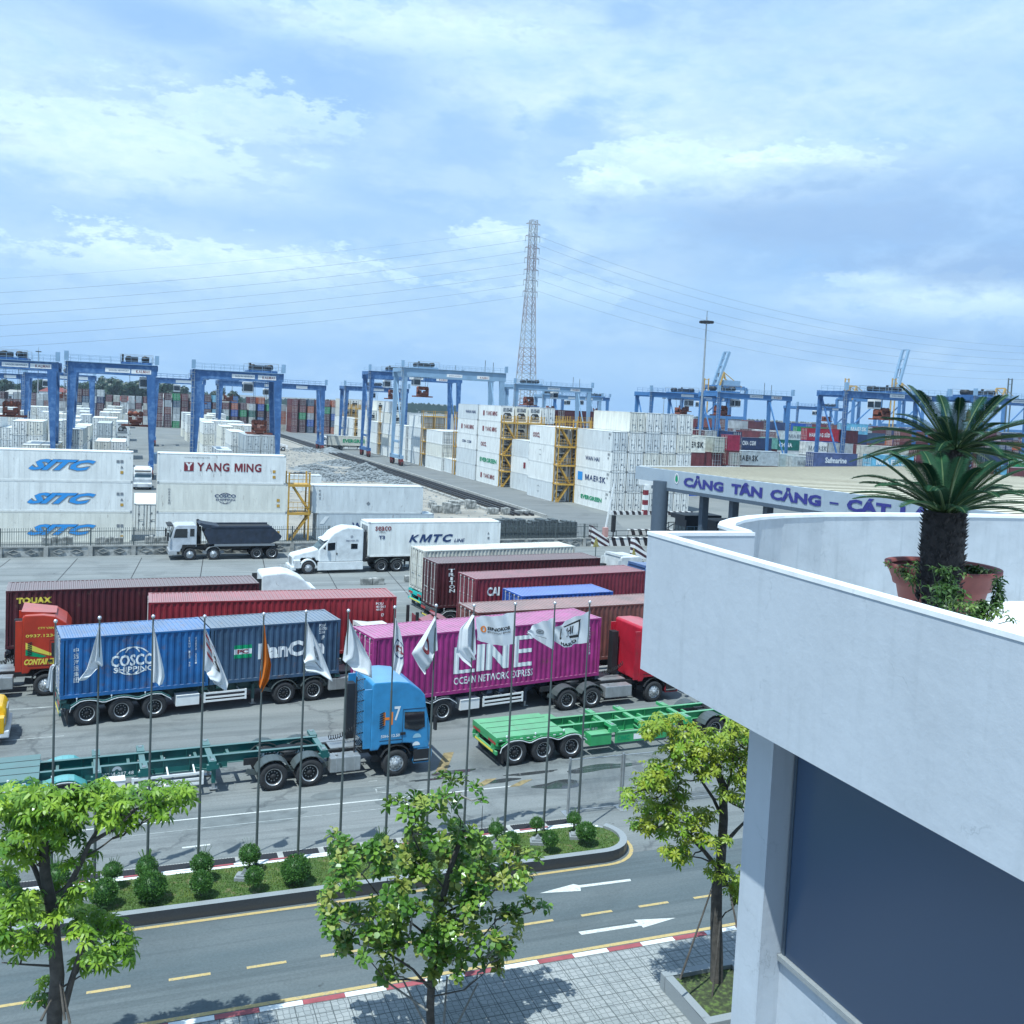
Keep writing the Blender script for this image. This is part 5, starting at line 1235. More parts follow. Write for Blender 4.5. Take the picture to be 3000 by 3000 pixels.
# screened enclosure behind the fence
q = thing('screened_crates', 'row of crates under dark screen netting behind the fence', 'crates', (34.6, 95, 0)); b3 = MB()
rnd = random.Random(5)
for k in range(14): b3.bx(-.5+k*.74, .2+k*.74, 0, 1.4, 0, 2.35+rnd.uniform(-.15, .25))
b3.build('netting', [mat('screen_netting', (.10, .12, .13), .9, var=.8, scale=5, bump=1)], q)
b3 = MB()
for k in range(20): b3.bx(.0+k*.5, .06+k*.5, -.06, -.003, 0, 2.5)
b3.bx(-.5, 10, -.07, -.003, 1.2, 1.26); b3.build('slat_frame', [m_pole], q)
# striped barriers
m_stripe = bpy.data.materials.new('black_white_stripes'); m_stripe.use_nodes = True; t = m_stripe.node_tree; b_ = t.nodes['Principled BSDF']; g = t.nodes.new('ShaderNodeTexCoord'); s3 = t.nodes.new('ShaderNodeSeparateXYZ'); t.links.new(g.outputs['Object'], s3.inputs[0])
fr_ = mth(t, 'FRACT', mth(t, 'MULTIPLY', mth(t, 'ADD', s3.outputs[0], mth(t, 'MULTIPLY', s3.outputs[2], .35)), 1.05)); c = mixc(t, mth(t, 'GREATER_THAN', fr_, .5), (.66, .66, .65), (.025, .02, .025)); t.links.new(c, b_.inputs['Base Color']); b_.inputs['Roughness'].default_value = .7
m_stripe2 = bpy.data.materials.new('slanted_stripes'); m_stripe2.use_nodes = True; t = m_stripe2.node_tree; b_ = t.nodes['Principled BSDF']; g = t.nodes.new('ShaderNodeTexCoord'); s3 = t.nodes.new('ShaderNodeSeparateXYZ'); t.links.new(g.outputs['Object'], s3.inputs[0])
fr_ = mth(t, 'FRACT', mth(t, 'MULTIPLY', mth(t, 'ADD', mth(t, 'MULTIPLY', s3.outputs[0], .55), s3.outputs[2]), 1.75)); c = mixc(t, mth(t, 'GREATER_THAN', fr_, .5), (.70, .70, .70), (.05, .02, .03)); t.links.new(c, b_.inputs['Base Color']); b_.inputs['Roughness'].default_value = .6
for (xa, xb, yb_, hh, lb) in ((1733, 1785, 1601, 2.2, 'black and white slanted crash cushion at the end of the fence'), (1857, 1896, 1640, 2.1, 'black and white slanted crash cushion nearest the white building')):
    a = G(xa, yb_); c_ = AY(xb, yb_, a.y); L_ = c_.x-a.x
    o = MB().prism([(0, 0), (L_, 0), (L_, .55), (0, hh)], 0, .9, 0).build('crash_cushion', [m_stripe2], bevel=.03); o.location = a; tag(o, lb, 'crash cushion', 'crash cushions')
a = G(1785, 1600)
o = MB().bx(0, 7.5, 0, .5, 0, .85).bx(0, 7.5, -.05, .55, .85, .9).build('striped_kerb', [m_stripe]); o.location = (a.x, a.y, 0); tag(o, 'black and white striped traffic island kerb in front of the gate', 'kerb')
o = MB().bx(0, 11, 0, .4, 0, .7).build('striped_kerb', [m_stripe]); o.location = (G(1745, 1540).x, 101, 0); tag(o, 'far striped kerb behind the railing near the gate', 'kerb')
a = G(1790, 1508); o = MB().bx(0, 13, 0, .5, 0, .5).build('striped_kerb', [m_stripe]); o.location = (a.x, a.y, 0); tag(o, 'striped kerb below the nearest reefer stack', 'kerb')
rl = MB(); x0, y0 = 47.0, 96.5
for z in (.6, 1.15): rl.beam((0, 0, z), (10.5, .6, z), .06)
for k in range(8): rl.beam((k*1.5, k*.085, 0), (k*1.5, k*.085, 1.2), .07)
for dy in (0, 1.2): rl.beam((7, .4+dy, 0), (10.5, .6+dy, 1.9), .08); rl.beam((10.5, .6+dy, 1.9), (13, .7+dy, 1.9), .08); rl.beam((10.5, .6+dy, .1), (10.5, .6+dy, 1.9), .07)
o = rl.build('handrail', [m_pole]); o.location = (x0, y0, 0); tag(o, 'grey steel handrail with steps in front of the gate column', 'railing')
p = G(1781, 1600)
bg = thing('boom_barrier', 'raised white barrier arm on a pinkish post in front of the gate', 'barrier', (p.x, p.y+.8, 0)); MB().bx(-.25, .25, -.25, .25, 0, 1.9).build('barrier_post', [mat('faded_red', (.45, .26, .24), .6)], bg, bevel=.03); MB().beam((0, 0, 1.7), (.75, 0, 6.6), .16, .12).build('barrier_arm', [m_white], bg)
MB().bx(.75, 1.1, -.2, .2, 1.4, 3.2).bx(.9, 1.0, -.05, .05, 0, 1.4).build('signal_box', [m_dark], bg)
for px_, py_, lb in ((1744, 1632, 'warning cone lantern on the maroon container roof'), (1854, 1668, 'warning cone lantern beside the pale red container roof')):
    p = G(px_, py_, 0); s = thing('traffic_sign', lb.replace('lantern', 'sign').replace('on the maroon container roof', 'behind the maroon container').replace('beside the pale red container roof', 'beside the teal cab'), 'traffic sign', (p.x, p.y, 0), 0, 'yellow black cones'); MB().tube((0, 0, 0), (0, 0, 1.2), .05, n=8).build('sign_post', [m_pole], s); MB().add([(-.32, -.02, 1.0), (.32, -.02, 1.0), (0, -.02, 2.0), (-.32, .02, 1.0), (.32, .02, 1.0), (0, .02, 2.0)], [(0, 1, 2), (5, 4, 3), (0, 3, 4, 1), (1, 4, 5, 2), (2, 5, 3, 0)]).build('sign_plate', [mat('yellow_black_sign', (.42, .36, .1), .6, var=.8, scale=8)], s)
st = thing('height_sign', 'red and white striped post carrying a small sign board beside the reefer stacks', 'sign post', (G(1888, 1508).x, G(1888, 1508).y, 0)); sp = MB()
for k in range(6): sp.bx(-.3, .3, -.3, .3, k*.7, k*.7+.69, k % 2)
sp.build('striped_post', [m_redL, m_white], st); MB().bx(-1.1, 1.1, -.1, .1, 4.2, 5.1).build('sign_board', [m_white], st)
# wire mesh fence by the island tip
wf = thing('wire_fence', 'thin grey wire mesh gate panels beside the island tip', 'fence', (14.7, 30.95, 0))
for i, (xa, xb) in enumerate([(0, 2.05), (2.15, 4.3), (4.35, 6.4)]):
    m_ = MB(); ya = .12*xa*0
    for z in (.12, 1.98): m_.tube((xa, 0, z), (xb, 0, z), .02, n=6)
    for x in (xa+.02, xb-.02): m_.tube((x, 0, .05), (x, 0, 2.0), .022, n=6)
    m_.build('panel_frame', [m_steel], wf); m_ = MB(); k = xa+.08
    while k < xb: m_.beam((k, 0, .12), (k, 0, 1.98), .006); k += .05
    for z in (.4, .8, 1.2, 1.6): m_.beam((xa, 0, z), (xb, 0, z), .006)
    m_.build('wire_mesh', [m_steel], wf)
for x in (-.02, 2.1, 4.32): q = MB(); q.tube((x, 0, 0), (x, 0, 2.05), .045, n=8); q.bx(x-.15, x+.15, -.3, .3, 0, .02); q.build('fence_post', [m_steel], wf)

# ------------------------------------------------------------------ rails and rubble
tk = MB()
for (xa, xb) in ((47.9, 49.4),):
    for x in (46.6, 47.4, 48.6, 49.4): tk.beam((x, 119.5, .16), (x, 420, .16), .30, .30, 0)
    for k in range(150): tk.bx(46.2, 49.8, 120+k*1.2, 120.5+k*1.2, .01, .1, 1)
struct(tk.build('rail_track', [m_rail, m_sleeper]))
ke = MB()
for k in range(60): ke.bx(50.5, 50.8, 118+k*3.3, 121.2+k*3.3, 0, .35)
for k in range(60): ke.bx(44.7, 45.2, 122+k*3.3+random.uniform(-.5, .5), 124.4+k*3.3, 0, .3)
struct(ke.build('rail_kerb', [m_conc]))
rnd = random.Random(11); rb = MB()
ico = [(0, 0, -1), (.72, -.53, -.45), (-.28, -.85, -.45), (-.89, 0, -.45), (-.28, .85, -.45), (.72, .53, -.45), (.28, -.85, .45), (-.72, -.53, .45), (-.72, .53, .45), (.28, .85, .45), (.89, 0, .45), (0, 0, 1)]
icf = [(0, 1, 2), (1, 0, 5), (0, 2, 3), (0, 3, 4), (0, 4, 5), (1, 5, 10), (2, 1, 6), (3, 2, 7), (4, 3, 8), (5, 4, 9), (1, 10, 6), (2, 6, 7), (3, 7, 8), (4, 8, 9), (5, 9, 10), (6, 10, 11), (7, 6, 11), (8, 7, 11), (9, 8, 11), (10, 9, 11)]
def rock(mb, x, y, z, r): 
    q = rnd.uniform(0, 6.28); s = [rnd.uniform(.5, 1.1) for _ in range(3)]
    mb.add([(x+r*(a*math.cos(q)-b_*math.sin(q))*s[0]*rnd.uniform(.8, 1.2), y+r*(a*math.sin(q)+b_*math.cos(q))*s[1]*rnd.uniform(.8, 1.2), z+r*c_*s[2]*.7) for a, b_, c_ in ico], icf)
heaps = [(G(600, 1345), 3.0, 1.0), (G(968, 1325), 3.5, 1.6), (G(1000, 1360), 4.0, 1.0), (G(1070, 1385), 3.5, 1.8), (G(1110, 1400), 3.5, 1.2), (G(920, 1375), 4, 1.0), (G(1060, 1400), 4, 1.0), (G(960, 1400), 4, .9), (G(900, 1320), 4, .9), (G(880, 1400), 4, .8), (G(1150, 1410), 3, .8)]
for k in range(5200):
    if k % 4: h = rnd.choice(heaps); a = rnd.uniform(0, 6.28); d = abs(rnd.gauss(0, .55)); x = h[0].x+math.cos(a)*d*h[1]*1.2; y = h[0].y+math.sin(a)*d*h[1]*2.2; z = max(0, h[2]*(1-d)); r_ = rnd.uniform(.12, .45)
    else: x = rnd.uniform(18, 45); y = rnd.uniform(116, 260); z = 0; r_ = rnd.uniform(.08, .3)
    if x > 45.8 or y < 112: continue
    rock(rb, x, y, z, r_)
for h in heaps:
    n = 14
    vs = [(h[0].x, h[0].y, h[2]*.9)]+[(h[0].x+math.cos(2*PI*k/n)*h[1]*1.1*rnd.uniform(.8, 1.2), h[0].y+math.sin(2*PI*k/n)*h[1]*2*rnd.uniform(.8, 1.2), -.02) for k in range(n)]
    rb.add(vs, [(0, 1+k, 1+(k+1) % n) for k in range(n)])
o = rb.build('rubble', [m_rock]); tag(o, 'heaps of broken grey concrete rubble on sandy ground beside the tracks', 'rubble'); struct(o, 'stuff')
rb = MB()
for k in range(260): p = G(rnd.uniform(815, 870), rnd.uniform(1655, 1690)); rock(rb, p.x, p.y, 0, rnd.uniform(.06, .28))
o = rb.build('rubble', [m_rock]); tag(o, 'small rubble pile in front of the white bonneted truck', 'rubble'); struct(o, 'stuff')
# ------------------------------------------------------------------ lettered containers on trailers
def suv(root, x, y, side_y=0.0):
    """pixel -> (u, v) on the side plane of a placed container (rotation about z)"""
    a = root.rotation_euler.z; o = Vector(root.location); ex = Vector((math.cos(a), math.sin(a), 0)); ey = Vector((-math.sin(a), math.cos(a), 0))
    d = ray(x, y); c = Vector((0, 0, CAMH)); t = (o+ey*side_y-c).dot(ey)/d.dot(ey); p = c+d*t-o
    return p.dot(ex), p.z
def tx(root, t, xa, xb, ya, yb, m=0, bold=.02, shear=0, z=None):
    """text box from pixels (xa..xb at mid height; ya top, yb bottom)"""
    ym = (ya+yb)/2; u0_, _ = suv(root, xa, ym); u1_, _ = suv(root, xb, ym); um = (xa+xb)/2
    v1_ = suv(root, um, ya)[1]; v0_ = suv(root, um, yb)[1]
    v, f = fit(t, u0_, u1_, v0_, v1_, bold, shear); return (v, f, m)
def lz(root, geos, L, mats, corr=True):
    return side_decal(root, geos, L, corr, mats)
L40, L20 = 12.19, 6.058
ZB_ = 1.24
def rot(a, x, y): return x*math.cos(a)-y*math.sin(a), x*math.sin(a)+y*math.cos(a)
# blue + slate twenty footers
a = R(8.3); A0 = (-2.64, 44.35)
k = container(L20, 2.59, 'dry', BLUE, 'weathered blue twenty foot container with white globe logo on the nearest loaded trailer', (*A0, ZB_), a, old=True)
g = [tx(k, 'COSCO', 325, 452, 1917, 1951, 0, .03), tx(k, 'SHIPPING', 333, 450, 1952, 1968, 0, .02)]
u_, v_ = suv(k, 388, 1936); g += [(*q[:2], 0) for q in globe(u_, v_, .78)]
for i, c_ in enumerate('中远海运集团'): g.append(tx(k, c_, 216, 231, 1898+i*17.5, 1913+i*17.5, 0, .012))
for xx, tt in ((553, 'CSNU 123 45'), (572, 'COSCO 22G1')):
    for i, c_ in enumerate(tt): g.append(tx(k, c_, xx, xx+5, 1867+i*8, 1873+i*8, 0, .01)) if c_ != ' ' else None
lz(k, g, L20, [m_letter])
dx, dy = rot(a, L20+.06, 0)
k = container(L20, 2.59, 'dry', SLATE, 'slate blue twenty foot container with white lettering and small flag emblem', (A0[0]+dx, A0[1]+dy, ZB_), a)
g = [tx(k, 'PanCon', 757, 950, 1878, 1924, 0, .05)]
u_, v_ = suv(k, 712, 1909); g += [(*poly2([(u_-.4, v_-.3), (u_+.4, v_-.3), (u_+.4, v_-.12), (u_-.4, v_-.12)]), 1), (*poly2([(u_-.4, v_-.12), (u_+.4, v_-.12), (u_+.4, v_+.12), (u_-.4, v_+.12)]), 0), (*poly2([(u_-.4, v_+.12), (u_+.4, v_+.12), (u_+.4, v_+.3), (u_-.4, v_+.3)]), 1)]
lz(k, g, L20, [m_letter, m_greenL]); vv, ff = fit('PC', u_-.25, u_+.25, v_-.1, v_+.1, .04); side_decal(k, [(vv, ff, 0)], L20, True, [m_redL], .022)
lz(k, [tx(k, 'PCLU', 936, 953, 1828, 1836), tx(k, '325701', 935, 958, 1838, 1846), tx(k, '22G1', 935, 952, 1849, 1856), tx(k, 'UP', 941, 951, 1862, 1874)], L20, [m_letter])
trailer('black skeletal trailer carrying the blue and slate containers', (A0[0], A0[1], 0), a, (.03, .09, .09), 12.3, (1.05, 2.42, 3.79), loaded=True, guardcol=(.04, .16, .16))
dx, dy = rot(a, 15.9, .0)
cabover('white cab roof with dark deflector visible behind the pink container', (A0[0]+dx, A0[1]+dy, 0), a, (.72, .73, .72), xr=-7.6, axr=(-6.35, -4.95), roof='low', H=3.05, cablen=2.2)
# pink
a = R(10.8); A1 = (9.84, 40.95)
k = container(L40, 2.896, 'dry', PINK, 'bright magenta forty foot container with huge white letters', (*A1, ZB_), a)
g = [tx(k, 'L', 1331, 1392, 1895, 1972, 0, .0), tx(k, 'I', 1398, 1420, 1888, 1966, 0, .0), tx(k, 'N', 1424, 1492, 1884, 1960, 0, .06), tx(k, 'E', 1508, 1560, 1862, 1952, 0, .0), tx(k, 'OCEAN NETWORK EXPRESS', 1331, 1561, 1972, 1993, 0, .015)]
for i, c_ in enumerate('TCNU 45G1'): g.append(tx(k, c_, 1725, 1730, 1838+i*9, 1845+i*9, 0, .01)) if c_ != ' ' else None
lz(k, g, L40, [m_letter])
trailer('dark trailer carrying the magenta container with white side guard', (A1[0], A1[1], 0), a, (.03, .045, .08), 12.3, (1.0, 2.25, 3.5), loaded=True)
cabover('bright red tractor pulling the magenta container at the white building', (25.85, 42.35, 0), R(4), (.42, .015, .035), xr=-7.4, axr=(-6.3, -4.95), xf=-1.4, roof='high', H=3.85, cablen=2.35, lowcol=(.25, .02, .03))
# touax
a = R(3.7); A2 = (-5.66, 53.15)
k = container(L40, 2.896, 'dry', MAROON, 'dark maroon container with yellow lettering at its left end', (*A2, ZB_+.05), a)
lz(k, [tx(k, 'TOUAX', 48, 152, 1750, 1768, 0, .06)], L40, [m_yelL])
trailer('black trailer under the dark maroon container with yellow lettering', (A2[0], A2[1], 0), a, (.025, .025, .03), 12.3, (1.0, 2.3, 3.6), loaded=True)
conventional('white sleeper cab seen behind the bright red container roof', (13.1, 59.3, 0), R(1), (.76, .78, .79))
cabover('low cab of the tractor under the dark maroon container', (12.6, 54.2, 0), R(3), (.2, .2, .22), roof='low', H=2.9, xr=-6.4, axr=(-5.6, -4.3))
cabover('orange red tractor with yellow stripes beside the blue container', (-2.2, 49.2, 0), R(2), (.42, .035, .015), xr=-8.4, axr=(-7.2, -5.8), xf=-1.35, roof='high', H=3.8, cablen=2.35, lowcol=(.25, .03, .03), text='defl', name='tractor_truck')
REDL = [o for o in COL.objects if o.get('label', '').startswith('orange red tractor')][0]
cabr = [c for c in REDL.children if c.name.startswith('cab')][0]
g = []
for pts, m_ in (([(-2.2, 2.25), (-2.2, 2.55), (-1.0, 1.95), (-1.2, 1.9)], 0), ([(-2.2, 1.95), (-2.2, 2.22), (-1.3, 1.88), (-1.5, 1.82)], 1)): g.append((*poly2(pts), m_))
v, f = fit('0937.123456', -2.2, -.6, 2.78, 2.92, .02); g.append((v, f, 0)); v, f = fit('CONTAINER', -2.25, -.9, 1.5, 1.78, .05, .3); g.append((v, f, 0)); v, f = fit('CTY VAN TAI', -1.7, -.75, 3.15, 3.25, .02); g.append((v, f, 0))
decal('cab_lettering', g, lambda u, v: (u, .022, v), [m_yelL, m_greenL], cabr)
# bright red 2
a = R(-.6); A3 = (.84, 49.75)
k = container(L40, 2.896, 'dry', RED, 'bright red container with pale pink roof behind the slate one', (*A3, ZB_), a)
lz(k, [tx(k, 'PCIU', 1102, 1123, 1765, 1772), tx(k, '401013', 1102, 1130, 1774, 1781), tx(k, '45G1', 1102, 1120, 1783, 1789), tx(k, 'CP', 1117, 1125, 1797, 1806)], L40, [m_letter])
trailer('black trailer under the bright red container', (A3[0], A3[1], 0), a, (.03, .03, .035), 12.3, (1.0, 2.3, 3.6), loaded=True)
conventional('dark crimson bonneted tractor roof right of the bright red container', (18.6, 49.2, 0), R(0), (.26, .015, .04), L=8.2, lowroof=True)
# right hand group
def loaded(NL, zt, ang, L, H, kind, col, lab, tl, tcol, tloc=None, lt=None, old=False, end='door', fr=None):
    z0 = zt-H; k = container(L, H, kind, col, lab, (NL[0], NL[1], z0), R(ang), old=old, end=end, framecol=fr)
    trailer(tl, (NL[0]-.02, NL[1], 0), R(ang), tcol, L+.15 if L > 8 else 8.2, (1.0, 2.3, 3.6) if L > 8 else (.9, 2.2), loaded=True, z=z0-.06, box=L > 8)
    return k
loaded((18.72, 64.4), 4.2, 7.5, L40, 2.896, 'dry', CREAM, 'cream container with ribbed sides, farthest of the parked row', 'turquoise trailer under the cream container', (.01, .42, .38))
k = loaded((18.16, 59.3), 4.2, 6.5, L40, 2.896, 'dry', MAROON, 'dark maroon container with vertical white serif letters', 'black trailer under the container with vertical letters', (.03, .03, .035))
g = [tx(k, c_, 1318+i*.6-(4 if c_ != 'I' else -1), 1331+(2 if c_ != 'I' else -4), 1667+i*11.8, 1677+i*11.8, 0, .02) for i, c_ in enumerate('TRITON')]; lz(k, g, L40, [m_letter])
k = loaded((18.83, 53.75), 4.2, 7.8, L40, 2.896, 'dry', CAIR, 'crimson container with big white three letter name and salmon roof', 'dark trailer under the crimson container', (.03, .03, .035))
lz(k, [tx(k, 'CAI', 1427, 1464, 1720, 1746, 0, .04)], L40, [m_letter])
loaded((20.5, 50.6), 3.78, 6.2, L20, 2.59, 'dry', ROYAL, 'royal blue twenty foot container between crimson and brown ones', 'short trailer under the royal blue container', (.03, .03, .035))
loaded((16.0, 45.2), 4.15, 5.5, L40, 2.896, 'dry', BROWN, 'faded brown container with rust stains on its roof behind the magenta one', 'trailer under the faded brown container', (.03, .03, .035), old=True)
cabover('teal tractor at the right end of the crimson container', (36.3, 57.0, 0), R(7), (.01, .22, .22), roof='low', H=3.3, xr=-6.3, axr=(-5.5, -4.2))
cabover('blue tractor at the right end of the maroon container', (36.6, 61.6, 0), R(6), (.08, .14, .32), roof='low', H=3.3, xr=-6.3, axr=(-5.5, -4.2))
cabover('white tractor of the cream container mostly hidden', (37.4, 67.0, 0), R(7), (.66, .68, .68), roof='low', H=3.2, xr=-6.3, axr=(-5.5, -4.2))
cabover('grey tractor of the royal blue container by the white parapet', (33.6, 51.9, 0), R(5), (.22, .25, .28), roof='low', H=2.9, xr=-6.5, axr=(-5.6, -4.3))
cabover('dark red tractor of the brown container hidden by the parapet', (34.6, 47.3, 0), R(4), (.25, .03, .03), roof='low', H=3.3, xr=-6.6, axr=(-5.8, -4.5))
# white reefer and bonneted truck
a = R(4); A4 = (18.32, 79.75)
k = container(12.0, 2.896, 'reef', REEF, 'white reefer container with large slanted dark blue letters behind the white truck', (*A4, 1.3), a, end='fridge')
g = [tx(k, 'seaco', 1100, 1147, 1542, 1555, 1, .015), tx(k, 'KMTC', 1198, 1327, 1565, 1589, 0, .05, .3), tx(k, 'LINE', 1330, 1362, 1578, 1588, 0, .02, .3), tx(k, 'HNA', 1110, 1130, 1557, 1562, 2, 0), tx(k, 'T3', 1110, 1128, 1569, 1580, 0, .05)]
u_, v_ = suv(k, 1431, 1562); g.append((*poly2([(u_-.1, v_-.1), (u_+.1, v_-.1), (u_, v_+.12)]), 2)); u_, v_ = suv(k, 1431, 1576); g.append((*poly2([(u_-.09, v_-.1), (u_+.09, v_-.1), (u_+.09, v_+.1), (u_-.09, v_+.1)]), 2))
lz(k, g, 12.0, [m_navy, m_redL, m_grey], False)
b2 = rot(a, 12.1, 2.44)
trailer('black trailer carrying the white reefer container', (A4[0]+b2[0], A4[1]+b2[1], 0), a+PI, (.03, .03, .035), 12.3, (1.0, 2.3, 3.6), loaded=True, z=1.24)
rt_, cb_ = conventional('white bonneted sleeper truck pulling the white reefer', (12.0, 81.75, 0), a+PI, (.72, .75, .76), L=9.5)
g = []; v, f = fit('70H 031.75', -5.35, -4.3, 2.6, 2.75, .01); g.append(([( -9.65-x_, y_) for x_, y_ in v], f, 0)); g.append((*ring2(-4.8, 3.0, .1, .1, .03), 0))
decal('cab_lettering', g, lambda u, v: (u, 2.376, v), [m_navy], cb_)
o = dump_truck('dark blue tipper truck with grey cab driving along the low wall', (2.95, 89.35, 0), PI+R(2.2))
# blue tractor + teal trailer
rt_, cb_ = cabover('sky blue tractor in the front lane pulling an empty teal trailer', (11.05, 35.9, 0), R(3.5), (.055, .25, .50), xr=-7.0, axr=(-6.05, -4.72), xf=-1.42, roof='high', H=3.72, cablen=2.45, bottom=1.0)
g = []; v, f = fit('50H-912.50', -2.05, -1.3, 1.56, 1.68, .02); g.append((v, f, 0)); v, f = fit('H', -2.0, -1.6, 2.05, 2.55, .03); g.append((v, f, 1)); v, f = fit('7', -1.55, -1.3, 2.2, 2.75, .02); g.append((v, f, 0)); g.append((*ring2(-.6, 1.45, .17, .17, .17, 0, PI), 2)); g.append((*ring2(-.62, 1.15, .15, .15, .15, 0, PI), 0))
decal('cab_lettering', g, lambda u, v: (u, .022, v), [m_letter, m_orangeL, mat('pale_blue_print', (.3, .5, .62), .5)], cb_)
q = MB()
for k_ in range(7):
    q.beam((-2.95, .5, 1.2+k_*.42), (-2.55, .7, 1.2+k_*.42), .04)
for s_ in (-1, 1):
    for k_ in range(26): z = 1.0+k_*.12; q.beam((-2.95, .45, z), (-2.62, .62, z+s_*.35), .014, .014, 1)
q.bx(-2.97, -2.94, .4, .5, .9, 3.9); q.build('mesh_screen', [m_chassis, m_steel], rt_)
TT = trailer('empty teal skeletal trailer behind the sky blue tractor', (-6.3, 35.15, 0), R(3.2), (.015, .11, .105), 13.4, (1.75, 3.08, 4.4), deck=3.6, z=1.24, guardcol=(.07, .33, .34))
g = []
TTd = []
v, f = fit('CIMC DONGGUAN', 10.9, 12.6, .96, 1.12, .02); TTd.append((v, f, 0)); v, f = fit('50RM-087.48', 5.55, 6.6, .82, .95, .01); TTd.append((v, f, 0)); TTd.append((*ring2(6.05, 1.0, .16, .16, .1, 0, PI), 0))
decal('frame_lettering', TTd, lambda u, v: (u, .70, v), [m_letter], TT)
GT = trailer('empty bright green skeletal trailer in the front lane', (13.72, 35.75, 0), R(4.2), (.06, .34, .12), 12.6, (.82, 2.1, 3.4), deck=3.05, z=1.2, side='green')
v, f = fit('CIMC', 5.6, 6.2, .52, .72, .03); g = [(v, f, 0)]; v, f = fit('HT', 7.1, 7.4, .52, .72, .03); g.append((v, f, 0)); g.append((*poly2([(6.4, .5), (7.0, .5), (7.0, .74), (6.4, .74)]), 1))
decal('guard_lettering', g, lambda u, v: (u, .022, v), [m_greenL, m_white], GT)
v, f = fit('50RM-128.22', 4.3, 5.0, .85, .95, .01); decal('frame_lettering', [(v, f, 0)], lambda u, v: (u, .70, v), [m_letter], GT)
cabover('green tractor of the bright green trailer behind tree and parapet', (30.3, 37.0, 0), R(4.2), (.03, .25, .12), roof='high', H=3.8, xr=-6.9, axr=(-5.95, -4.65))
conventional('yellow truck nose entering at the left edge', (-4.45, 42.55, 0), R(3), (.78, .46, .01), L=8, lowroof=True)
yt = [o for o in COL.objects if o.get('label', '').startswith('yellow truck nose')][0]
for c_ in yt.children:
    if c_.name.startswith('bumper'): c_.color = (.7, .72, .74, 1)

# ------------------------------------------------------------------ front row of the yard
YR = 98.0
LS, HS = 11.86, 2.80
xs0 = AY(389, 1400, YR).x-LS
for t_ in range(3):
    k = container(LS, HS-.01, 'reef', REEF if t_ else REEF3, ('bottom', 'middle', 'top')[t_]+' white reefer of the front stack with slanted blue letters', (xs0, YR, t_*HS), 0, group='front reefer stack left')
    u0_, u1_ = ((2.55, 8.45), (2.3, 8.45), (2.2, 8.3))[t_ % 3]
    xs_ = {2: (82, 282), 1: (78, 282), 0: (78, 282)}[t_]; ys_ = {2: (1345, 1379), 1: (1443, 1477), 0: (1535, 1568)}[t_]
    # bold slanted letters with grey outline behind
    gA = []; gB = []
    q = tx(k, 'SITC', xs_[0], xs_[1], ys_[0], ys_[1], 0, .09, .55); q2 = tx(k, 'SITC', xs_[0]+1, xs_[1]-1, ys_[0]+1, ys_[1]-1, 0, .045, .55)
    side_decal(k, [q], LS, False, [m_grey], .014); side_decal(k, [(q2[0], q2[1], 0)], LS, False, [m_blueL], .02)
    g = []
    for px_, dy_, m_ in ((357, 30, 0), (357, 46, 1), (357, 62, 2), (346, 30, 0)):
        u_, v_ = suv(k, px_, (1322, 1417, 1510)[2-t_]+dy_); g.append((*poly2([(u_-.13, v_-.13), (u_+.13, v_-.13), (u_+(.0 if m_ == 1 else .13), v_+.13), (u_-(.0 if m_ == 1 else .13), v_+.13)]), 0 if m_ < 2 else 1))
    side_decal(k, g, LS, False, [m_grey, m_yel])
xy0 = AY(461, 1400, YR).x
for t_, (lb, col) in enumerate((('bottom white reefer of the second front stack with round globe logo', REEF), ('middle cream tinted reefer of the second front stack with round globe logo', REEF3), ('top reefer of the second front stack with dark red name and square emblem', REEF))):
    k = container(LS+(.25 if t_ < 2 else 0), HS-.01, 'reef', col, lb, (xy0, YR, t_*HS), 0, group='front reefer stack right')
    if t_ == 2:
        g = [tx(k, 'YANG MING', 577, 766, 1357, 1382, 0, .03), tx(k, 'www.yangming.com', 540, 615, 1338, 1343, 1, .0)]
        u_, v_ = suv(k, 553.5, 1367); g += [(*poly2([(u_-.43, v_-.42), (u_+.43, v_-.42), (u_+.43, v_+.42), (u_-.43, v_+.42)]), 0)]
        side_decal(k, g, LS, False, [m_redL, m_grey]); vv, ff = fit('Y', u_-.33, u_+.33, v_-.34, v_+.38, .06); side_decal(k, [(vv, ff, 0)], LS, False, [m_white], .02)
    else:
        yo = (1544, 1448)[t_]
        g = [tx(k, 'COSCO', 629, 691, yo, yo+10, 0, .03)]; u_, v_ = suv(k, 660, yo+12); g += [(*q[:2], 0) for q in globe(u_, v_, .66)]
        if t_: g.append(tx(k, 'SHIPPING', 632, 689, yo+13, yo+19, 0, .02))
        for i, c_ in enumerate('中远海运集团'): g.append(tx(k, c_, 492, 499, yo-18+i*8, yo-11+i*8, 1, .01)) if t_ or i < 4 else None
        side_decal(k, g, LS, False, [m_navy, m_grey])
    g = []
    for px_, py_ in ((803, 48), (803, 64)): u_, v_ = suv(k, px_+(12 if t_ < 2 else 0), (1334, 1418, 1512)[2-t_]+py_); g.append((*poly2([(u_-.14, v_-.14), (u_+.14, v_-.14), (u_+.14, v_+.14), (u_-.14, v_+.14)]), 0))
    side_decal(k, g, LS, False, [m_yel])
x3 = AY(915, 1430, 98.5); x4 = AY(1240, 1436, 98.5)
k = container(x4.x-x3.x, 2.8, 'reef', REEF2, 'light grey reefer with small vertical letters left of the rubble', (x3.x, 98.5, 2.72), 0)
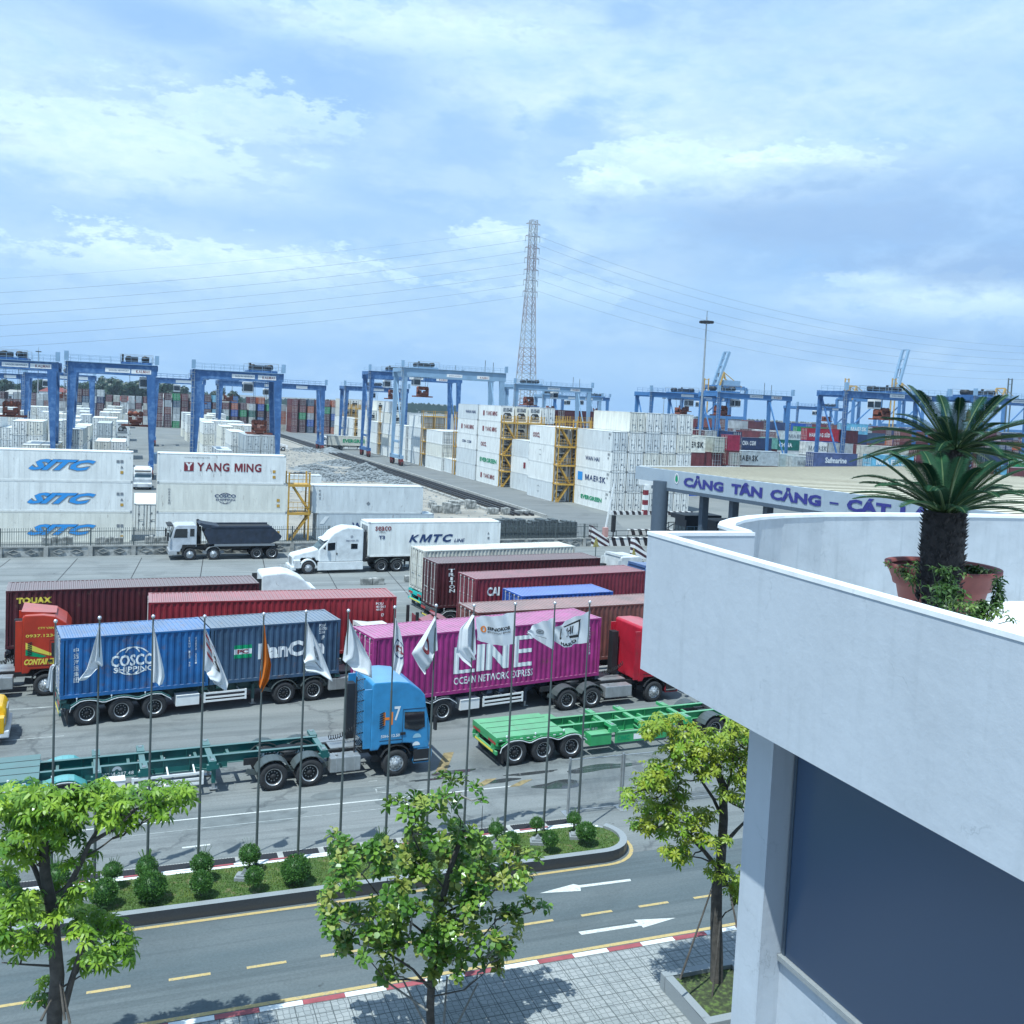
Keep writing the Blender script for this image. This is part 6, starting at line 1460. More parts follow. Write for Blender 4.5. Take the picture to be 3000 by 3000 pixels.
g = [tx(k, c_, 934, 941, 1434+i*11, 1442+i*11, 0, .01) for i, c_ in enumerate('tex')]; u_, v_ = suv(k, 1079, 1475); g.append((*poly2([(u_, v_-.2), (u_+.2, v_), (u_, v_+.2), (u_-.2, v_)]), 0)); side_decal(k, g, x4.x-x3.x, False, [m_grey])
k = container(12.19, 2.7, 'reef', (.52, .57, .60), 'grey blue reefer beneath the one with small vertical letters', (x3.x+.55, 98.5, 0), 0)
g = [tx(k, 'WAN HAI', 1031, 1150, 1531, 1551, 0, .03), (*poly2([suv(k, 935, 1535), suv(k, 948, 1535), suv(k, 965, 1513), suv(k, 952, 1513)]), 1)]; side_decal(k, g, 12.19, False, [m_navy, m_letter])
p = G(405, 1552, 0)
sc_near(11.0, 2.75, 'reef', REEF, 'single white reefer end standing in the lane right of the blue lettered stack', AY(393, 1500, 105).x, 105.5, 0)
# ------------------------------------------------------------------ reefer racks (yellow steel)
def rack(label, X0, X1, Y, levels, hz, depth=1.5, stairs=True, top=True, mt=None):
    mt = mt or m_yel
    r_ = thing('access_rack', label, 'steel rack', (X0, Y, 0), 0, 'yellow reefer access racks'); W_ = X1-X0
    f = MB(); n = max(1, round(W_/2.6))
    for k in range(n+1):
        for y in (.06, depth-.06): f.bx(k*W_/n-.07, k*W_/n+.07, y-.07, y+.07, 0, levels*hz+(1.2 if top else 0))
    f.build('rack_frame', [mt], r_)
    for l in range(1, levels+1):
        p = MB(); p.bx(-.1, W_+.1, 0, depth, l*hz-.12, l*hz); p.bx(-.1, W_+.1, -.03, .02, l*hz-.22, l*hz+.02); p.build('platform', [mt], r_)
        q = MB()
        for z in (.5, 1.05): q.beam((-.1, -.01, l*hz+z), (W_+.1, -.01, l*hz+z), .05)
        for k in range(int(W_/.45)+1): q.beam((k*.45, -.01, l*hz), (k*.45, -.01, l*hz+1.05), .03)
        q.build('guard_rail', [mt], r_)
    if stairs:
        s = MB()
        for l in range(levels):
            a, b3 = (.3, 2.2) if l % 2 == 0 else (2.2, .3)
            for y in (.15, .8): s.beam((a, y, l*hz), (b3, y, (l+1)*hz), .06, .2)
            for k in range(9): t_ = (k+.5)/9; s.bx(a+(b3-a)*t_-.12, a+(b3-a)*t_+.12, .15, .8, l*hz+hz*t_-.02, l*hz+hz*t_+.02)
        s.build('stairs', [mt], r_)
    return r_
ORD = ['bottom', 'second', 'third', 'fourth', 'fifth', 'sixth']
NTH = ['first', 'second', 'third', 'fourth', 'fifth', 'sixth', 'seventh', 'eighth', 'ninth', 'tenth', 'eleventh', 'twelfth', 'thirteenth', 'fourteenth', 'fifteenth', 'sixteenth', 'seventeenth', 'eighteenth', 'nineteenth', 'twentieth']
CN = {MAROON: 'maroon', MAROON2: 'dark red', BROWN: 'brown', BLUE: 'blue', SLATE: 'slate', REEF: 'white', REEF2: 'light grey', REEF3: 'cream', GREEN: 'green', NAVY: 'navy', ORANGE: 'orange', GREY: 'grey', SKYB: 'sky blue', DGREEN: 'dark green', RED: 'red', ROYAL: 'royal blue', CREAM: 'beige', (.10, .035, .05): 'plum'}
PLUM = (.10, .035, .05)
DEC = {}
def wdec(o, L, H, items, mats):
    """items: (text, u0frac,u1frac,v0frac,v1frac, mat, bold, shear) on the -X facing side; u from left of picture"""
    g = []
    for tt, a, b3, c_, d, m_, bo, sh in items:
        if tt == 'globe': g += [(*q[:2], m_) for q in globe((a+b3)/2*L, (c_+d)/2*H, (d-c_)*H/2)]; continue
        if tt == 'box': g.append((*poly2([(a*L, c_*H), (b3*L, c_*H), (b3*L, d*H), (a*L, d*H)]), m_)); continue
        v, f = fit(tt, a*L, b3*L, c_*H, d*H, bo, sh); g.append((v, f, m_))
    side_decal_w(o, g, mats, L)
MM = [m_navy, m_redL, m_greenL, m_grey, m_white, m_blueL]
H4 = 2.86; LQ = 11.9
YM_ = [('YANG MING', .34, .84, .34, .62, 1, .03, 0), ('box', .2, .27, .32, .64, 1, 0, 0)]
# nearest block
blk = 'nearest white stack by the gate'
lab4 = ['reefer with green lettering at the foot of the nearest stack', 'reefer with pale blue star square and dark lettering, second tier of nearest stack', 'ribbed reefer with spaced dark name, third tier of the nearest stack', 'plain grey ribbed reefer on top of the nearest left column']
for c_ in range(5):
    for t_ in range(5 if c_ else 4):
        lb = lab4[t_] if c_ == 0 else f'white reefer door end, {ORD[t_]} tier, column {NTH[c_]} from left of the nearest stack'
        o = sc_near(LQ, H4-.02, 'reef', REEF2 if (c_ == 0 and t_ == 3) else random.choice([REEF, REEF, REEF2, REEF3]), lb, 63.1+c_*2.62, 124.7, t_*H4, group='nearest reefer stack')
        if c_ == 0:
            wdec(o, LQ, H4, [('box', .9, .925, .78, .9, 3, 0, 0), ('box', .9, .925, .6, .7, 3, 0, 0), ('box', .94, .955, .78, .9, 3, 0, 0)], MM)
            wdec(o, LQ, H4, [[('EVERGREEN', .2, .8, .36, .58, 2, .04, 0)], [('MAERSK', .3, .88, .36, .66, 0, .03, 0), ('box', .08, .22, .3, .74, 5, 0, 0)], [('WAN HAI', .28, .68, .4, .62, 0, .02, 0)], []][t_], MM) if t_ < 3 else None
rack('yellow stair rack between the nearest stack and the second reefer stack', 60.2, 66.0, 136.75, 4, H4)
# second block
lab = ['dirty streaked reefer at the foot of the second stack', 'plain white reefer in second tier of the second stack', 'white reefer with faint globe logo in third tier of the second stack', 'top reefer of the second stack with dark red name']
for c_ in range(2):
    for t_ in range(4):
        o = sc_near(LQ-1.6, H4-.02, 'reef', (REEF2 if t_ == 0 else REEF), lab[t_] if c_ == 0 else f'reefer beside the yellow rack, {ORD[t_]} tier, right column of the second stack', 60.15+c_*2.62, 138.3, t_*H4, end='fridge', group='second reefer stack')
        if c_ == 0: wdec(o, LQ-1.6, H4, [[('globe', .4, .5, .3, .75, 3, 0, 0)], [('x', 0.01, .011, .1, .11, 3, 0, 0)], [('globe', .4, .52, .35, .75, 3, 0, 0)], [('OOCL', .14, .42, .34, .62, 1, .03, 0)]][t_], MM)
lab = ['small lettered reefer low between the second and third stacks', 'white reefer with dark diamond emblem between second and third stacks', 'top grey reefer between the second and third stacks']
for t_ in range(3):
    o = sc_near(LQ, H4-.02, 'reef', (REEF2, REEF, REEF2)[t_], lab[t_], 62.0, 149.4, t_*H4, end='fridge', group='reefers between stacks')
    wdec(o, LQ, H4, [[('WAN', .72, .9, .4, .6, 0, .02, 0)], [('inter', .72, .95, .35, .65, 3, .02, 0), ('box', .5, .58, .35, .7, 1, 0, 0)], [('WAN', .72, .9, .4, .6, 0, .02, 0)]][t_], MM)
rack('yellow stair rack in front of the third reefer stack', 60.4, 68.0, 161.4, 4, H4)
lab = ['bottom reefer of the third stack with dark red name', 'second reefer of the third stack with green lettering', 'third reefer of the third stack with short red name', 'fourth reefer of the third stack with dark red name', 'fifth and top reefer of the third stack with dark red name']
for c_ in range(4):
    for t_ in range(5):
        if c_ > 2 and t_ < 4: continue
        o = sc_near(LQ, H4-.02, 'reef', REEF if c_ != 1 else REEF3, lab[t_] if c_ == 0 else f'reefer of the third stack, {ORD[t_]} tier, column {NTH[c_]} from left', 60.3+c_*2.62, 162.9, t_*H4, end='fridge' if c_ < 3 else 'door', group='third reefer stack')
        if c_ == 0: wdec(o, LQ, H4, [YM_, [('EVERGREEN', .14, .9, .34, .62, 2, .04, 0)], [('OOCL', .15, .42, .34, .62, 1, .03, 0)], YM_, YM_][t_], MM)
lab = ['plain bottom reefer of the fourth stack', 'plain second reefer of the fourth stack', 'third reefer of the fourth stack with thin arc emblem', 'fourth reefer of the fourth stack with dark red name', 'topmost grey reefer of the fourth stack with short dark name']
for c_ in range(2):
    for t_ in range(5):
        o = sc_near(LQ, H4-.02, 'reef', REEF2 if t_ in (0, 1, 4) else REEF, lab[t_] if c_ == 0 else f'right column reefer of the fourth stack, {ORD[t_]} tier', 60.2+c_*2.62, 175.3, t_*H4, group='fourth reefer stack')
        if c_ == 0 and t_ > 1: wdec(o, LQ, H4, [[('CMA CGM', .28, .75, .4, .58, 0, .02, 0)], YM_, [('WAN HAI', .4, .9, .4, .6, 0, .03, 0)]][t_-2], MM)
rack('long yellow reefer rack spanning behind the fourth stack', 60.2, 84.0, 188.0, 4, H4, stairs=True)
rack('yellow rack beyond the maroon containers behind second stack', 72, 96, 200.5, 4, H4, stairs=False)
# farther row of the same side (simple meshes)
MASS = []
def block(name, X, Y, cols, tiers, L, H, kind, pal, end='door', skip=0, pitch=2.62, only=None, nears=False, grp=None, mass=False):
    for c_ in range(cols):
        tn = tiers[c_ % len(tiers)]
        for t_ in range(tn):
            col = pal[(c_*7+t_*3+int(X)) % len(pal)] if isinstance(pal, list) else pal
            if mass: MASS.append((L, H-.02, kind, col, X+c_*pitch+W, Y, t_*H, end)); continue
            nm = CN.get(col, 'pale')
            lb = f'{nm} container, {ORD[t_]} tier' + (f', {NTH[min(c_, 19)]} column' if cols > 1 else '') + f', {name}'
            (sc_near if nears else sc_far)(L, H-.02, kind, col, lb, X+c_*pitch, Y, t_*H, end if isinstance(end, str) else end[(c_+t_) % len(end)], grp or name)
block('the white fifth stack with paired dark names', 60.6, 189.8, 1, [1], LQ, H4, 'reef', [REEF2])
o0 = NCONT[0]
for (nm, X, Y, cols, tiers, end, pal) in [
    ('the sixth stack left of the rack', 60.0, 196.5, 1, [3], 'door', [REEF, REEF3]), ('the door ends beside the sixth stack', 62.7, 198.5, 2, [3], 'door', [REEF2, REEF]),
    ('the grey column between the gantry legs', 60.4, 213, 2, [4, 4], 'door', [REEF2, REEF]), ('the white stack behind the light gantry leg', 60.2, 227, 1, [3], 'door', [REEF]),
    ('the tall stack between the two gantries', 60.3, 240, 1, [5], 'fridge', [REEF, REEF3]), ('the stack with short red names', 59.6, 254, 2, [3, 4], 'door', [REEF, REEF2]),
    ('the stack behind the dark blue leg', 60.0, 268, 2, [4, 5], 'fridge', [REEF, REEF3]), ('the far white stack with yellow platforms', 59.4, 284, 1, [3], 'fridge', [REEF]),
    ('the last white stack of the row', 59.2, 299, 2, [3, 3], 'fridge', [REEF3, REEF]), ('the farthest white columns', 62, 313, 3, [5, 5, 5], 'fridge', [REEF2, REEF, CREAM])]:
    block(nm, X, Y, cols, tiers, 12.1, 2.8, 'reef', pal, end)
for i, (X, Y, lv) in enumerate([(60, 211.5, 4), (60, 252.6, 4), (60, 282.6, 4), (62, 311.4, 4)]): rack(f'{NTH[i]} small yellow rack from the near side among the far reefers', X, X+5.4, Y, lv, 2.8, stairs=False)
# maroon and navy ones behind the rack
block('the dark row above the yellow rail', 100, 262, 5, [5, 5, 5, 5, 5], 12.1, 2.75, 'dry', [MAROON, NAVY, MAROON2, MAROON, BROWN], skip=2, pitch=3.6)
for q_ in range(4): [sc_far(12.1, 2.73, 'dry', (MAROON, NAVY)[k_], f'container under the yellow rail, {ORD[q_]} tier, {k_}', 118+k_*12.8, 270+2*k_, q_*2.75, rz=1) for k_ in (0, 1)]
o = sc_far(12.1, 2.73, 'dry', MAROON, 'maroon container side above the yellow rail', 118, 270, 4*2.75, rz=1); o = sc_far(12.1, 2.73, 'dry', NAVY, 'navy container with white lettering above the yellow rail', 118.4+12.4, 272, 4*2.75, rz=1)
v, f = fit('COSCO', 4, 8.5, .9, 1.9, .04); decal('lettering', [(v, f, 0)], lambda u, w_: (u, -.02, w_), [m_letter], o)
# coloured far blocks
PAL = [MAROON, PLUM, MAROON2, NAVY, MAROON, GREY, ROYAL, MAROON, REEF2, MAROON2, BLUE, PLUM, BROWN, MAROON, NAVY, GREY, MAROON2, ORANGE]
block('the far left coloured rows', -62, 424, 8, [4, 4, 3, 4], 12.1, 2.6, 'dry', PAL)
block('the far coloured rows left of the lane', -43, 420, 8, [4, 4, 4, 4], 12.1, 2.6, 'dry', PAL[3:]+PAL[:3], pitch=2.62)
block('the tall maroon rows left of the lane', -24, 414, 5, [5, 5, 5, 5], 12.1, 2.58, 'dry', [MAROON, PLUM, MAROON, NAVY, MAROON2, MAROON, REEF2, PLUM, MAROON, SLATE], pitch=2.62)
block('the cream tops behind the lane', -11, 440, 6, [4], 12.1, 2.7, 'dry', [CREAM, GREY, BROWN, MAROON2, REEF2], skip=2, pitch=2.9)
block('frontal rows closing the grey lane', 7.6, 392, 5, [5, 5, 5, 5], 12.1, 2.58, 'dry', [REEF2, MAROON, MAROON, GREY, MAROON2, PLUM, SLATE, MAROON, BROWN, GREEN, MAROON2, GREY], pitch=3.0)
block('the blue columns behind the right crane', 21.5, 385, 3, [5], 12.1, 2.58, 'dry', [ROYAL, BLUE, MAROON, DGREEN, MAROON, SKYB], pitch=2.9)
block('the mixed rows behind the right crane', 31.5, 392, 6, [5, 5, 4], 12.1, 2.58, 'dry', [MAROON, REEF2, BLUE, GREEN, MAROON2, MAROON, PLUM, CREAM, ROYAL, MAROON, DGREEN, ORANGE], pitch=3.3)
block('the maroon rows left of the white stacks', 56.5, 385, 6, [5, 5, 5], 12.1, 2.6, 'dry', [MAROON2, ROYAL, MAROON2, MAROON, GREY, BROWN, MAROON, ORANGE, MAROON2, GREEN, SLATE, BROWN], pitch=3.1)
for i, (x_, t_, col) in enumerate([(54, 3, GREY), (54, 0, CREAM), (54, 1, ORANGE), (54, 2, ORANGE)]): sc_far(12.1, 2.58, 'dry', col, f'{CN[col]} container side, {ORD[t_]} tier at the left end of the maroon rows', x_, 398, t_*2.6)
# coloured stacks right, behind the gate canopy
def side(px_, py_, Y, L, H, col, lb, kind='dry', tt=None, m_=None, tier=None, u=(.1, .9), v=(.3, .7), end='door', bold=.04):
    p = AY(px_, py_, Y); zb = p.z-H; nu = round(zb/2.65)
    if zb > 1:
        for q_ in range(nu):
            u__ = sc_far(12.1 if L > 8 else 6.1, 2.65, 'dry', PAL[(int(px_)+q_*5) % len(PAL)], lb.split(' container')[0]+f' column support, {ORD[q_]} tier', p.x, p.y+.02, q_*zb/nu, rz=1); u__.scale = (L/(12.1 if L > 8 else 6.1), 1, zb/nu/2.67)
    else: zb = 0
    o = sc_far(L, H, kind, col, lb, p.x, p.y, zb, rz=1, end=end, group='coloured containers behind the gate')
    if tt: vs_, f = fit(tt, L*u[0], L*u[1], H*v[0], H*v[1], bold); decal('lettering', [(vs_, f, 0)], lambda a_, w_: (a_, -.02, w_), [m_ or m_letter], o)
    return o
p = AY(2053, 1279, 150)
side(1968, 1277, 150, 6.9, 2.75, REEF3, 'grey container with dark capital letters right of the nearest stack', tt='MAERSK', m_=m_black, u=(.3, .95))
o = sc_far(12.1, 2.75, 'dry', (.42, .44, .38), 'olive grey container door end right of the nearest stack', AY(2091, 1279, 150).x, 150, p.z-2.75)
for q_ in range(2): [sc_far(12.1, 2.6, 'dry', MAROON, f'maroon container low behind the canopy, {ORD[q_]} tier, {n__}', AY(x__, 1300, 152).x, 152.2, q_*2.62) for x__, n__ in ((2091, 'left'), (2136, 'right'))]
sc_far(12.1, 2.7, 'dry', (.40, .42, .38), 'beige container end under the crimson one', AY(2136, 1325, 152).x, 152, AY(2136, 1325, 152).z-2.7, group='coloured containers behind the gate')
side(2134, 1274, 152, 2.44*1.05, 2.8, (.30, .02, .06), 'crimson ribbed container end beside the olive one')
side(2048, 1323, 150.5, 2.6, 2.7, MAROON2, 'maroon container under the grey lettered one'); sc_far(12.1, 2.7, 'dry', MAROON2, 'dark red container door end under the olive one', AY(2089, 1323, 150).x, 150.6, AY(2089, 1323, 150).z-2.7)
side(2174, 1320, 158, 8.4, 2.75, (.45, .50, .52), 'pale grey container with big dark letters above the canopy roof', tt='MAERSK', m_=m_black, u=(-.12, .45))
side(2176, 1281, 205, 8.6, 2.75, NAVY, 'navy container with white letters and arc behind the crimson one', tt='CMA CGM', u=(.0, .45))
side(2240, 1282, 206, 4.0, 2.75, (.2, .45, .38), 'pale teal container beside the navy one')
side(2217, 1259, 255, 12.1, 2.75, REEF, 'white container with red name in the upper row', tt='YANG MING', m_=m_redL, u=(.1, .75))
side(2287, 1262, 235, 11.5, 2.8, (.55, .60, .60), 'pale container with dark name in the upper row', tt='MAERSK', m_=m_grey, u=(.25, .85))
side(2367, 1254, 187, 10.5, 2.85, (.36, .015, .035), 'bright red container with white star name', tt='HAMBURG SÜD', u=(.05, .6))
side(2458, 1260, 187, 5.6, 2.85, MAROON, 'maroon container right of the bright red one')
side(2271, 1287, 214, 12.1, 2.75, DGREEN, 'dark green container with white lettering', tt='CHINA', u=(.1, .45)); side(2350, 1290, 214, 2.2, 2.7, SKYB, 'narrow sky blue container end beside the dark green one')
side(2363, 1294, 180, 6.2, 2.8, REEF, 'white container with grey name under the bright red one', tt='MAERSK', m_=m_grey, u=(.1, .9)); side(2424, 1297, 180, 4.2, 2.75, GREY, 'grey ribbed container under the bright red one'); side(2458, 1299, 180, 4.0, 2.75, GREY, 'grey ribbed container under the maroon one'); side(2500, 1302, 180, 3.6, 2.7, MAROON2, 'dark red container beside the grey ribbed one')
side(2387, 1326, 146, 9.6, 2.6, (.09, .12, .26), 'slate violet container with white script lettering behind the canopy', tt='Safmarine', u=(.25, .75), bold=.03)
side(2322, 1336, 168, 5.4, 2.7, (.50, .55, .55), 'pale grey container with small dark name above the canopy', tt='MAERSK', m_=m_grey, u=(.25, .9)); side(2286, 1330, 170, 3.9, 2.7, (.42, .50, .50), 'greenish grey container above the canopy'); side(2270, 1325, 172, 1.3, 2.7, MAROON2, 'narrow red container end above the canopy')
side(2472, 1240, 200, 7.6, 2.6, SKYB, 'pale blue container with white letters left of the cycad', tt='MAERSK', u=(.3, .95)); side(2337, 1249, 262, 12, 2.6, GREEN, 'bright green container in the upper row')
side(2533, 1305, 165, 12.1, 2.8, CREAM, 'beige container behind the cycad fronds'); side(2556, 1332, 140, 9.4, 2.6, SKYB, 'sky blue container with white letters behind the cycad', tt='MAERSK', u=(.1, .95))
side(2690, 1310, 150, 7, 2.6, MAROON2, 'maroon container glimpsed behind the cycad'); side(2640, 1262, 190, 12, 2.6, BROWN, 'brown container behind the upper fronds'); side(2760, 1290, 180, 12, 2.6, PLUM, 'plum container behind the upper fronds')
side(2880, 1356, 140, 4.5, 2.6, BROWN, 'rust red container right of the cycad trunk'); side(2914, 1362, 140, 3.2, 2.6, SKYB, 'pale blue container right of the cycad trunk'); side(2960, 1370, 140, 6, 2.6, MAROON2, 'red container at the right edge'); side(2975, 1330, 150, 6, 2.6, GREEN, 'bright green container at the right edge', tt='EVERGREEN'); side(2890, 1330, 150, 6, 2.6, NAVY, 'navy container right of the cycad')
side(2540, 1268, 205, 6, 2.6, SLATE, 'dark slate container behind the left fronds')
block('the distant rows under the quay cranes', 140, 318, 80, [5, 5, 4], 12.1, 2.6, 'dry', PAL, mass=True, pitch=2.9)
block('the middle rows behind the gate', 128, 272, 64, [4, 4, 5], 12.1, 2.6, 'dry', PAL[5:]+PAL[:5], mass=True, pitch=2.8)
block('the rows behind the bright red container', 166, 236, 40, [4, 4, 3], 12.1, 2.6, 'dry', PAL[7:]+PAL[:7], mass=True, pitch=3)
block('the rows under the mid blue crane', 114, 186, 4, [4, 4, 3], 12.1, 2.75, 'dry', [NAVY, MAROON, ROYAL, MAROON2, GREY, PLUM], skip=2, pitch=3.2)
# left yard blocks of reefers, doors facing
def lb_(nm, X, Y, cols, tiers, pal, end='door', H=2.5, pitch=2.55, skip=2): block(nm, X, Y, cols, tiers, 12.1, H, 'reef', pal, end, skip=skip, pitch=pitch, nears=True)
WP = [REEF, REEF3, REEF, REEF2]
lb_('the pair left of the first crane leg', -20.3, 196, 2, [3], WP); lb_('the white column at the left edge', -25.4, 170, 2, [3, 2], WP[::-1])
lb_('the columns behind the left crane leg', -14.7, 205, 2, [3], [REEF2, REEF]); lb_('the front white column between the crane legs', -9.7, 168, 1, [3], WP)
lb_('the columns behind the front white one', -9.4, 183, 1, [3], WP); lb_('the grey door column between the crane legs', -6.4, 200, 1, [3], [(.48, .52, .53)]); lb_('the reefer with a fan unit between the legs', -3.3, 210, 1, [3], WP, 'fridge')
lb_('the low white pair by the lane', -6.2, 182, 2, [2, 2], WP); lb_('the columns farther up the left block', -13.5, 232, 5, [3, 2, 3], WP[::-1], skip=1)
lb_('the cream columns at the back of the left block', -18.6, 352, 1, [3], [CREAM]); lb_('the far cream columns by the lane', -8.8, 372, 3, [3, 3, 2], [REEF3, CREAM], 'fridge'); lb_('the mid left columns', -17, 250, 3, [3, 2], WP, skip=1)
lb_('the white wall right of the grey lane', 14.2, 226, 1, [3], WP, skip=3); lb_('the second part of the white wall', 14.1, 240, 2, [3, 3], WP[::-1]); lb_('the third part of the white wall', 14.0, 254, 2, [3, 2], WP); lb_('the far part of the white wall', 13.9, 290, 3, [3, 2, 3], WP, skip=1)
lb_('the mid column right of the lane', 16.3, 204, 1, [3], [REEF3]); lb_('the big grey door pair right of the lane', 17.1, 166, 2, [3], [(.50, .54, .55), (.52, .56, .57)], skip=3); lb_('the white column behind the grey pair', 16.0, 179, 1, [3], WP)
lb_('the low white containers right of the lane', 12.6, 165, 1, [2], WP); lb_('the columns behind the mid column', 19.2, 215, 2, [3, 3], WP, skip=1); lb_('the low cream pair left', -15.8, 166, 2, [2], [REEF3, CREAM])
lb_('the wide rows deep in the left block', -29, 262, 5, [3, 3, 2], WP); lb_('the deep rows by the left lane', -13.6, 282, 5, [3, 2, 3], WP[::-1]); lb_('the back rows of the left block', -29, 318, 10, [3, 3, 3, 2], WP); lb_('the rows left of the first crane', -33, 226, 4, [3, 2], WP[::-1]); lb_('the farthest rows of the white wall', 13.9, 316, 5, [3, 3, 2], WP); lb_('the inner rows of the right block', 19.3, 262, 2, [3, 2], WP); lb_('the inner mid rows of the right block', 19.3, 240, 2, [3], WP[::-1]); lb_('the leftmost rows', -40, 290, 4, [3, 3], WP)
o = sc_far(6.0, 2.4, 'reef', REEF2, 'small grey box standing on the rubble ground', AY(828, 1330, 150).x, 150, 0, rz=1)
rack('rusty yellow gantry rack between front stacks', 14.4, 16.4, 98.0, 2, 2.8, depth=2.2, stairs=True)
rack('low steel rack in front of the left reefer block', -7.5, -.5, 164, 1, 2.5, stairs=False, mt=m_pole); rack('low steel rack right of the lane', 14.5, 18, 160, 1, 2.5, stairs=False, mt=m_pole)

# ------------------------------------------------------------------ gantry cranes
SP = dict(ladder='L')
rtg('deep blue gantry crane straddling the lane at centre left', -9.6, 3.0, 166, 18.0, m_cb, gap=6.5, spread=8.2, cabx=.88, trolx=.78, legw=1.15, gh=1.7)
rtg('deep blue gantry crane right of the grey lane', 8.9, 22.6, 166, 17.8, m_cb, spread=7.6, cabx=.62, trolx=.78, legw=1.15, gh=1.4)
rtg('deep blue gantry crane cut off by the left edge', -24.0, -11.2, 166, 17.7, m_cb, spread=9.0, cabx=.3, trolx=.5, legw=1.15)
rtg('distant blue gantry crane seen between the first two', 4.6, 16.5, 262, 17.2, m_cb, detail=False, trolx=.9, spread=11)
rtg('distant blue gantry crane right of the second crane', 20.0, 47.0, 262, 17.3, m_cb, detail=False, trolx=.1, spread=12)
rtg('distant blue gantry crane left of the first one', -24.5, -9.3, 262, 16.8, m_cb, detail=False, trolx=.5, spread=11, cabx=.3)
rtg('farthest small gantry crane at the left', -45, -27, 290, 16.5, m_cb, detail=False, trolx=.3, spread=9)
rtg('light blue gantry crane over the white stacks at centre', 54.6, 78.3, 210.5, 21.6, m_cbl, gap=7.5, spread=15.3, trolx=.24, cabx=.15, sign=True, masts=True, ladder='L', gh=1.9)
rtg('dark blue gantry crane behind the light blue one', 54.0, 77.5, 240, 21.3, m_cb, gap=7.5, spread=14.5, trolx=.3, cabx=.2, masts=False, gh=1.9)
rtg('dark blue gantry crane in the distance between two columns', 58.0, 77, 290, 17.9, m_cb, gap=7, spread=12, trolx=.5, detail=False)
rtg('light blue gantry crane lifting a blue container', 95.0, 117.5, 247, 20.2, m_cbl, gap=7.5, spread=14.6, trolx=.25, cabx=.55, masts=True)
o = sc_far(6.06, 2.6, 'dry', ROYAL, 'bright blue container hanging from the gantry spreader', 97.6, 250.0, 11.9, rz=1)
rtg('short light blue gantry crane right of the lifting one', 133, 155.5, 318, 18.8, m_cbl, gap=7.5, spread=13, trolx=.2, detail=False)
rtg('distant gantry crane with a dark back right of the lifting one', 152, 172, 345, 19.2, m_cbm, gap=7.5, spread=13, trolx=.8, detail=False)
rtg('mid blue gantry crane beside the tall light mast', 122.5, 142, 191, 19.6, m_cbm, gap=7.5, spread=14.3, trolx=.17, cabx=.3, masts=True, legw=.78, gh=1.15)
rtg('gantry crane behind the mid blue one beside the mast', 118, 138, 214, 19.4, m_cbm, gap=7.5, spread=14, trolx=.55, cabx=.6, detail=False, legw=.78, gh=1.15)
rtg('slender distant gantry crane left of the tall mast', 155, 172, 262, 19.8, m_cbm, gap=7.5, spread=15, trolx=.2, detail=False, legw=.78, gh=1.15)
rtg('distant gantry crane right of the mid blue one', 230, 252, 305, 19.3, m_cbm, gap=7.5, spread=14, trolx=.75, detail=False, legw=.78, gh=1.15)
rtg('royal blue gantry crane left of the cycad', 124.5, 149, 151, 20.2, m_cb, gap=7.5, spread=15, trolx=.5, cabx=.35, detail=True, legw=.78, gh=1.15)
rtg('blue gantry crane behind the right fronds of the cycad', 155, 178, 150, 20.6, m_cb, gap=7.5, spread=15.5, trolx=.2, cabx=.3, legw=.78, gh=1.15)
# ship to shore cranes with raised booms
def stsat(px_, py_, Y, lb, sc_, tip=None):
    p = AY(px_, py_, Y); t_ = AY(*tip, Y) if tip else None
    sts(lb, p.x, Y, sc_, (t_.x-p.x, t_.z) if tip else None, None)
stsat(2105, 1190, 480, 'quay crane with raised boom left of the tall mast', 1.0, (2153, 1030))
stsat(2635, 1190, 470, 'quay crane with raised boom above the cycad', 1.0, (2682, 1024))
stsat(2500, 1190, 460, 'quay crane without raised boom behind the royal blue gantry', .9); stsat(2940, 1190, 450, 'quay crane at the far right', 1.0)
for i, (x_, Y) in enumerate([(2062, 430), (2474, 430), (2612, 420), (2952, 380)]):
    p = AY(x_, 1150, Y); q = thing('portal_mast', ('leftmost', 'second', 'third', 'rightmost')[i]+' twin post mast of the quay cranes', 'crane mast', (p.x, Y, 0), 0, 'twin post masts'); mb = MB(); zt_ = AY(x_, 1108, Y).z
    for dx in (0, 2.4): mb.beam((dx, 0, 0), (dx, 0, zt_), .5)
    mb.beam((0, 0, zt_-.5), (2.4, 0, zt_-.5), .3); mb.beam((0, 0, zt_-3), (2.4, 0, zt_-3), .2); mb.build('post', [m_yel if i < 3 else m_pole], q)
# pylon with arms and cables
py = AY(1541, 1110, 760); pyx = py.x
pt_ = thing('power_pylon', 'tall pale lattice power pylon rising behind the container stacks', 'pylon', (pyx, 760, 0)); HP = AY(1558, 645, 760).z
lattice_tower(pt_, 'lattice_tower', HP, 17, 5.2, 24, m_pylon, m_pylonr, t=.42)
for i, yy in enumerate((656, 692, 726, 757, 791, 822, 855)):
    z = AY(1555, yy, 760).z; b_ = MB(); wdt = 6.3
    b_.beam((-wdt, 0, z), (wdt, 0, z), .5, .5, 1); b_.beam((-wdt, 0, z), (0, 0, z+3), .3, .3, 1); b_.beam((wdt, 0, z), (0, 0, z+3), .3, .3, 1)
    if i:
        for s_ in (-1, 1): b_.beam((s_*wdt, 0, z), (s_*wdt, 0, z-4.5), .35)
    b_.build('cross_arm', [m_pylon, m_pylonr], pt_)
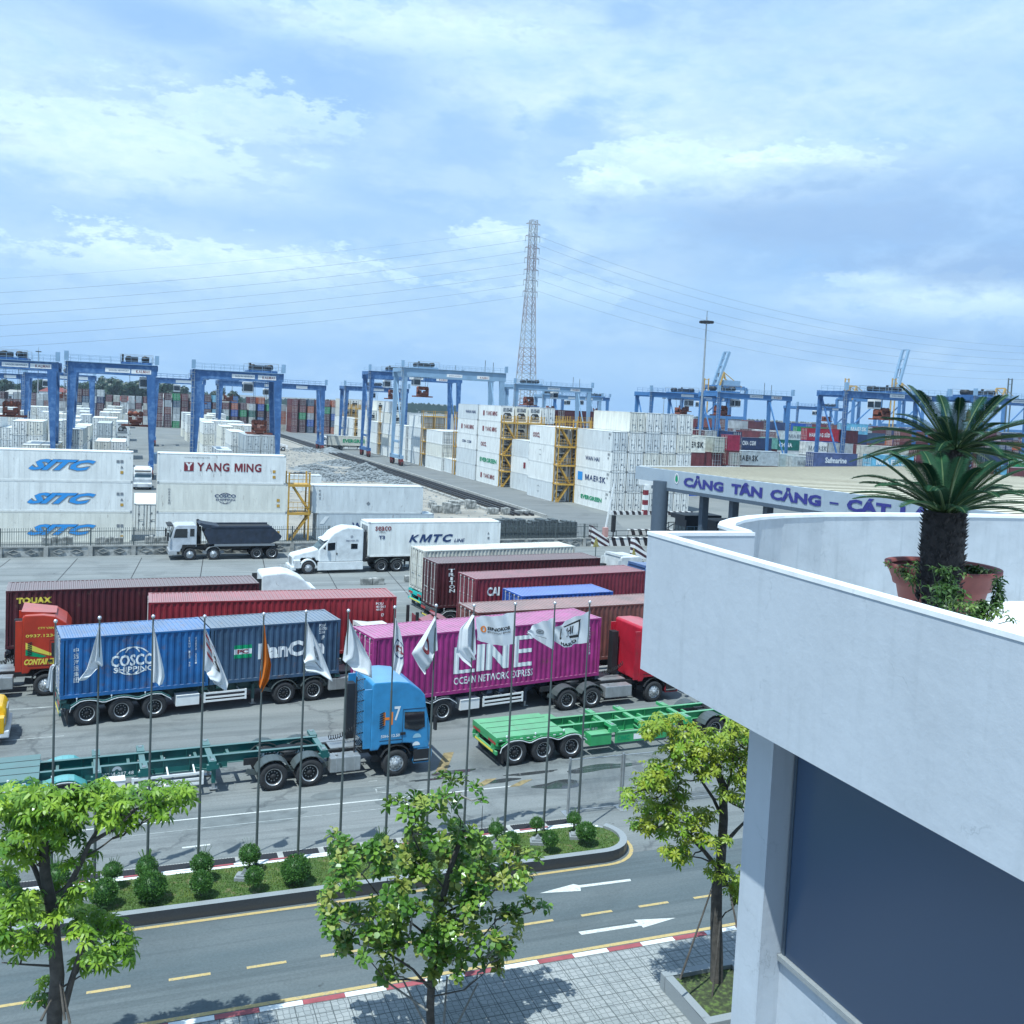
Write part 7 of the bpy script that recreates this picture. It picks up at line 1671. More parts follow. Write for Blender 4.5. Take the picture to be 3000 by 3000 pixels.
def cable(lb, A, B, sag, r=.11):
    pts = []
    for k in range(41): t_ = k/40; p = Vector(A).lerp(Vector(B), t_); p.z -= 4*sag*t_*(1-t_); pts.append(p)
    o = MB().path(pts, r, 4).build('power_cable', [m_cable]); tag(o, lb, 'power cable', 'power lines'); return o
for i, (yp, yl) in enumerate([(660, 820), (697, 862), (730, 896), (762, 927), (795, 958), (827, 990), (860, 1021)]):
    A = AY(1545, yp+6, 760); B = AY(-300, yl+12, 700); cable(f'{NTH[i]} power line from the top running left from the pylon', A, B, 5.5, .07 if i == 0 else .12)
for i, (yp, yr) in enumerate([(690, 1012), (716, 1030), (752, 1046), (784, 1062), (818, 1078), (852, 1096)]):
    A = AY(1573, yp, 760); B = AY(3300, yr+8, 640); cable(f'{NTH[i]} power line from the top running right from the pylon', A, B, 26, .11)
# light masts
def mast(lb, px_, pyb, pyt, Y, r=.22):
    p = AY(px_, pyt, Y); q = thing('light_mast', lb, 'light mast', (p.x, Y, 0), 0, 'high light masts'); MB().tube((0, 0, 0), (0, 0, p.z), r*1.5, r*.6, 10).build('mast_pole', [m_steel], q)
    h = MB(); h.lathe((0, 0, p.z-1.2), (0, 0, 1), [(.0, 0), (.7, .1), (.7, .3), (0, .4)], 12); h.tube((0, 0, p.z-.8), (0, 0, p.z+1.2), .05, n=5)
    for k in range(10): a = 2*PI*k/10; c, s = math.cos(a), math.sin(a); h.bx(c*1.15-.22, c*1.15+.22, s*1.15-.22, s*1.15+.22, p.z-1.3, p.z-.85); h.beam((c*.6, s*.6, p.z-1.0), (c*1.2, s*1.2, p.z-1.0), .08)
    h.build('lamp_head', [m_dark], q)
mast('tall light mast right of the nearest stack', 2071, 1180, 928, 172); mast('distant light mast at the left', 113, 1150, 1024, 560, .3); mast('small distant light mast right of the pylon', 1946, 1210, 1162, 600, .3)
# distant houses and trees
for i, (x0, x1, yt_, Y, lb) in enumerate([(0, 98, 1140, 545, 'pale house with grey hipped roof at the left edge'), (95, 150, 1152, 530, 'long white building with flat roof by the light mast'), (115, 205, 1133, 548, 'house with terracotta hipped roof'), (185, 260, 1147, 540, 'low white building behind the crane leg'), (340, 395, 1160, 550, 'low cream house with red roof behind the gantry'), (460, 540, 1152, 560, 'low warehouse roof behind the lane')]):
    a = AY(x0, yt_, Y); b3 = AY(x1, yt_, Y); h = a.z; L_ = b3.x-a.x; q = thing('house', lb, 'house', (a.x, Y, 0), 0, 'distant houses')
    MB().bx(0, L_, 0, 12, 0, h-2.2).build('wall', [m_white], q); m_ = MB(); m_.add([(-.5, -.5, h-2.2), (L_+.5, -.5, h-2.2), (L_+.5, 12.5, h-2.2), (-.5, 12.5, h-2.2), (L_*.25, 6, h), (L_*.75, 6, h)], [(0, 1, 5, 4), (1, 2, 5), (2, 3, 4, 5), (3, 0, 4), (3, 2, 1, 0)])
    m_.build('roof', [m_terra if i in (2, 4) else m_conc], q); m_ = MB()
    for k in range(int(L_/3)): m_.bx(1+k*3, 2.2+k*3, -.05, 0, h-4.6, h-3.2)
    m_.build('window', [m_glass], q)
def far_crown(seed, w_, h_):
    rnd = random.Random(seed); mb = MB()
    bl = [(Vector((rnd.uniform(-.6, .6)*w_, rnd.uniform(-.4, .4)*w_, h_*rnd.uniform(.35, .95))), rnd.uniform(.28, .5)*w_) for _ in range(8)]
    for c_, r_ in bl:
        for k in range(110):
            d = Vector((rnd.gauss(0, 1), rnd.gauss(0, 1), rnd.gauss(0, 1))).normalized(); p = c_+d*r_*rnd.uniform(.6, 1.05); s = d.orthogonal().normalized()*rnd.uniform(.35, .8); u_ = d.cross(s).normalized()*rnd.uniform(.3, .7)
            mb.add([p-s, p+u_, p+s, p-u_], [(0, 1, 2, 3)])
    return mb.mesh('crown', [m_far])
fcs = [far_crown(i, 6, 13) for i in range(4)]
tm = MB().path([(0, 0, 0), (.2, 0, 5), (0, .2, 10)], [.45, .3, .15], 6).mesh('trunk', [m_bark])
rnd = random.Random(21)
FT = [(0, 1122), (22, 1112), (45, 1120), (75, 1128), (100, 1122), (125, 1112), (150, 1118), (172, 1124), (225, 1118), (245, 1128), (262, 1112), (285, 1108), (310, 1124), (330, 1108), (350, 1120), (372, 1122), (400, 1118), (425, 1124), (447, 1114), (470, 1130), (495, 1120), (520, 1132), (600, 1142), (640, 1140), (690, 1148)]
for i, (x_, y_) in enumerate(FT):
    Y = rnd.uniform(575, 625); p = AY(x_, y_, Y); q = thing('distant_tree', 'dark green tree on the far horizon, '+(NTH[i] if i < 20 else ('twenty '+NTH[i-20]))+' from the left', 'tree', (p.x, Y, 0), rnd.uniform(0, 6), 'distant trees'); s_ = p.z/13.5; q.scale = (s_*rnd.uniform(.8, 1.2), s_, s_)
    ob('trunk', tm, q); ob('crown', fcs[i % 4], q)
# far treeline band beyond, to close the horizon
mb = MB()
for k in range(9000):
    x_ = rnd.uniform(-500, 1500); Y = rnd.uniform(1150, 1350); z = rnd.uniform(0, 9+4*noise.noise(Vector((x_*.01, 0, 0)))); s = rnd.uniform(2, 5)
    mb.add([(x_-s, Y, z-s*.5), (x_+s, Y, z-s*.4), (x_, Y+.5, z+s*.6)], [(0, 1, 2)])
o = mb.build('far_woodland', [m_far]); tag(o, 'thin far line of trees along the horizon beyond the port', 'woodland'); struct(o, 'stuff')
# yard truck, small vehicles
cabover('white yard truck coming down the lane behind the blue lettered stack', (AY(418, 1345, 150).x-1.25, 146, 0), -PI/2, (.74, .75, .75), roof='low', H=3.1, xr=-7, axr=(-6, -4.7))
for o in COL.objects:
    if o.get('label', '').startswith('white yard truck'): o.location = (AY(418, 1340, 150).x-1.2, 148, 0)
conventional('small white cab truck beyond the rubble', (AY(845, 1300, 255).x, 255, 0), 0, (.7, .7, .7), L=8.2, lowroof=True)
k = sc_far(12.1, 2.6, 'reef', CREAM, 'pale container on a truck at the far end of the terminal road', AY(963, 1262, 270).x, 270, 1.2, rz=1); v, f = fit('EVERGREEN', 4, 11, .8, 1.8, .04); decal('lettering', [(v, f, 0)], lambda a_, w_: (a_, -.02, w_), [m_greenL], k)
trailer('far trailer under the pale container on the terminal road', (AY(963, 1262, 270).x, 270, 0), 0, (.03, .03, .03), loaded=True, z=1.18)
cabover('small white truck cab at the far end of the terminal road', (AY(930, 1290, 285).x, 285, 0), R(-100), (.7, .7, .75), roof='low', H=2.9, xr=-6.5, axr=(-5.5, -4.2))
# ------------------------------------------------------------------ 300 containers that show largest stay things; the rest become one mass
bpy.context.view_layer.update()
cs = [o for o in COL.objects if o.get('category') == 'shipping container' and not o.parent]
dg_ = bpy.context.evaluated_depsgraph_get(); cam0 = Vector((0, 0, CAMH)); score = {}
for o in cs:
    tr_ = [c for c in o.children_recursive if c.type == 'MESH'] if o.type == 'EMPTY' else [o]
    names = {o.name} | {c.name for c in o.children_recursive}
    bb = [o.matrix_world @ Vector(c) for c in (o.bound_box if o.type == 'MESH' else [(0, 0, 0), (12, 2.4, 2.7), (12, 0, 0), (0, 2.4, 2.7)])]
    lo = Vector((min(b.x for b in bb), min(b.y for b in bb), min(b.z for b in bb))); hi = Vector((max(b.x for b in bb), max(b.y for b in bb), max(b.z for b in bb)))
    vis = 0
    for fx in (.06, .3, .5, .7, .94):
        for fz in (.1, .5, .92):
            for fy_ in ((-.002,) if True else ()):
                for P in (Vector((lo.x+(hi.x-lo.x)*fx, lo.y-.15, lo.z+(hi.z-lo.z)*fz)), Vector((lo.x-.1, lo.y+(hi.y-lo.y)*fx, lo.z+(hi.z-lo.z)*fz)) if lo.x > 0 else Vector((hi.x+.1, lo.y+(hi.y-lo.y)*fx, lo.z+(hi.z-lo.z)*fz))):
                    d = P-cam0; L_ = d.length; dd = d.normalized(); w_ = d.dot(fw)
                    if w_ <= 0 or abs(d.dot(rt)/w_) > .53: continue
                    h, loc, *_r, ob_, _m = sc.ray_cast(dg_, cam0+dd*.5, dd, distance=L_-.6)
                    if not h or ob_.name in names: vis += 1
    c_ = (lo+hi)/2-cam0; score[o.name] = vis/(c_.length**2)*(3000 if (o.type == 'EMPTY' or any(k.name.startswith('lettering') for k in o.children)) and vis else 1)
cs.sort(key=lambda o: -score[o.name])
rest = [o for o in cs[300:] if o.type == 'MESH']
rest += [o for o in cs[:300] if o.type == 'MESH' and score[o.name] == 0]
mb = MB(); mats_ = []; idx = {}
for o in rest:
    kk = tuple(round(c_, 3) for c_ in o.color[:3])
    if kk not in idx: idx[kk] = len(mats_); mats_.append(mat('stack_paint_%d' % len(mats_), kk, .55, var=.35, scale=.5))
    for q in [o]+list(o.children):
        if q.name.startswith('lettering'): continue
        me = q.data; M4 = o.matrix_world; base_ = len(mb.v); mb.v += [tuple(M4 @ v.co) for v in me.vertices]
        for p in me.polygons: mb.f.append(tuple(i+base_ for i in p.vertices)); mb.m.append(idx[kk] if p.material_index == 0 else -1); mb.sm.append(False)
for (L, H, kd, col, X, Y, z, en) in MASS:
    kk = tuple(round(c_, 3) for c_ in col)
    if kk not in idx: idx[kk] = len(mats_); mats_.append(mat('stack_paint_%d' % len(mats_), kk, .55, var=.35, scale=.5))
    me = cmesh(('far', L, H, kd, en), lambda: box_mesh(L, H, kd, en)); base_ = len(mb.v); mb.v += [(X-v.co.y, Y+v.co.x, z+v.co.z) for v in me.vertices]
    for p in me.polygons: mb.f.append(tuple(i+base_ for i in p.vertices)); mb.m.append(idx[kk] if p.material_index == 0 else -1); mb.sm.append(False)
n_ = len(mats_); mats_.append(m_rod); mb.m = [n_ if q == -1 else q for q in mb.m]
for o in rest:
    for c_ in list(o.children): bpy.data.objects.remove(c_)
    bpy.data.objects.remove(o)
o = mb.build('stacked_containers', mats_); tag(o, 'mass of stacked coloured containers, mostly the far rows at the back of the port', 'shipping containers'); struct(o, 'stuff')
HAZE = 0.0002
# ------------------------------------------------------------------ flagpoles and flags
PYY = 29.42
poles = [(163, 1821), (292, 1811), (449, 1807), (600, 1807), (773, 1800), (897, 1793), (1021, 1790), (1157, 1780), (1278, 1775), (1389, 1775), (1510, 1770), (1626, 1768), (1728, 1765)]
Z5 = lambda x, y: (x*.46584, 1500+y*.46584)
Z6 = lambda x, y: (700+x*.46584, 1500+y*.46584)
Z7 = lambda x, y: (1300+x*.46584, 1500+y*.46584)
FL = [([Z5(350, 720), Z5(330, 1135), Z5(290, 1100), Z5(318, 960), Z5(375, 960), Z5(360, 800)], 'narrow white flag folded along the first pole', 0),
      ([Z5(628, 700), Z5(648, 965), Z5(600, 985), Z5(545, 1055), Z5(487, 1062), Z5(545, 990)], 'white flag swept to the left with a pointed tip', 0),
      ([Z5(965, 705), Z5(960, 1070), Z5(1020, 1090), Z5(1036, 1040), Z5(1030, 990), Z5(1000, 860)], 'white flag with faint grey letters hanging narrow', 0),
      ([Z5(1287, 720), Z5(1282, 990), Z5(1345, 1080), Z5(1425, 1130), Z5(1437, 1080), Z5(1350, 860)], 'white flag with dark red stripes and a black letter', 1),
      ([Z5(1660, 700), Z5(1628, 1090), Z5(1645, 1132), Z5(1690, 1050), Z5(1706, 960), Z5(1680, 820)], 'orange flag with white mark', 2),
      ([Z6(425, 685), Z6(405, 925), Z6(420, 1000), Z6(500, 1010), Z6(587, 1062), Z6(500, 830)], 'white flag with small dark ring emblem over the slate container', 3),
      ([Z6(690, 670), Z6(652, 930), Z6(730, 1000), Z6(838, 1045), Z6(828, 940), Z6(750, 790)], 'plain white flag above the sky blue cab', 0),
      ([Z6(982, 665), Z6(962, 990), Z6(1020, 1028), Z6(1042, 960), Z6(1035, 840), Z6(1010, 740)], 'white flag with red letters inside an oval', 4),
      ([Z6(1240, 650), Z6(1250, 870), Z6(1180, 920), Z6(1178, 1034), Z6(1140, 980), Z6(1093, 895)], 'white flag swept left with red diamond and black letters', 5),
      ([Z6(1480, 640), Z6(1492, 890), Z6(1455, 972), Z6(1400, 930), Z6(1365, 885), Z6(1395, 740)], 'plain white crumpled flag left of the rectangular one', 0),
      ([Z6(1742, 630), Z6(1735, 830), Z6(1600, 840), Z6(1492, 800), Z6(1490, 662), Z6(1620, 652)], 'fully spread white flag with orange ring and black letters', 6),
      ([Z7(703, 665), Z7(692, 868), Z7(600, 815), Z7(524, 765), Z7(522, 745), Z7(625, 682)], 'crumpled white flag with dark round emblem', 3),
      ([Z7(922, 620), Z7(912, 820), Z7(755, 850), Z7(697, 812), Z7(697, 722), Z7(835, 658)], 'spread white flag with framed black emblem, rightmost pole', 7)]
m_flagred = mat('flag_dark_red', (.22, .03, .04), .8, var=.05)
for i, (px_, py_) in enumerate(poles):
    p = AY(px_, py_, PYY); q = thing('flagpole', 'slim grey flagpole, '+(NTH[i])+' from the left in the planter row', 'flagpole', (p.x, PYY, .25), 0, 'flagpoles on the planter island')
    h = p.z-.25; MB().tube((0, 0, 0), (0, 0, h*.32), .042, .04, 10).tube((0, 0, h*.32), (0, 0, h*.66), .034, .032, 10).tube((0, 0, h*.66), (0, 0, h-.05), .026, .024, 10).bx(-.09, .09, -.09, .09, 0, .02).build('pole', [m_pole], q)
    f = MB(); f.lathe((0, 0, h-.06), (0, 0, 1), [(0.001, 0), (.045, .03), (.055, .07), (.04, .11), (.001, .13)], 12); f.build('finial', [m_ball], q)
    pts, lb, kind = FL[i]; w3 = [AY(x_, y_, PYY) for x_, y_ in pts]
    # quad patch: pole side = pts[0]..pts[1]; free side = pts[5]..pts[2] via 4,3
    n, m_ = 26, 26; vs = []; 
    def edge(P, t_):
        L_ = [(P[k+1]-P[k]).length for k in range(len(P)-1)]; s = t_*sum(L_)
        for k, l in enumerate(L_):
            if s <= l or k == len(L_)-1: return P[k].lerp(P[k+1], min(1, s/max(l, 1e-6)))
            s -= l
    A_, B2 = [w3[0], w3[1]], [w3[0].lerp(w3[5], .12) if kind not in (6, 7) and i != 11 else w3[5], w3[5], w3[4], w3[3], w3[2]]
    if kind in (6, 7) or i == 11: B2 = [w3[4], w3[3]]; C2 = [w3[1], w3[2], w3[3]]; D2 = [w3[0], w3[5], w3[4]]
    else: C2 = [w3[1], w3[2]]; D2 = [w3[0], B2[0]]
    for a in range(n+1):
        for b3 in range(m_+1):
            u_, v_ = b3/m_, a/n; P = (edge(A_, v_)*(1-u_)+edge(B2, v_)*u_+edge(D2, u_)*(1-v_)+edge(C2, u_)*v_-(w3[0]*(1-u_)*(1-v_)+B2[0]*u_*(1-v_)+C2[0]*(1-u_)*v_+B2[-1]*u_*v_))
            rip = .10*math.sin(u_*9+v_*2.2+i*1.3)*min(1, u_*3)*(1 if kind in (6, 7) or i == 11 else 1.1)+.04*math.sin(u_*21+v_*7+i)*min(1, u_*3)
            vs.append(Vector((P.x, P.y+rip, P.z)))
    fs = [(a*(m_+1)+b3, a*(m_+1)+b3+1, (a+1)*(m_+1)+b3+1, (a+1)*(m_+1)+b3) for a in range(n) for b3 in range(m_)]
    fb = MB(); fb.add(vs, fs, 0, True); me = fb.mesh('flag', [m_flag if kind != 2 else m_flago]); fo = ob('flag', me); tag(fo, lb, 'flag', 'flags')
    def onflag(u_, v_):   # flag surface at u (away from pole), v (down)
        a = max(0, min(n-1e-4, v_*n)); b3 = max(0, min(m_-1e-4, u_*m_)); ia, ib = int(a), int(b3); fa_, fb_ = a-ia, b3-ib
        g_ = lambda r_, c_: vs[r_*(m_+1)+c_]
        P = g_(ia, ib)*(1-fa_)*(1-fb_)+g_(ia, ib+1)*(1-fa_)*fb_+g_(ia+1, ib)*fa_*(1-fb_)+g_(ia+1, ib+1)*fa_*fb_
        return (P.x, P.y-.012, P.z)
    def fdec(geos, mats, flipu=False):
        return decal('flag_emblem', geos, (lambda a, b3: onflag(1-a if flipu else a, 1-b3)), mats, fo)
    left = w3[4].x < p.x
    if kind == 1:
        g = [(*poly2([(.15, .9-.2*k), (.85, .75-.2*k), (.85, .67-.2*k), (.15, .82-.2*k)]), 0) for k in range(3)]; v, f_ = fit('S', .4, .75, .32, .62, .05); g.append((v, f_, 1)); fdec(g, [m_flagred, m_black])
    if kind == 2: fdec([(*poly2([(.0, .42), (.25, .34), (.0, .22)]), 0)], [m_white])
    if kind == 3: fdec([(*ring2(.5, .5, .12, .12, .05), 0), (*ring2(.5, .5, .05, .05, .05), 0)]+([(*poly2([(.3, .3), (.7, .3), (.7, .27), (.3, .27)]), 0)]), [m_grey], left)
    if kind == 4: v, f_ = fit('RCL', .22, .85, .36, .5, .06); fdec([(*ring2(.5, .43, .46, .17, .03), 1), (v, f_, 0)], [m_flagred, m_navy])
    if kind == 5: v, f_ = fit('inter', .1, .6, .1, .25, .04); fdec([(*ring2(.5, .5, .16, .14, .07), 0), (v, f_, 1)], [m_flagred, m_black], True)
    if kind == 6: v, f_ = fit('SINOKOR', .32, .88, .48, .6, .04); v2, f2 = fit('MERCHANT MARINE', .32, .88, .38, .44, .01); fdec([(*ring2(.2, .5, .085, .13, .05), 0), (*poly2([(.14, .47), (.26, .47), (.26, .53), (.14, .53)]), 0), (v, f_, 1), (v2, f2, 1)], [m_orangeL, m_black], True)
    if kind == 7:
        v, f_ = fit('HASCO', .18, .68, .04, .17, .05); g = [(v, f_, 0), (*poly2([(.14, .80), (.72, .80), (.72, .88), (.14, .88)]), 0), (*poly2([(.14, .24), (.72, .24), (.72, .34), (.14, .34)]), 0), (*poly2([(.14, .34), (.165, .34), (.165, .8), (.14, .8)]), 0), (*poly2([(.695, .34), (.72, .34), (.72, .8), (.695, .8)]), 0)]
        v, f_ = fit('IHI', .32, .56, .42, .7, .02); g.append((v, f_, 0)); fdec(g, [m_black, m_orangeL], True)
# stone bases
for i, (x_, y_) in enumerate([(715, 2572), (262, 2635), (1450, 2480), (1575, 2468), (1690, 2452)]):
    p = G(x_, y_, .3); q = thing('stone_block', 'small grey stone flagpole base, '+NTH[i]+' listed along the lawn' if False else ('small stepped grey stone block on the lawn beside the '+('fifth', 'second', 'tenth', 'eleventh', 'twelfth')[i]+' flagpole'), 'stone block', (p.x, p.y, .27), R(-20)); MB().bx(-.25, .25, -.18, .18, 0, .1).bx(-.2, .2, -.13, .13, .1, .16).build('slab', [m_gran], q); MB().prism([(-.1, .16), (.1, .16), (0, .3)], -.08, .08).build('cap', [m_gran], q)
# shrubs
SM = [[shrub_mesh(s, .44, 0) for s in (1, 2, 3)], [shrub_mesh(s, .34, 1) for s in (4, 5, 6)]]
stem = MB().path([(0, 0, -.5), (.02, 0, -.2), (0, .02, .1)], [.04, .035, .02], 6).mesh('stem', [m_bark])
front = [(303, 2612, .40), (442, 2596, .45), (590, 2585, .34), (745, 2567, .30), (867, 2547, .45), (1000, 2520, .36), (1240, 2480, .3), (1497, 2462, .30), (1612, 2458, .30), (1717, 2437, .36)]
back = [(165, 2565, .36), (20, 2590, .36), (430, 2540, .33), (592, 2530, .35), (732, 2503, .33), (988, 2492, .33), (1115, 2472, .34), (1335, 2420, .28), (1453, 2430, .27), (1573, 2412, .24), (1682, 2398, .25), (330, 2550, .28)]
for grp, lst, z, kd in (('front', front, .72, 0), ('back', back, .80, 1)):
    for i, (x_, y_, r_) in enumerate(lst):
        p = G(x_, y_, z); q = thing('clipped_shrub', f'round clipped shrub, {NTH[i]} in the {grp} row of the planter, at {("its lawn side" if grp == "front" else "the flagpoles")}', 'shrub', (p.x, p.y, p.z), random.uniform(0, 6), f'clipped shrubs in the {grp} row'); b0 = .44 if kd == 0 else .34
        q.scale = (r_/b0*random.uniform(.88, .98), r_/b0*random.uniform(.88, .98), r_/b0*random.uniform(.86, .96)); ob('foliage', SM[kd][i % 3], q); ob('stem', stem, q)

# ------------------------------------------------------------------ street trees
def street_tree(label, base, trunk, clusters, leaf, Yd, seed, spread, per=3, nleaf=8, L=.17, w_=.05, droop=.5, mats=(0, 1), lm=None, kind='whorl', twigs=0, r0_=.13, limbs=None):
    rnd = random.Random(seed); t_ = thing('street_tree', label, 'tree', base); B_ = Vector(base)
    tb = MB(); tr = [Vector(p)-B_ for p in trunk]
    tb.path([Vector((0, 0, -.1))]+tr, [r0_*1.25]+[r0_*(1-.55*k/len(tr)) for k in range(len(tr))], 10)
    C = []
    for x_, y_, r_ in clusters:
        yy = Yd+rnd.uniform(-spread, spread); C.append((AY(x_, y_, yy)-B_, r_))
    nodes = list(tr[1:]); br_ = []
    if limbs:
        for lp in limbs:
            pp = [Vector(p)-B_ for p in lp[0]]; tb.path(pp, [lp[1]*(1-.6*k/(len(pp)-1)) for k in range(len(pp))], 7); br_ += pp[1:]
    nodes += br_
    for c_, r_ in sorted(C, key=lambda q: min((q[0]-n_).length for n_ in nodes)):
        cand = [n_ for n_ in nodes if n_.z < c_.z+.15] or nodes
        nr = min(cand, key=lambda n_: (n_-c_).length+max(0, n_.z-c_.z)); d = (c_-nr).length
        pts = limb(tb, nr, c_, min(.035, .014+.012*d), .010, .25, 5, 1, 5, rnd, sag=.04); nodes += [pts[3]]
    tb.build('trunk', [m_bark, m_twig if kind == 'oval' else m_bark], t_)
    lb = MB()
    for c_, r_ in C:
        n_ = per if r_ > .2 else max(1, per//2)
        for k in range(n_):
            o_ = Vector((rnd.uniform(-1, 1), rnd.uniform(-1, 1), rnd.uniform(-.7, .8)))*r_*(.9 if n_ > 1 else 0)
            nn = (Vector((rnd.gauss(0, .35), rnd.gauss(0, .35), 1))+o_.normalized()*.5 if o_.length > 0 else Vector((rnd.gauss(0, .3), rnd.gauss(0, .3), 1)))
            m_ = rnd.choice(mats)
            if kind == 'whorl': leaf_whorl(lb, c_+o_, nleaf+rnd.randint(-1, 1), L*rnd.uniform(.8, 1.15), w_, nn, droop, .25, m_, rnd)
            else:
                leaf_whorl(lb, c_+o_, 6, L*rnd.uniform(.85, 1.15), w_, nn, .15, .45, m_, rnd, wid_tip=.8); leaf_whorl(lb, c_+o_-Vector((0, 0, .05)), 6, L*1.1, w_, nn, .4, .25, rnd.choice(mats), rnd, wid_tip=.8)
                if n_ > 1: leaf_whorl(lb, c_+o_+Vector((0, 0, .03)), 4, L*.7, w_*.8, nn, .0, 1.0, rnd.choice(mats), rnd, wid_tip=.8)
    lb.build('crown', lm, t_)
    return t_
def px(*p, Y): return [tuple(AY(x_, y_, Y)) for x_, y_ in p]
YL = 20.6
cl1 = [(60, 2330, 60), (110, 2320, 40), (140, 2345, 60), (30, 2400, 70), (110, 2400, 80), (190, 2385, 60), (240, 2350, 60), (290, 2335, 70), (350, 2345, 60), (400, 2350, 55), (450, 2345, 60), (510, 2335, 45), (548, 2328, 25), (325, 2400, 40), (375, 2430, 30), (60, 2450, 60), (150, 2445, 50), (290, 2312, 40), (20, 2480, 50), (200, 2430, 40), (430, 2385, 25), (470, 2385, 25),
       (15, 2340, 50), (85, 2370, 60), (165, 2360, 60), (220, 2395, 50), (330, 2370, 40), (480, 2360, 30),
       (40, 2640, 50), (90, 2640, 40), (30, 2700, 50), (60, 2760, 50), (110, 2760, 35), (210, 2630, 30), (15, 2750, 50), (260, 2500, 25), (262, 2540, 25), (215, 2530, 15), (250, 2590, 25), (120, 2700, 25), (285, 2715, 45), (335, 2740, 40), (340, 2785, 40), (275, 2795, 40), (230, 2690, 40), (375, 2765, 20), (300, 2830, 20), (240, 2740, 30), (180, 2680, 25), (130, 2880, 28), (110, 2935, 25), (100, 2510, 30), (10, 2560, 25), (155, 2490, 30), (170, 2600, 20)]
base = AY(158, 3060, YL); base.z = .12
cl1 = [(x_, y_, r_*.0068) for x_, y_, r_ in cl1]
cl1b = []
rnd = random.Random(5)
for x_, y_, r_ in cl1:
    cl1b.append((x_, y_, r_))
    if r_ > .25: cl1b.append((x_+rnd.uniform(-25, 25), y_+rnd.uniform(-15, 22), r_*.8))
trk = [tuple(base)]+px((160, 2960), (168, 2860), (160, 2760), (150, 2650), (132, 2560), (128, 2470), (120, 2410), Y=YL)
street_tree('bright green layered tree with whorled leaves at the lower left', tuple(base), trk, cl1b, None, YL, 4, .95, per=8, nleaf=10, L=.225, w_=.066, droop=.5, lm=[m_leafA, m_leafB], mats=(0, 0, 0, 0, 1), r0_=.155,
            limbs=[(px((185, 2960), (210, 2870), (235, 2790), (250, 2740), Y=YL), .08), (px((155, 2720), (200, 2600), (240, 2520), (262, 2470), (300, 2410), (340, 2380), Y=YL-.2), .07), (px((262, 2470), (330, 2430), (400, 2370), (480, 2350), Y=YL-.3), .045), (px((140, 2640), (100, 2540), (60, 2480), (40, 2420), Y=YL+.2), .06), (px((150, 2780), (110, 2720), (70, 2690), Y=YL+.3), .05), (px((150, 2830), (60, 2825), (5, 2820), Y=YL), .025)])
Z9 = lambda x, y: (800+x*.46584, 2200+y*.46584)
c2 = [(850, 350), (830, 320), (990, 370), (960, 350), (1135, 250), (1190, 260), (1065, 150), (1315, 315), (470, 620), (540, 640), (460, 730), (500, 700), (650, 640), (690, 680), (840, 660), (930, 500), (980, 740), (1080, 500), (1250, 550), (1280, 640), (1340, 690), (1520, 630), (1570, 700), (1420, 770), (1500, 790), (1560, 860), (1700, 980), (1560, 1000), (1480, 1080), (1300, 870), (1240, 920), (1330, 920), (430, 880), (370, 930), (340, 1050), (400, 1040), (480, 1020), (600, 1040), (700, 990), (840, 920), (880, 960), (960, 1000), (720, 800), (760, 840), (500, 1200), (600, 1230), (400, 1260), (700, 1200), (820, 1180), (880, 1210), (1080, 1160), (1050, 1230), (1180, 1170), (1330, 1180), (1360, 1230), (1480, 1250), (1440, 1180), (960, 1400), (980, 1330), (690, 1370), (740, 1390), (1130, 1350), (1250, 1320), (1370, 1320), (1100, 1080), (1200, 1100), (560, 1120), (640, 1120), (930, 820), (1160, 820), (1000, 880), (870, 1060), (880, 520), (860, 600), (900, 700), (1030, 1060), (1250, 1000), (1280, 1080), (1400, 1000), (780, 1100), (940, 1120), (1000, 1180), (1160, 1250), (1050, 620), (1180, 700), (1100, 940), (1160, 560), (1300, 800), (660, 1060), (760, 1250), (570, 1060), (1380, 880), (790, 720), (1230, 760)]
cl2 = [(*Z9(x_, y_), .11 if (x_, y_) in ((1065, 150), (1315, 315), (1700, 980)) else .3) for x_, y_ in c2]
YM2 = 20.3
base = AY(1262, 3080, YM2); base.z = .12
trk = [tuple(base)]+px((1260, 2960), (1265, 2860), (1275, 2760), (1290, 2660), (1315, 2560), (1345, 2470), (1362, 2420), Y=YM2)
street_tree('sparse young tree with oval leaf rosettes in the middle foreground', tuple(base), trk, cl2, None, YM2, 9, .75, per=3, L=.225, w_=.108, mats=(0, 0, 0, 0, 0, 1, 1, 0, 1, 2), lm=[m_leafB, m_leafB2, leafmat('tired_leaf', (.20, .26, .045), (.15, .24, .04), .2)], kind='oval', r0_=.10,
            limbs=[(px((1262, 2900), (1210, 2840), (1150, 2800), (1080, 2770), Y=YM2-.3), .035), (px((1268, 2840), (1330, 2800), (1400, 2760), (1460, 2690), Y=YM2-.2), .035), (px((1275, 2760), (1200, 2700), (1130, 2650), (1060, 2560), Y=YM2+.3), .03), (px((1290, 2680), (1380, 2640), (1450, 2590), (1500, 2520), Y=YM2+.2), .03), (px((1300, 2600), (1250, 2540), (1210, 2450), (1195, 2380), Y=YM2), .025), (px((1340, 2480), (1350, 2400), (1300, 2330), Y=YM2), .018), (px((1262, 2880), (1200, 2870), (1130, 2870), (1080, 2810), Y=YM2-.5), .025), (px((1262, 2920), (1360, 2900), (1420, 2850), Y=YM2-.3), .02), (px((1410, 2520), (1412, 2400), (1414, 2360), Y=YM2+.1), .012)])
Z10 = lambda x, y: (1500+x*.466, 2100+y*.466)
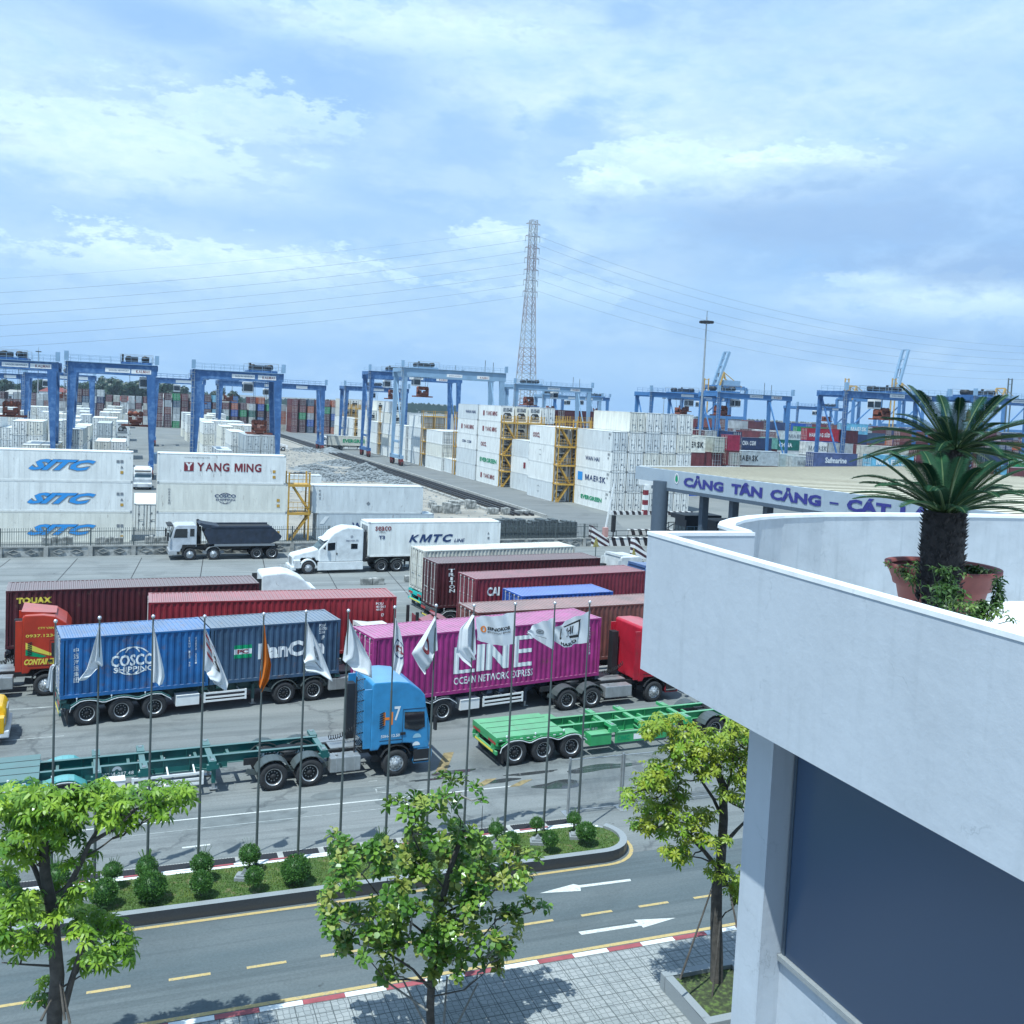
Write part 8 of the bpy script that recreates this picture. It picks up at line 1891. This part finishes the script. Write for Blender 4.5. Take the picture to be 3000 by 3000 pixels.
c3 = [(930, 60), (1000, 50), (960, 30), (1050, 110), (1100, 150), (1200, 150), (1300, 120), (1400, 90), (1450, 150), (1420, 40), (1480, 100), (1000, 200), (1080, 220), (1180, 220), (1280, 220), (1380, 220), (1450, 230), (1150, 290), (1230, 300), (1340, 300), (1420, 290), (1030, 270), (900, 330), (960, 320), (850, 380), (900, 420), (800, 420), (960, 400), (1020, 410), (880, 470), (950, 480), (770, 500), (900, 560), (870, 600), (960, 600), (1030, 600), (1100, 640), (1180, 640), (1240, 620), (1280, 760), (1230, 780), (1150, 700), (1100, 740), (980, 680), (940, 720), (1020, 820), (1050, 880), (980, 860), (820, 700), (1350, 480), (1420, 520), (1400, 420), (1330, 1000), (1380, 1050), (1320, 980), (1410, 1130), (1290, 980), (1250, 180), (1350, 170), (1120, 90), (1140, 200), (880, 90), (1200, 380), (1260, 350), (1120, 340), (1060, 500), (1000, 540), (1440, 340), (1500, 200), (1560, 150), (1520, 300), (1480, 420), (850, 660), (1480, 1000), (1440, 1080)]
cl3 = []
rnd = random.Random(8)
for x_, y_ in c3:
    for k in range(2): a, b3 = Z10(x_, y_); cl3.append((a+rnd.uniform(-14, 14), b3+rnd.uniform(-12, 12), .24))
YR2 = 19.9
base = AY(2098, 2905, YR2); base.z = .3
trk = [tuple(base)]+px((2100, 2800), (2098, 2700), (2100, 2600), (2112, 2520), (2120, 2400), (2118, 2300), (2100, 2260), Y=YR2)
street_tree('yellow green whorled leaf tree in a square stone planter beside the building', tuple(base), trk, cl3, None, YR2, 14, .7, per=6, nleaf=8, L=.19, w_=.062, droop=.4, lm=[m_leafC, m_leafA], mats=(0, 0, 0, 1), r0_=.165,
            limbs=[(px((2100, 2540), (2060, 2490), (2020, 2450), (1960, 2400), (1920, 2360), Y=YR2), .06), (px((2115, 2480), (2160, 2430), (2200, 2390), Y=YR2), .06), (px((2118, 2400), (2090, 2340), (2050, 2280), (2020, 2220), Y=YR2+.1), .05), (px((2118, 2340), (2140, 2280), (2150, 2200), Y=YR2-.1), .045)])
for i, (a, b3) in enumerate([((1252, 2960), (1110, 2860)), ((1275, 3060), (1180, 2870)), ((1310, 3060), (1400, 2880)), ((1300, 3000), (1310, 2860))]):
    p, q = AY(*a, YM2-.4), AY(*b3, YM2+.1); o = MB().path([p, q], [.028, .02], 6).build('support_stake', [m_twig]); tag(o, f'thin support stake of the middle tree, {NTH[i]} from the left', 'stake', 'tree stakes')
for i, (a, b3) in enumerate([((1992, 2870), (2090, 2590)), ((2160, 2720), (2140, 2620)), ((2082, 2960), (2110, 2700)), ((190, 2990), (175, 2870)), ((205, 3000), (180, 2880)), ((120, 2990), (150, 2930))]):
    Yq = YR2-.2 if i < 3 else YL-.4; p, q = AY(*a, Yq-.4), AY(*b3, Yq); o = MB().path([p, q], [.028, .02], 6).build('support_stake', [m_bark]); tag(o, ('leaning dark stake left of the right tree', 'leaning stake right of the right tree', 'stake standing in the soil of the stone planter', 'right stake of the left tree', 'outermost right stake of the left tree', 'left stake of the left tree')[i], 'stake', 'tree stakes')
# square planter of the right tree
c_ = G(1935, 2853, .5); q = thing('stone_planter', 'square grey granite planter box around the right tree', 'planter', (c_.x, c_.y, .15)); b_ = MB(); S_ = 2.15
for x0, x1, y0, y1 in ((0, S_, -.22, 0), (0, S_, -S_, -S_+.22), (0, .22, -S_+.22, -.22), (S_-.22, S_, -S_+.22, -.22)): b_.bx(x0, x1, y0, y1, 0, .40)
b_.build('planter_wall', [m_gran], q, bevel=.01); b_ = MB(); b_.bx(.221, S_-.221, -S_+.221, -.221, .05, .3); b_.build('soil', [mat('planter_soil', (.06, .075, .03), .95, var=.6, scale=9, col2=(.09, .13, .03), c2at=.55, bump=.8)], q)

# ------------------------------------------------------------------ terrace plants
def frond(mb, base, d, L, rise, droop, nl=60, ll=.17, rnd=random, m=0, mr=1):
    d = Vector(d).normalized(); P = []; n = 14
    for k in range(n+1): t_ = k/n; P.append(Vector(base)+d*L*(t_-.12*t_*t_)+Vector((0, 0, L*(rise*t_-droop*t_*t_))))
    mb.path(P, [.014*(1-.75*k/n)+.002 for k in range(n+1)], 5, mr)
    s = d.cross(Vector((0, 0, 1))).normalized()
    for k in range(nl):
        t_ = .10+.90*k/(nl-1); f = t_*n; i = min(n-1, int(f)); p = P[i].lerp(P[i+1], f-i); tg = (P[i+1]-P[i]).normalized(); upn = s.cross(tg).normalized()
        l = ll*math.sin(PI*min(1, .12+t_*.86))**.55*rnd.uniform(.9, 1.08)
        for sg in (-1, 1):
            e = (s*sg*.85+tg*.7+upn*.22).normalized(); q2 = p+e*l+Vector((0, 0, -l*.12)); w_ = tg*.006; pm = p+e*l*.55+upn*l*.03
            mb.add([p-w_, p+w_, pm+w_*.9, pm-w_*.9, q2], [(0, 1, 2, 3), (3, 2, 4)], m)
def cycad(label, base, crown, L, n, seed, th, rises, stub=.2, ll=.17, tr=.2):
    rnd = random.Random(seed); root = thing('cycad_palm', label, 'cycad', base); B_ = Vector(base); c_ = Vector(crown)-B_
    tb = MB(); k_ = 26; ps = []; rs = []
    for k in range(k_+1): t_ = k/k_; ps.append(Vector((0, 0, 0)).lerp(c_, t_)); rs.append(tr*(.95+.12*math.sin(t_*9)))
    tb.path(ps, rs, 16)
    H_ = c_.length
    for k in range(int(H_*420)):
        z = rnd.uniform(0, 1); a = rnd.uniform(0, 6.28); p = c_*z; r_ = tr*1.0; d = Vector((math.cos(a), math.sin(a), .5)); q = p+Vector((math.cos(a)*r_, math.sin(a)*r_, 0)); s = Vector((-math.sin(a), math.cos(a), 0))*.022
        tb.add([q-s, q+s, q+d*.05+Vector((0, 0, .01)), q+Vector((0, 0, -.03))], [(0, 1, 2), (0, 2, 3), (1, 3, 2)])
    tb.build('trunk', [m_cycd], root)
    for k in range(n):
        a = 2*PI*k/n*1.0+rnd.uniform(-.15, .15); lv = rises[k % len(rises)]; mb = MB(); l = L*rnd.uniform(.85, 1.1)*(1 if lv[0] < 1.2 else .85)
        hz = math.sqrt(max(.05, 1-min(.9, (lv[0]*.6)**2)))
        frond(mb, c_+Vector((math.cos(a)*tr*.4, math.sin(a)*tr*.4, .0)), (math.cos(a), math.sin(a), 0), l*hz, lv[0]/hz*.8, lv[1]/hz*.8, rnd=rnd, ll=ll); mb.build('frond', [m_cyc, m_rach], root)
    return root
d1 = 11.2
def at_depth(x_, y_, d): r_ = ray(x_, y_); return Vector((0, 0, CAMH))+r_*d
FZ = 10.98
cA = at_depth(2768, 1500, 11.0); bA = Vector((cA.x+.03, cA.y, FZ))
RS = [(.35, .55), (1.3, .5), (.75, .6), (.1, .35), (1.8, .4), (1.0, .6)]
cycad('lower cycad with thick dark trunk nearer the parapet', tuple(bA), tuple(cA), 1.15, 40, 31, 0, [(.75, .45), (1.05, .4), (.45, .35), (1.3, .55), (.9, .6)], ll=.15, tr=.215)
cB = at_depth(2798, 1318, 12.6); pot = at_depth(2762, 1655, 13.2); 
bB = Vector((cB.x-.02, cB.y, 12.3))
cycad('taller cycad growing from the terracotta bowl behind', tuple(bB), tuple(cB), 1.30, 52, 33, 0, [(.45, .45), (.85, .45), (.2, .35), (1.25, .4), (.02, .22), (.6, .4)], ll=.16, tr=.17)
dp = (pot-Vector((0, 0, CAMH))).dot(fw); rr_ = 160/F*dp
q = thing('terracotta_bowl', 'wide terracotta bowl planter on the roof terrace', 'plant pot', (pot.x, pot.y, pot.z))
b_ = MB(); b_.lathe((0, 0, 0), (0, 0, 1), [(rr_*.90, -.05), (rr_*.92, -.005), (rr_, .0), (rr_, -.05), (rr_*.93, -.10), (rr_*.86, -.22), (rr_*.84, -.28), (rr_*.78, -.30), (rr_*.72, -.5), (rr_*.58, -.68), (rr_*.5, -.72), (.01, -.72)], 40); b_.build('bowl', [m_terra], q)
b_ = MB(); b_.lathe((0, 0, -.12), (0, 0, 1), [(.01, .03), (rr_*.5, .02), (rr_*.9, 0)], 30); b_.build('soil', [m_soil], q)
b_ = MB(); b_.lathe((0, 0, FZ-pot.z), (0, 0, 1), [(rr_*.45, 0), (rr_*.45, -.72-(FZ-pot.z)-.002), (.01, -.72-(FZ-pot.z)-.002)], 24); b_.build('pedestal', [m_conc], q)
m_fern = leafmat('small_fern_leaf', (.05, .11, .02), (.13, .20, .04), .25)
def ground_plant(label, c_, r_, h_, n, seed, L=.09):
    rnd = random.Random(seed); q = thing('small_plant', label, 'small plant', tuple(c_)); mb = MB(); sb = MB()
    for k in range(n):
        a = rnd.uniform(0, 6.28); d = abs(rnd.gauss(0, .5))*r_; z = rnd.uniform(.1, 1)*h_; p = Vector((math.cos(a)*d, math.sin(a)*d, z)); leaf_whorl(mb, p, 5, L, L*.35, (rnd.gauss(0, .5), rnd.gauss(0, .5), 1), .4, .3, 0, rnd)
        if k % 3 == 0: sb.path([(math.cos(a)*d*.4, math.sin(a)*d*.4, -.05), tuple(p)], .005, 4)
    mb.build('leaves', [m_fern], q); sb.build('stems', [m_rach], q)
for i, (x_, y_, dd, r_, h_, lb) in enumerate([(2690, 1700, 12.4, .12, .34, 'leafy creeper against the left of the terracotta bowl'), (2770, 1720, 10.3, .2, .30, 'bushy green plant around the cycad trunk above the parapet'), (2655, 1660, 12.9, .26, .12, 'low green weeds on the left of the bowl rim'), (2860, 1665, 12.9, .22, .14, 'low green weeds on the right of the bowl rim'), (2875, 1785, 10.2, .26, .16, 'fern like plant right of the cycad trunk'), (2918, 1760, 10.8, .05, .34, 'tall thin weed on the terrace right of the bowl'), (2780, 1750, 10.0, .3, .2, 'green clump at the foot of the lower cycad')]):
    p = at_depth(x_, y_+30, dd); ground_plant(lb, p, r_, h_, 60 if r_ > .2 else 30, 50+i)

# ------------------------------------------------------------------ air
hz = MB(); hz.bx(-1200, 2600, -12, 1500, -1, 190); m_h = bpy.data.materials.new('haze_air'); m_h.use_nodes = True; t = m_h.node_tree; t.nodes.clear()
vo_ = t.nodes.new('ShaderNodeVolumePrincipled'); vo_.inputs['Color'].default_value = (.72, .86, 1, 1); vo_.inputs['Density'].default_value = HAZE; vo_.inputs['Anisotropy'].default_value = .3
t.links.new(vo_.outputs[0], t.nodes.new('ShaderNodeOutputMaterial').inputs['Volume'])
if HAZE: struct(hz.build('haze', [m_h]), 'stuff')
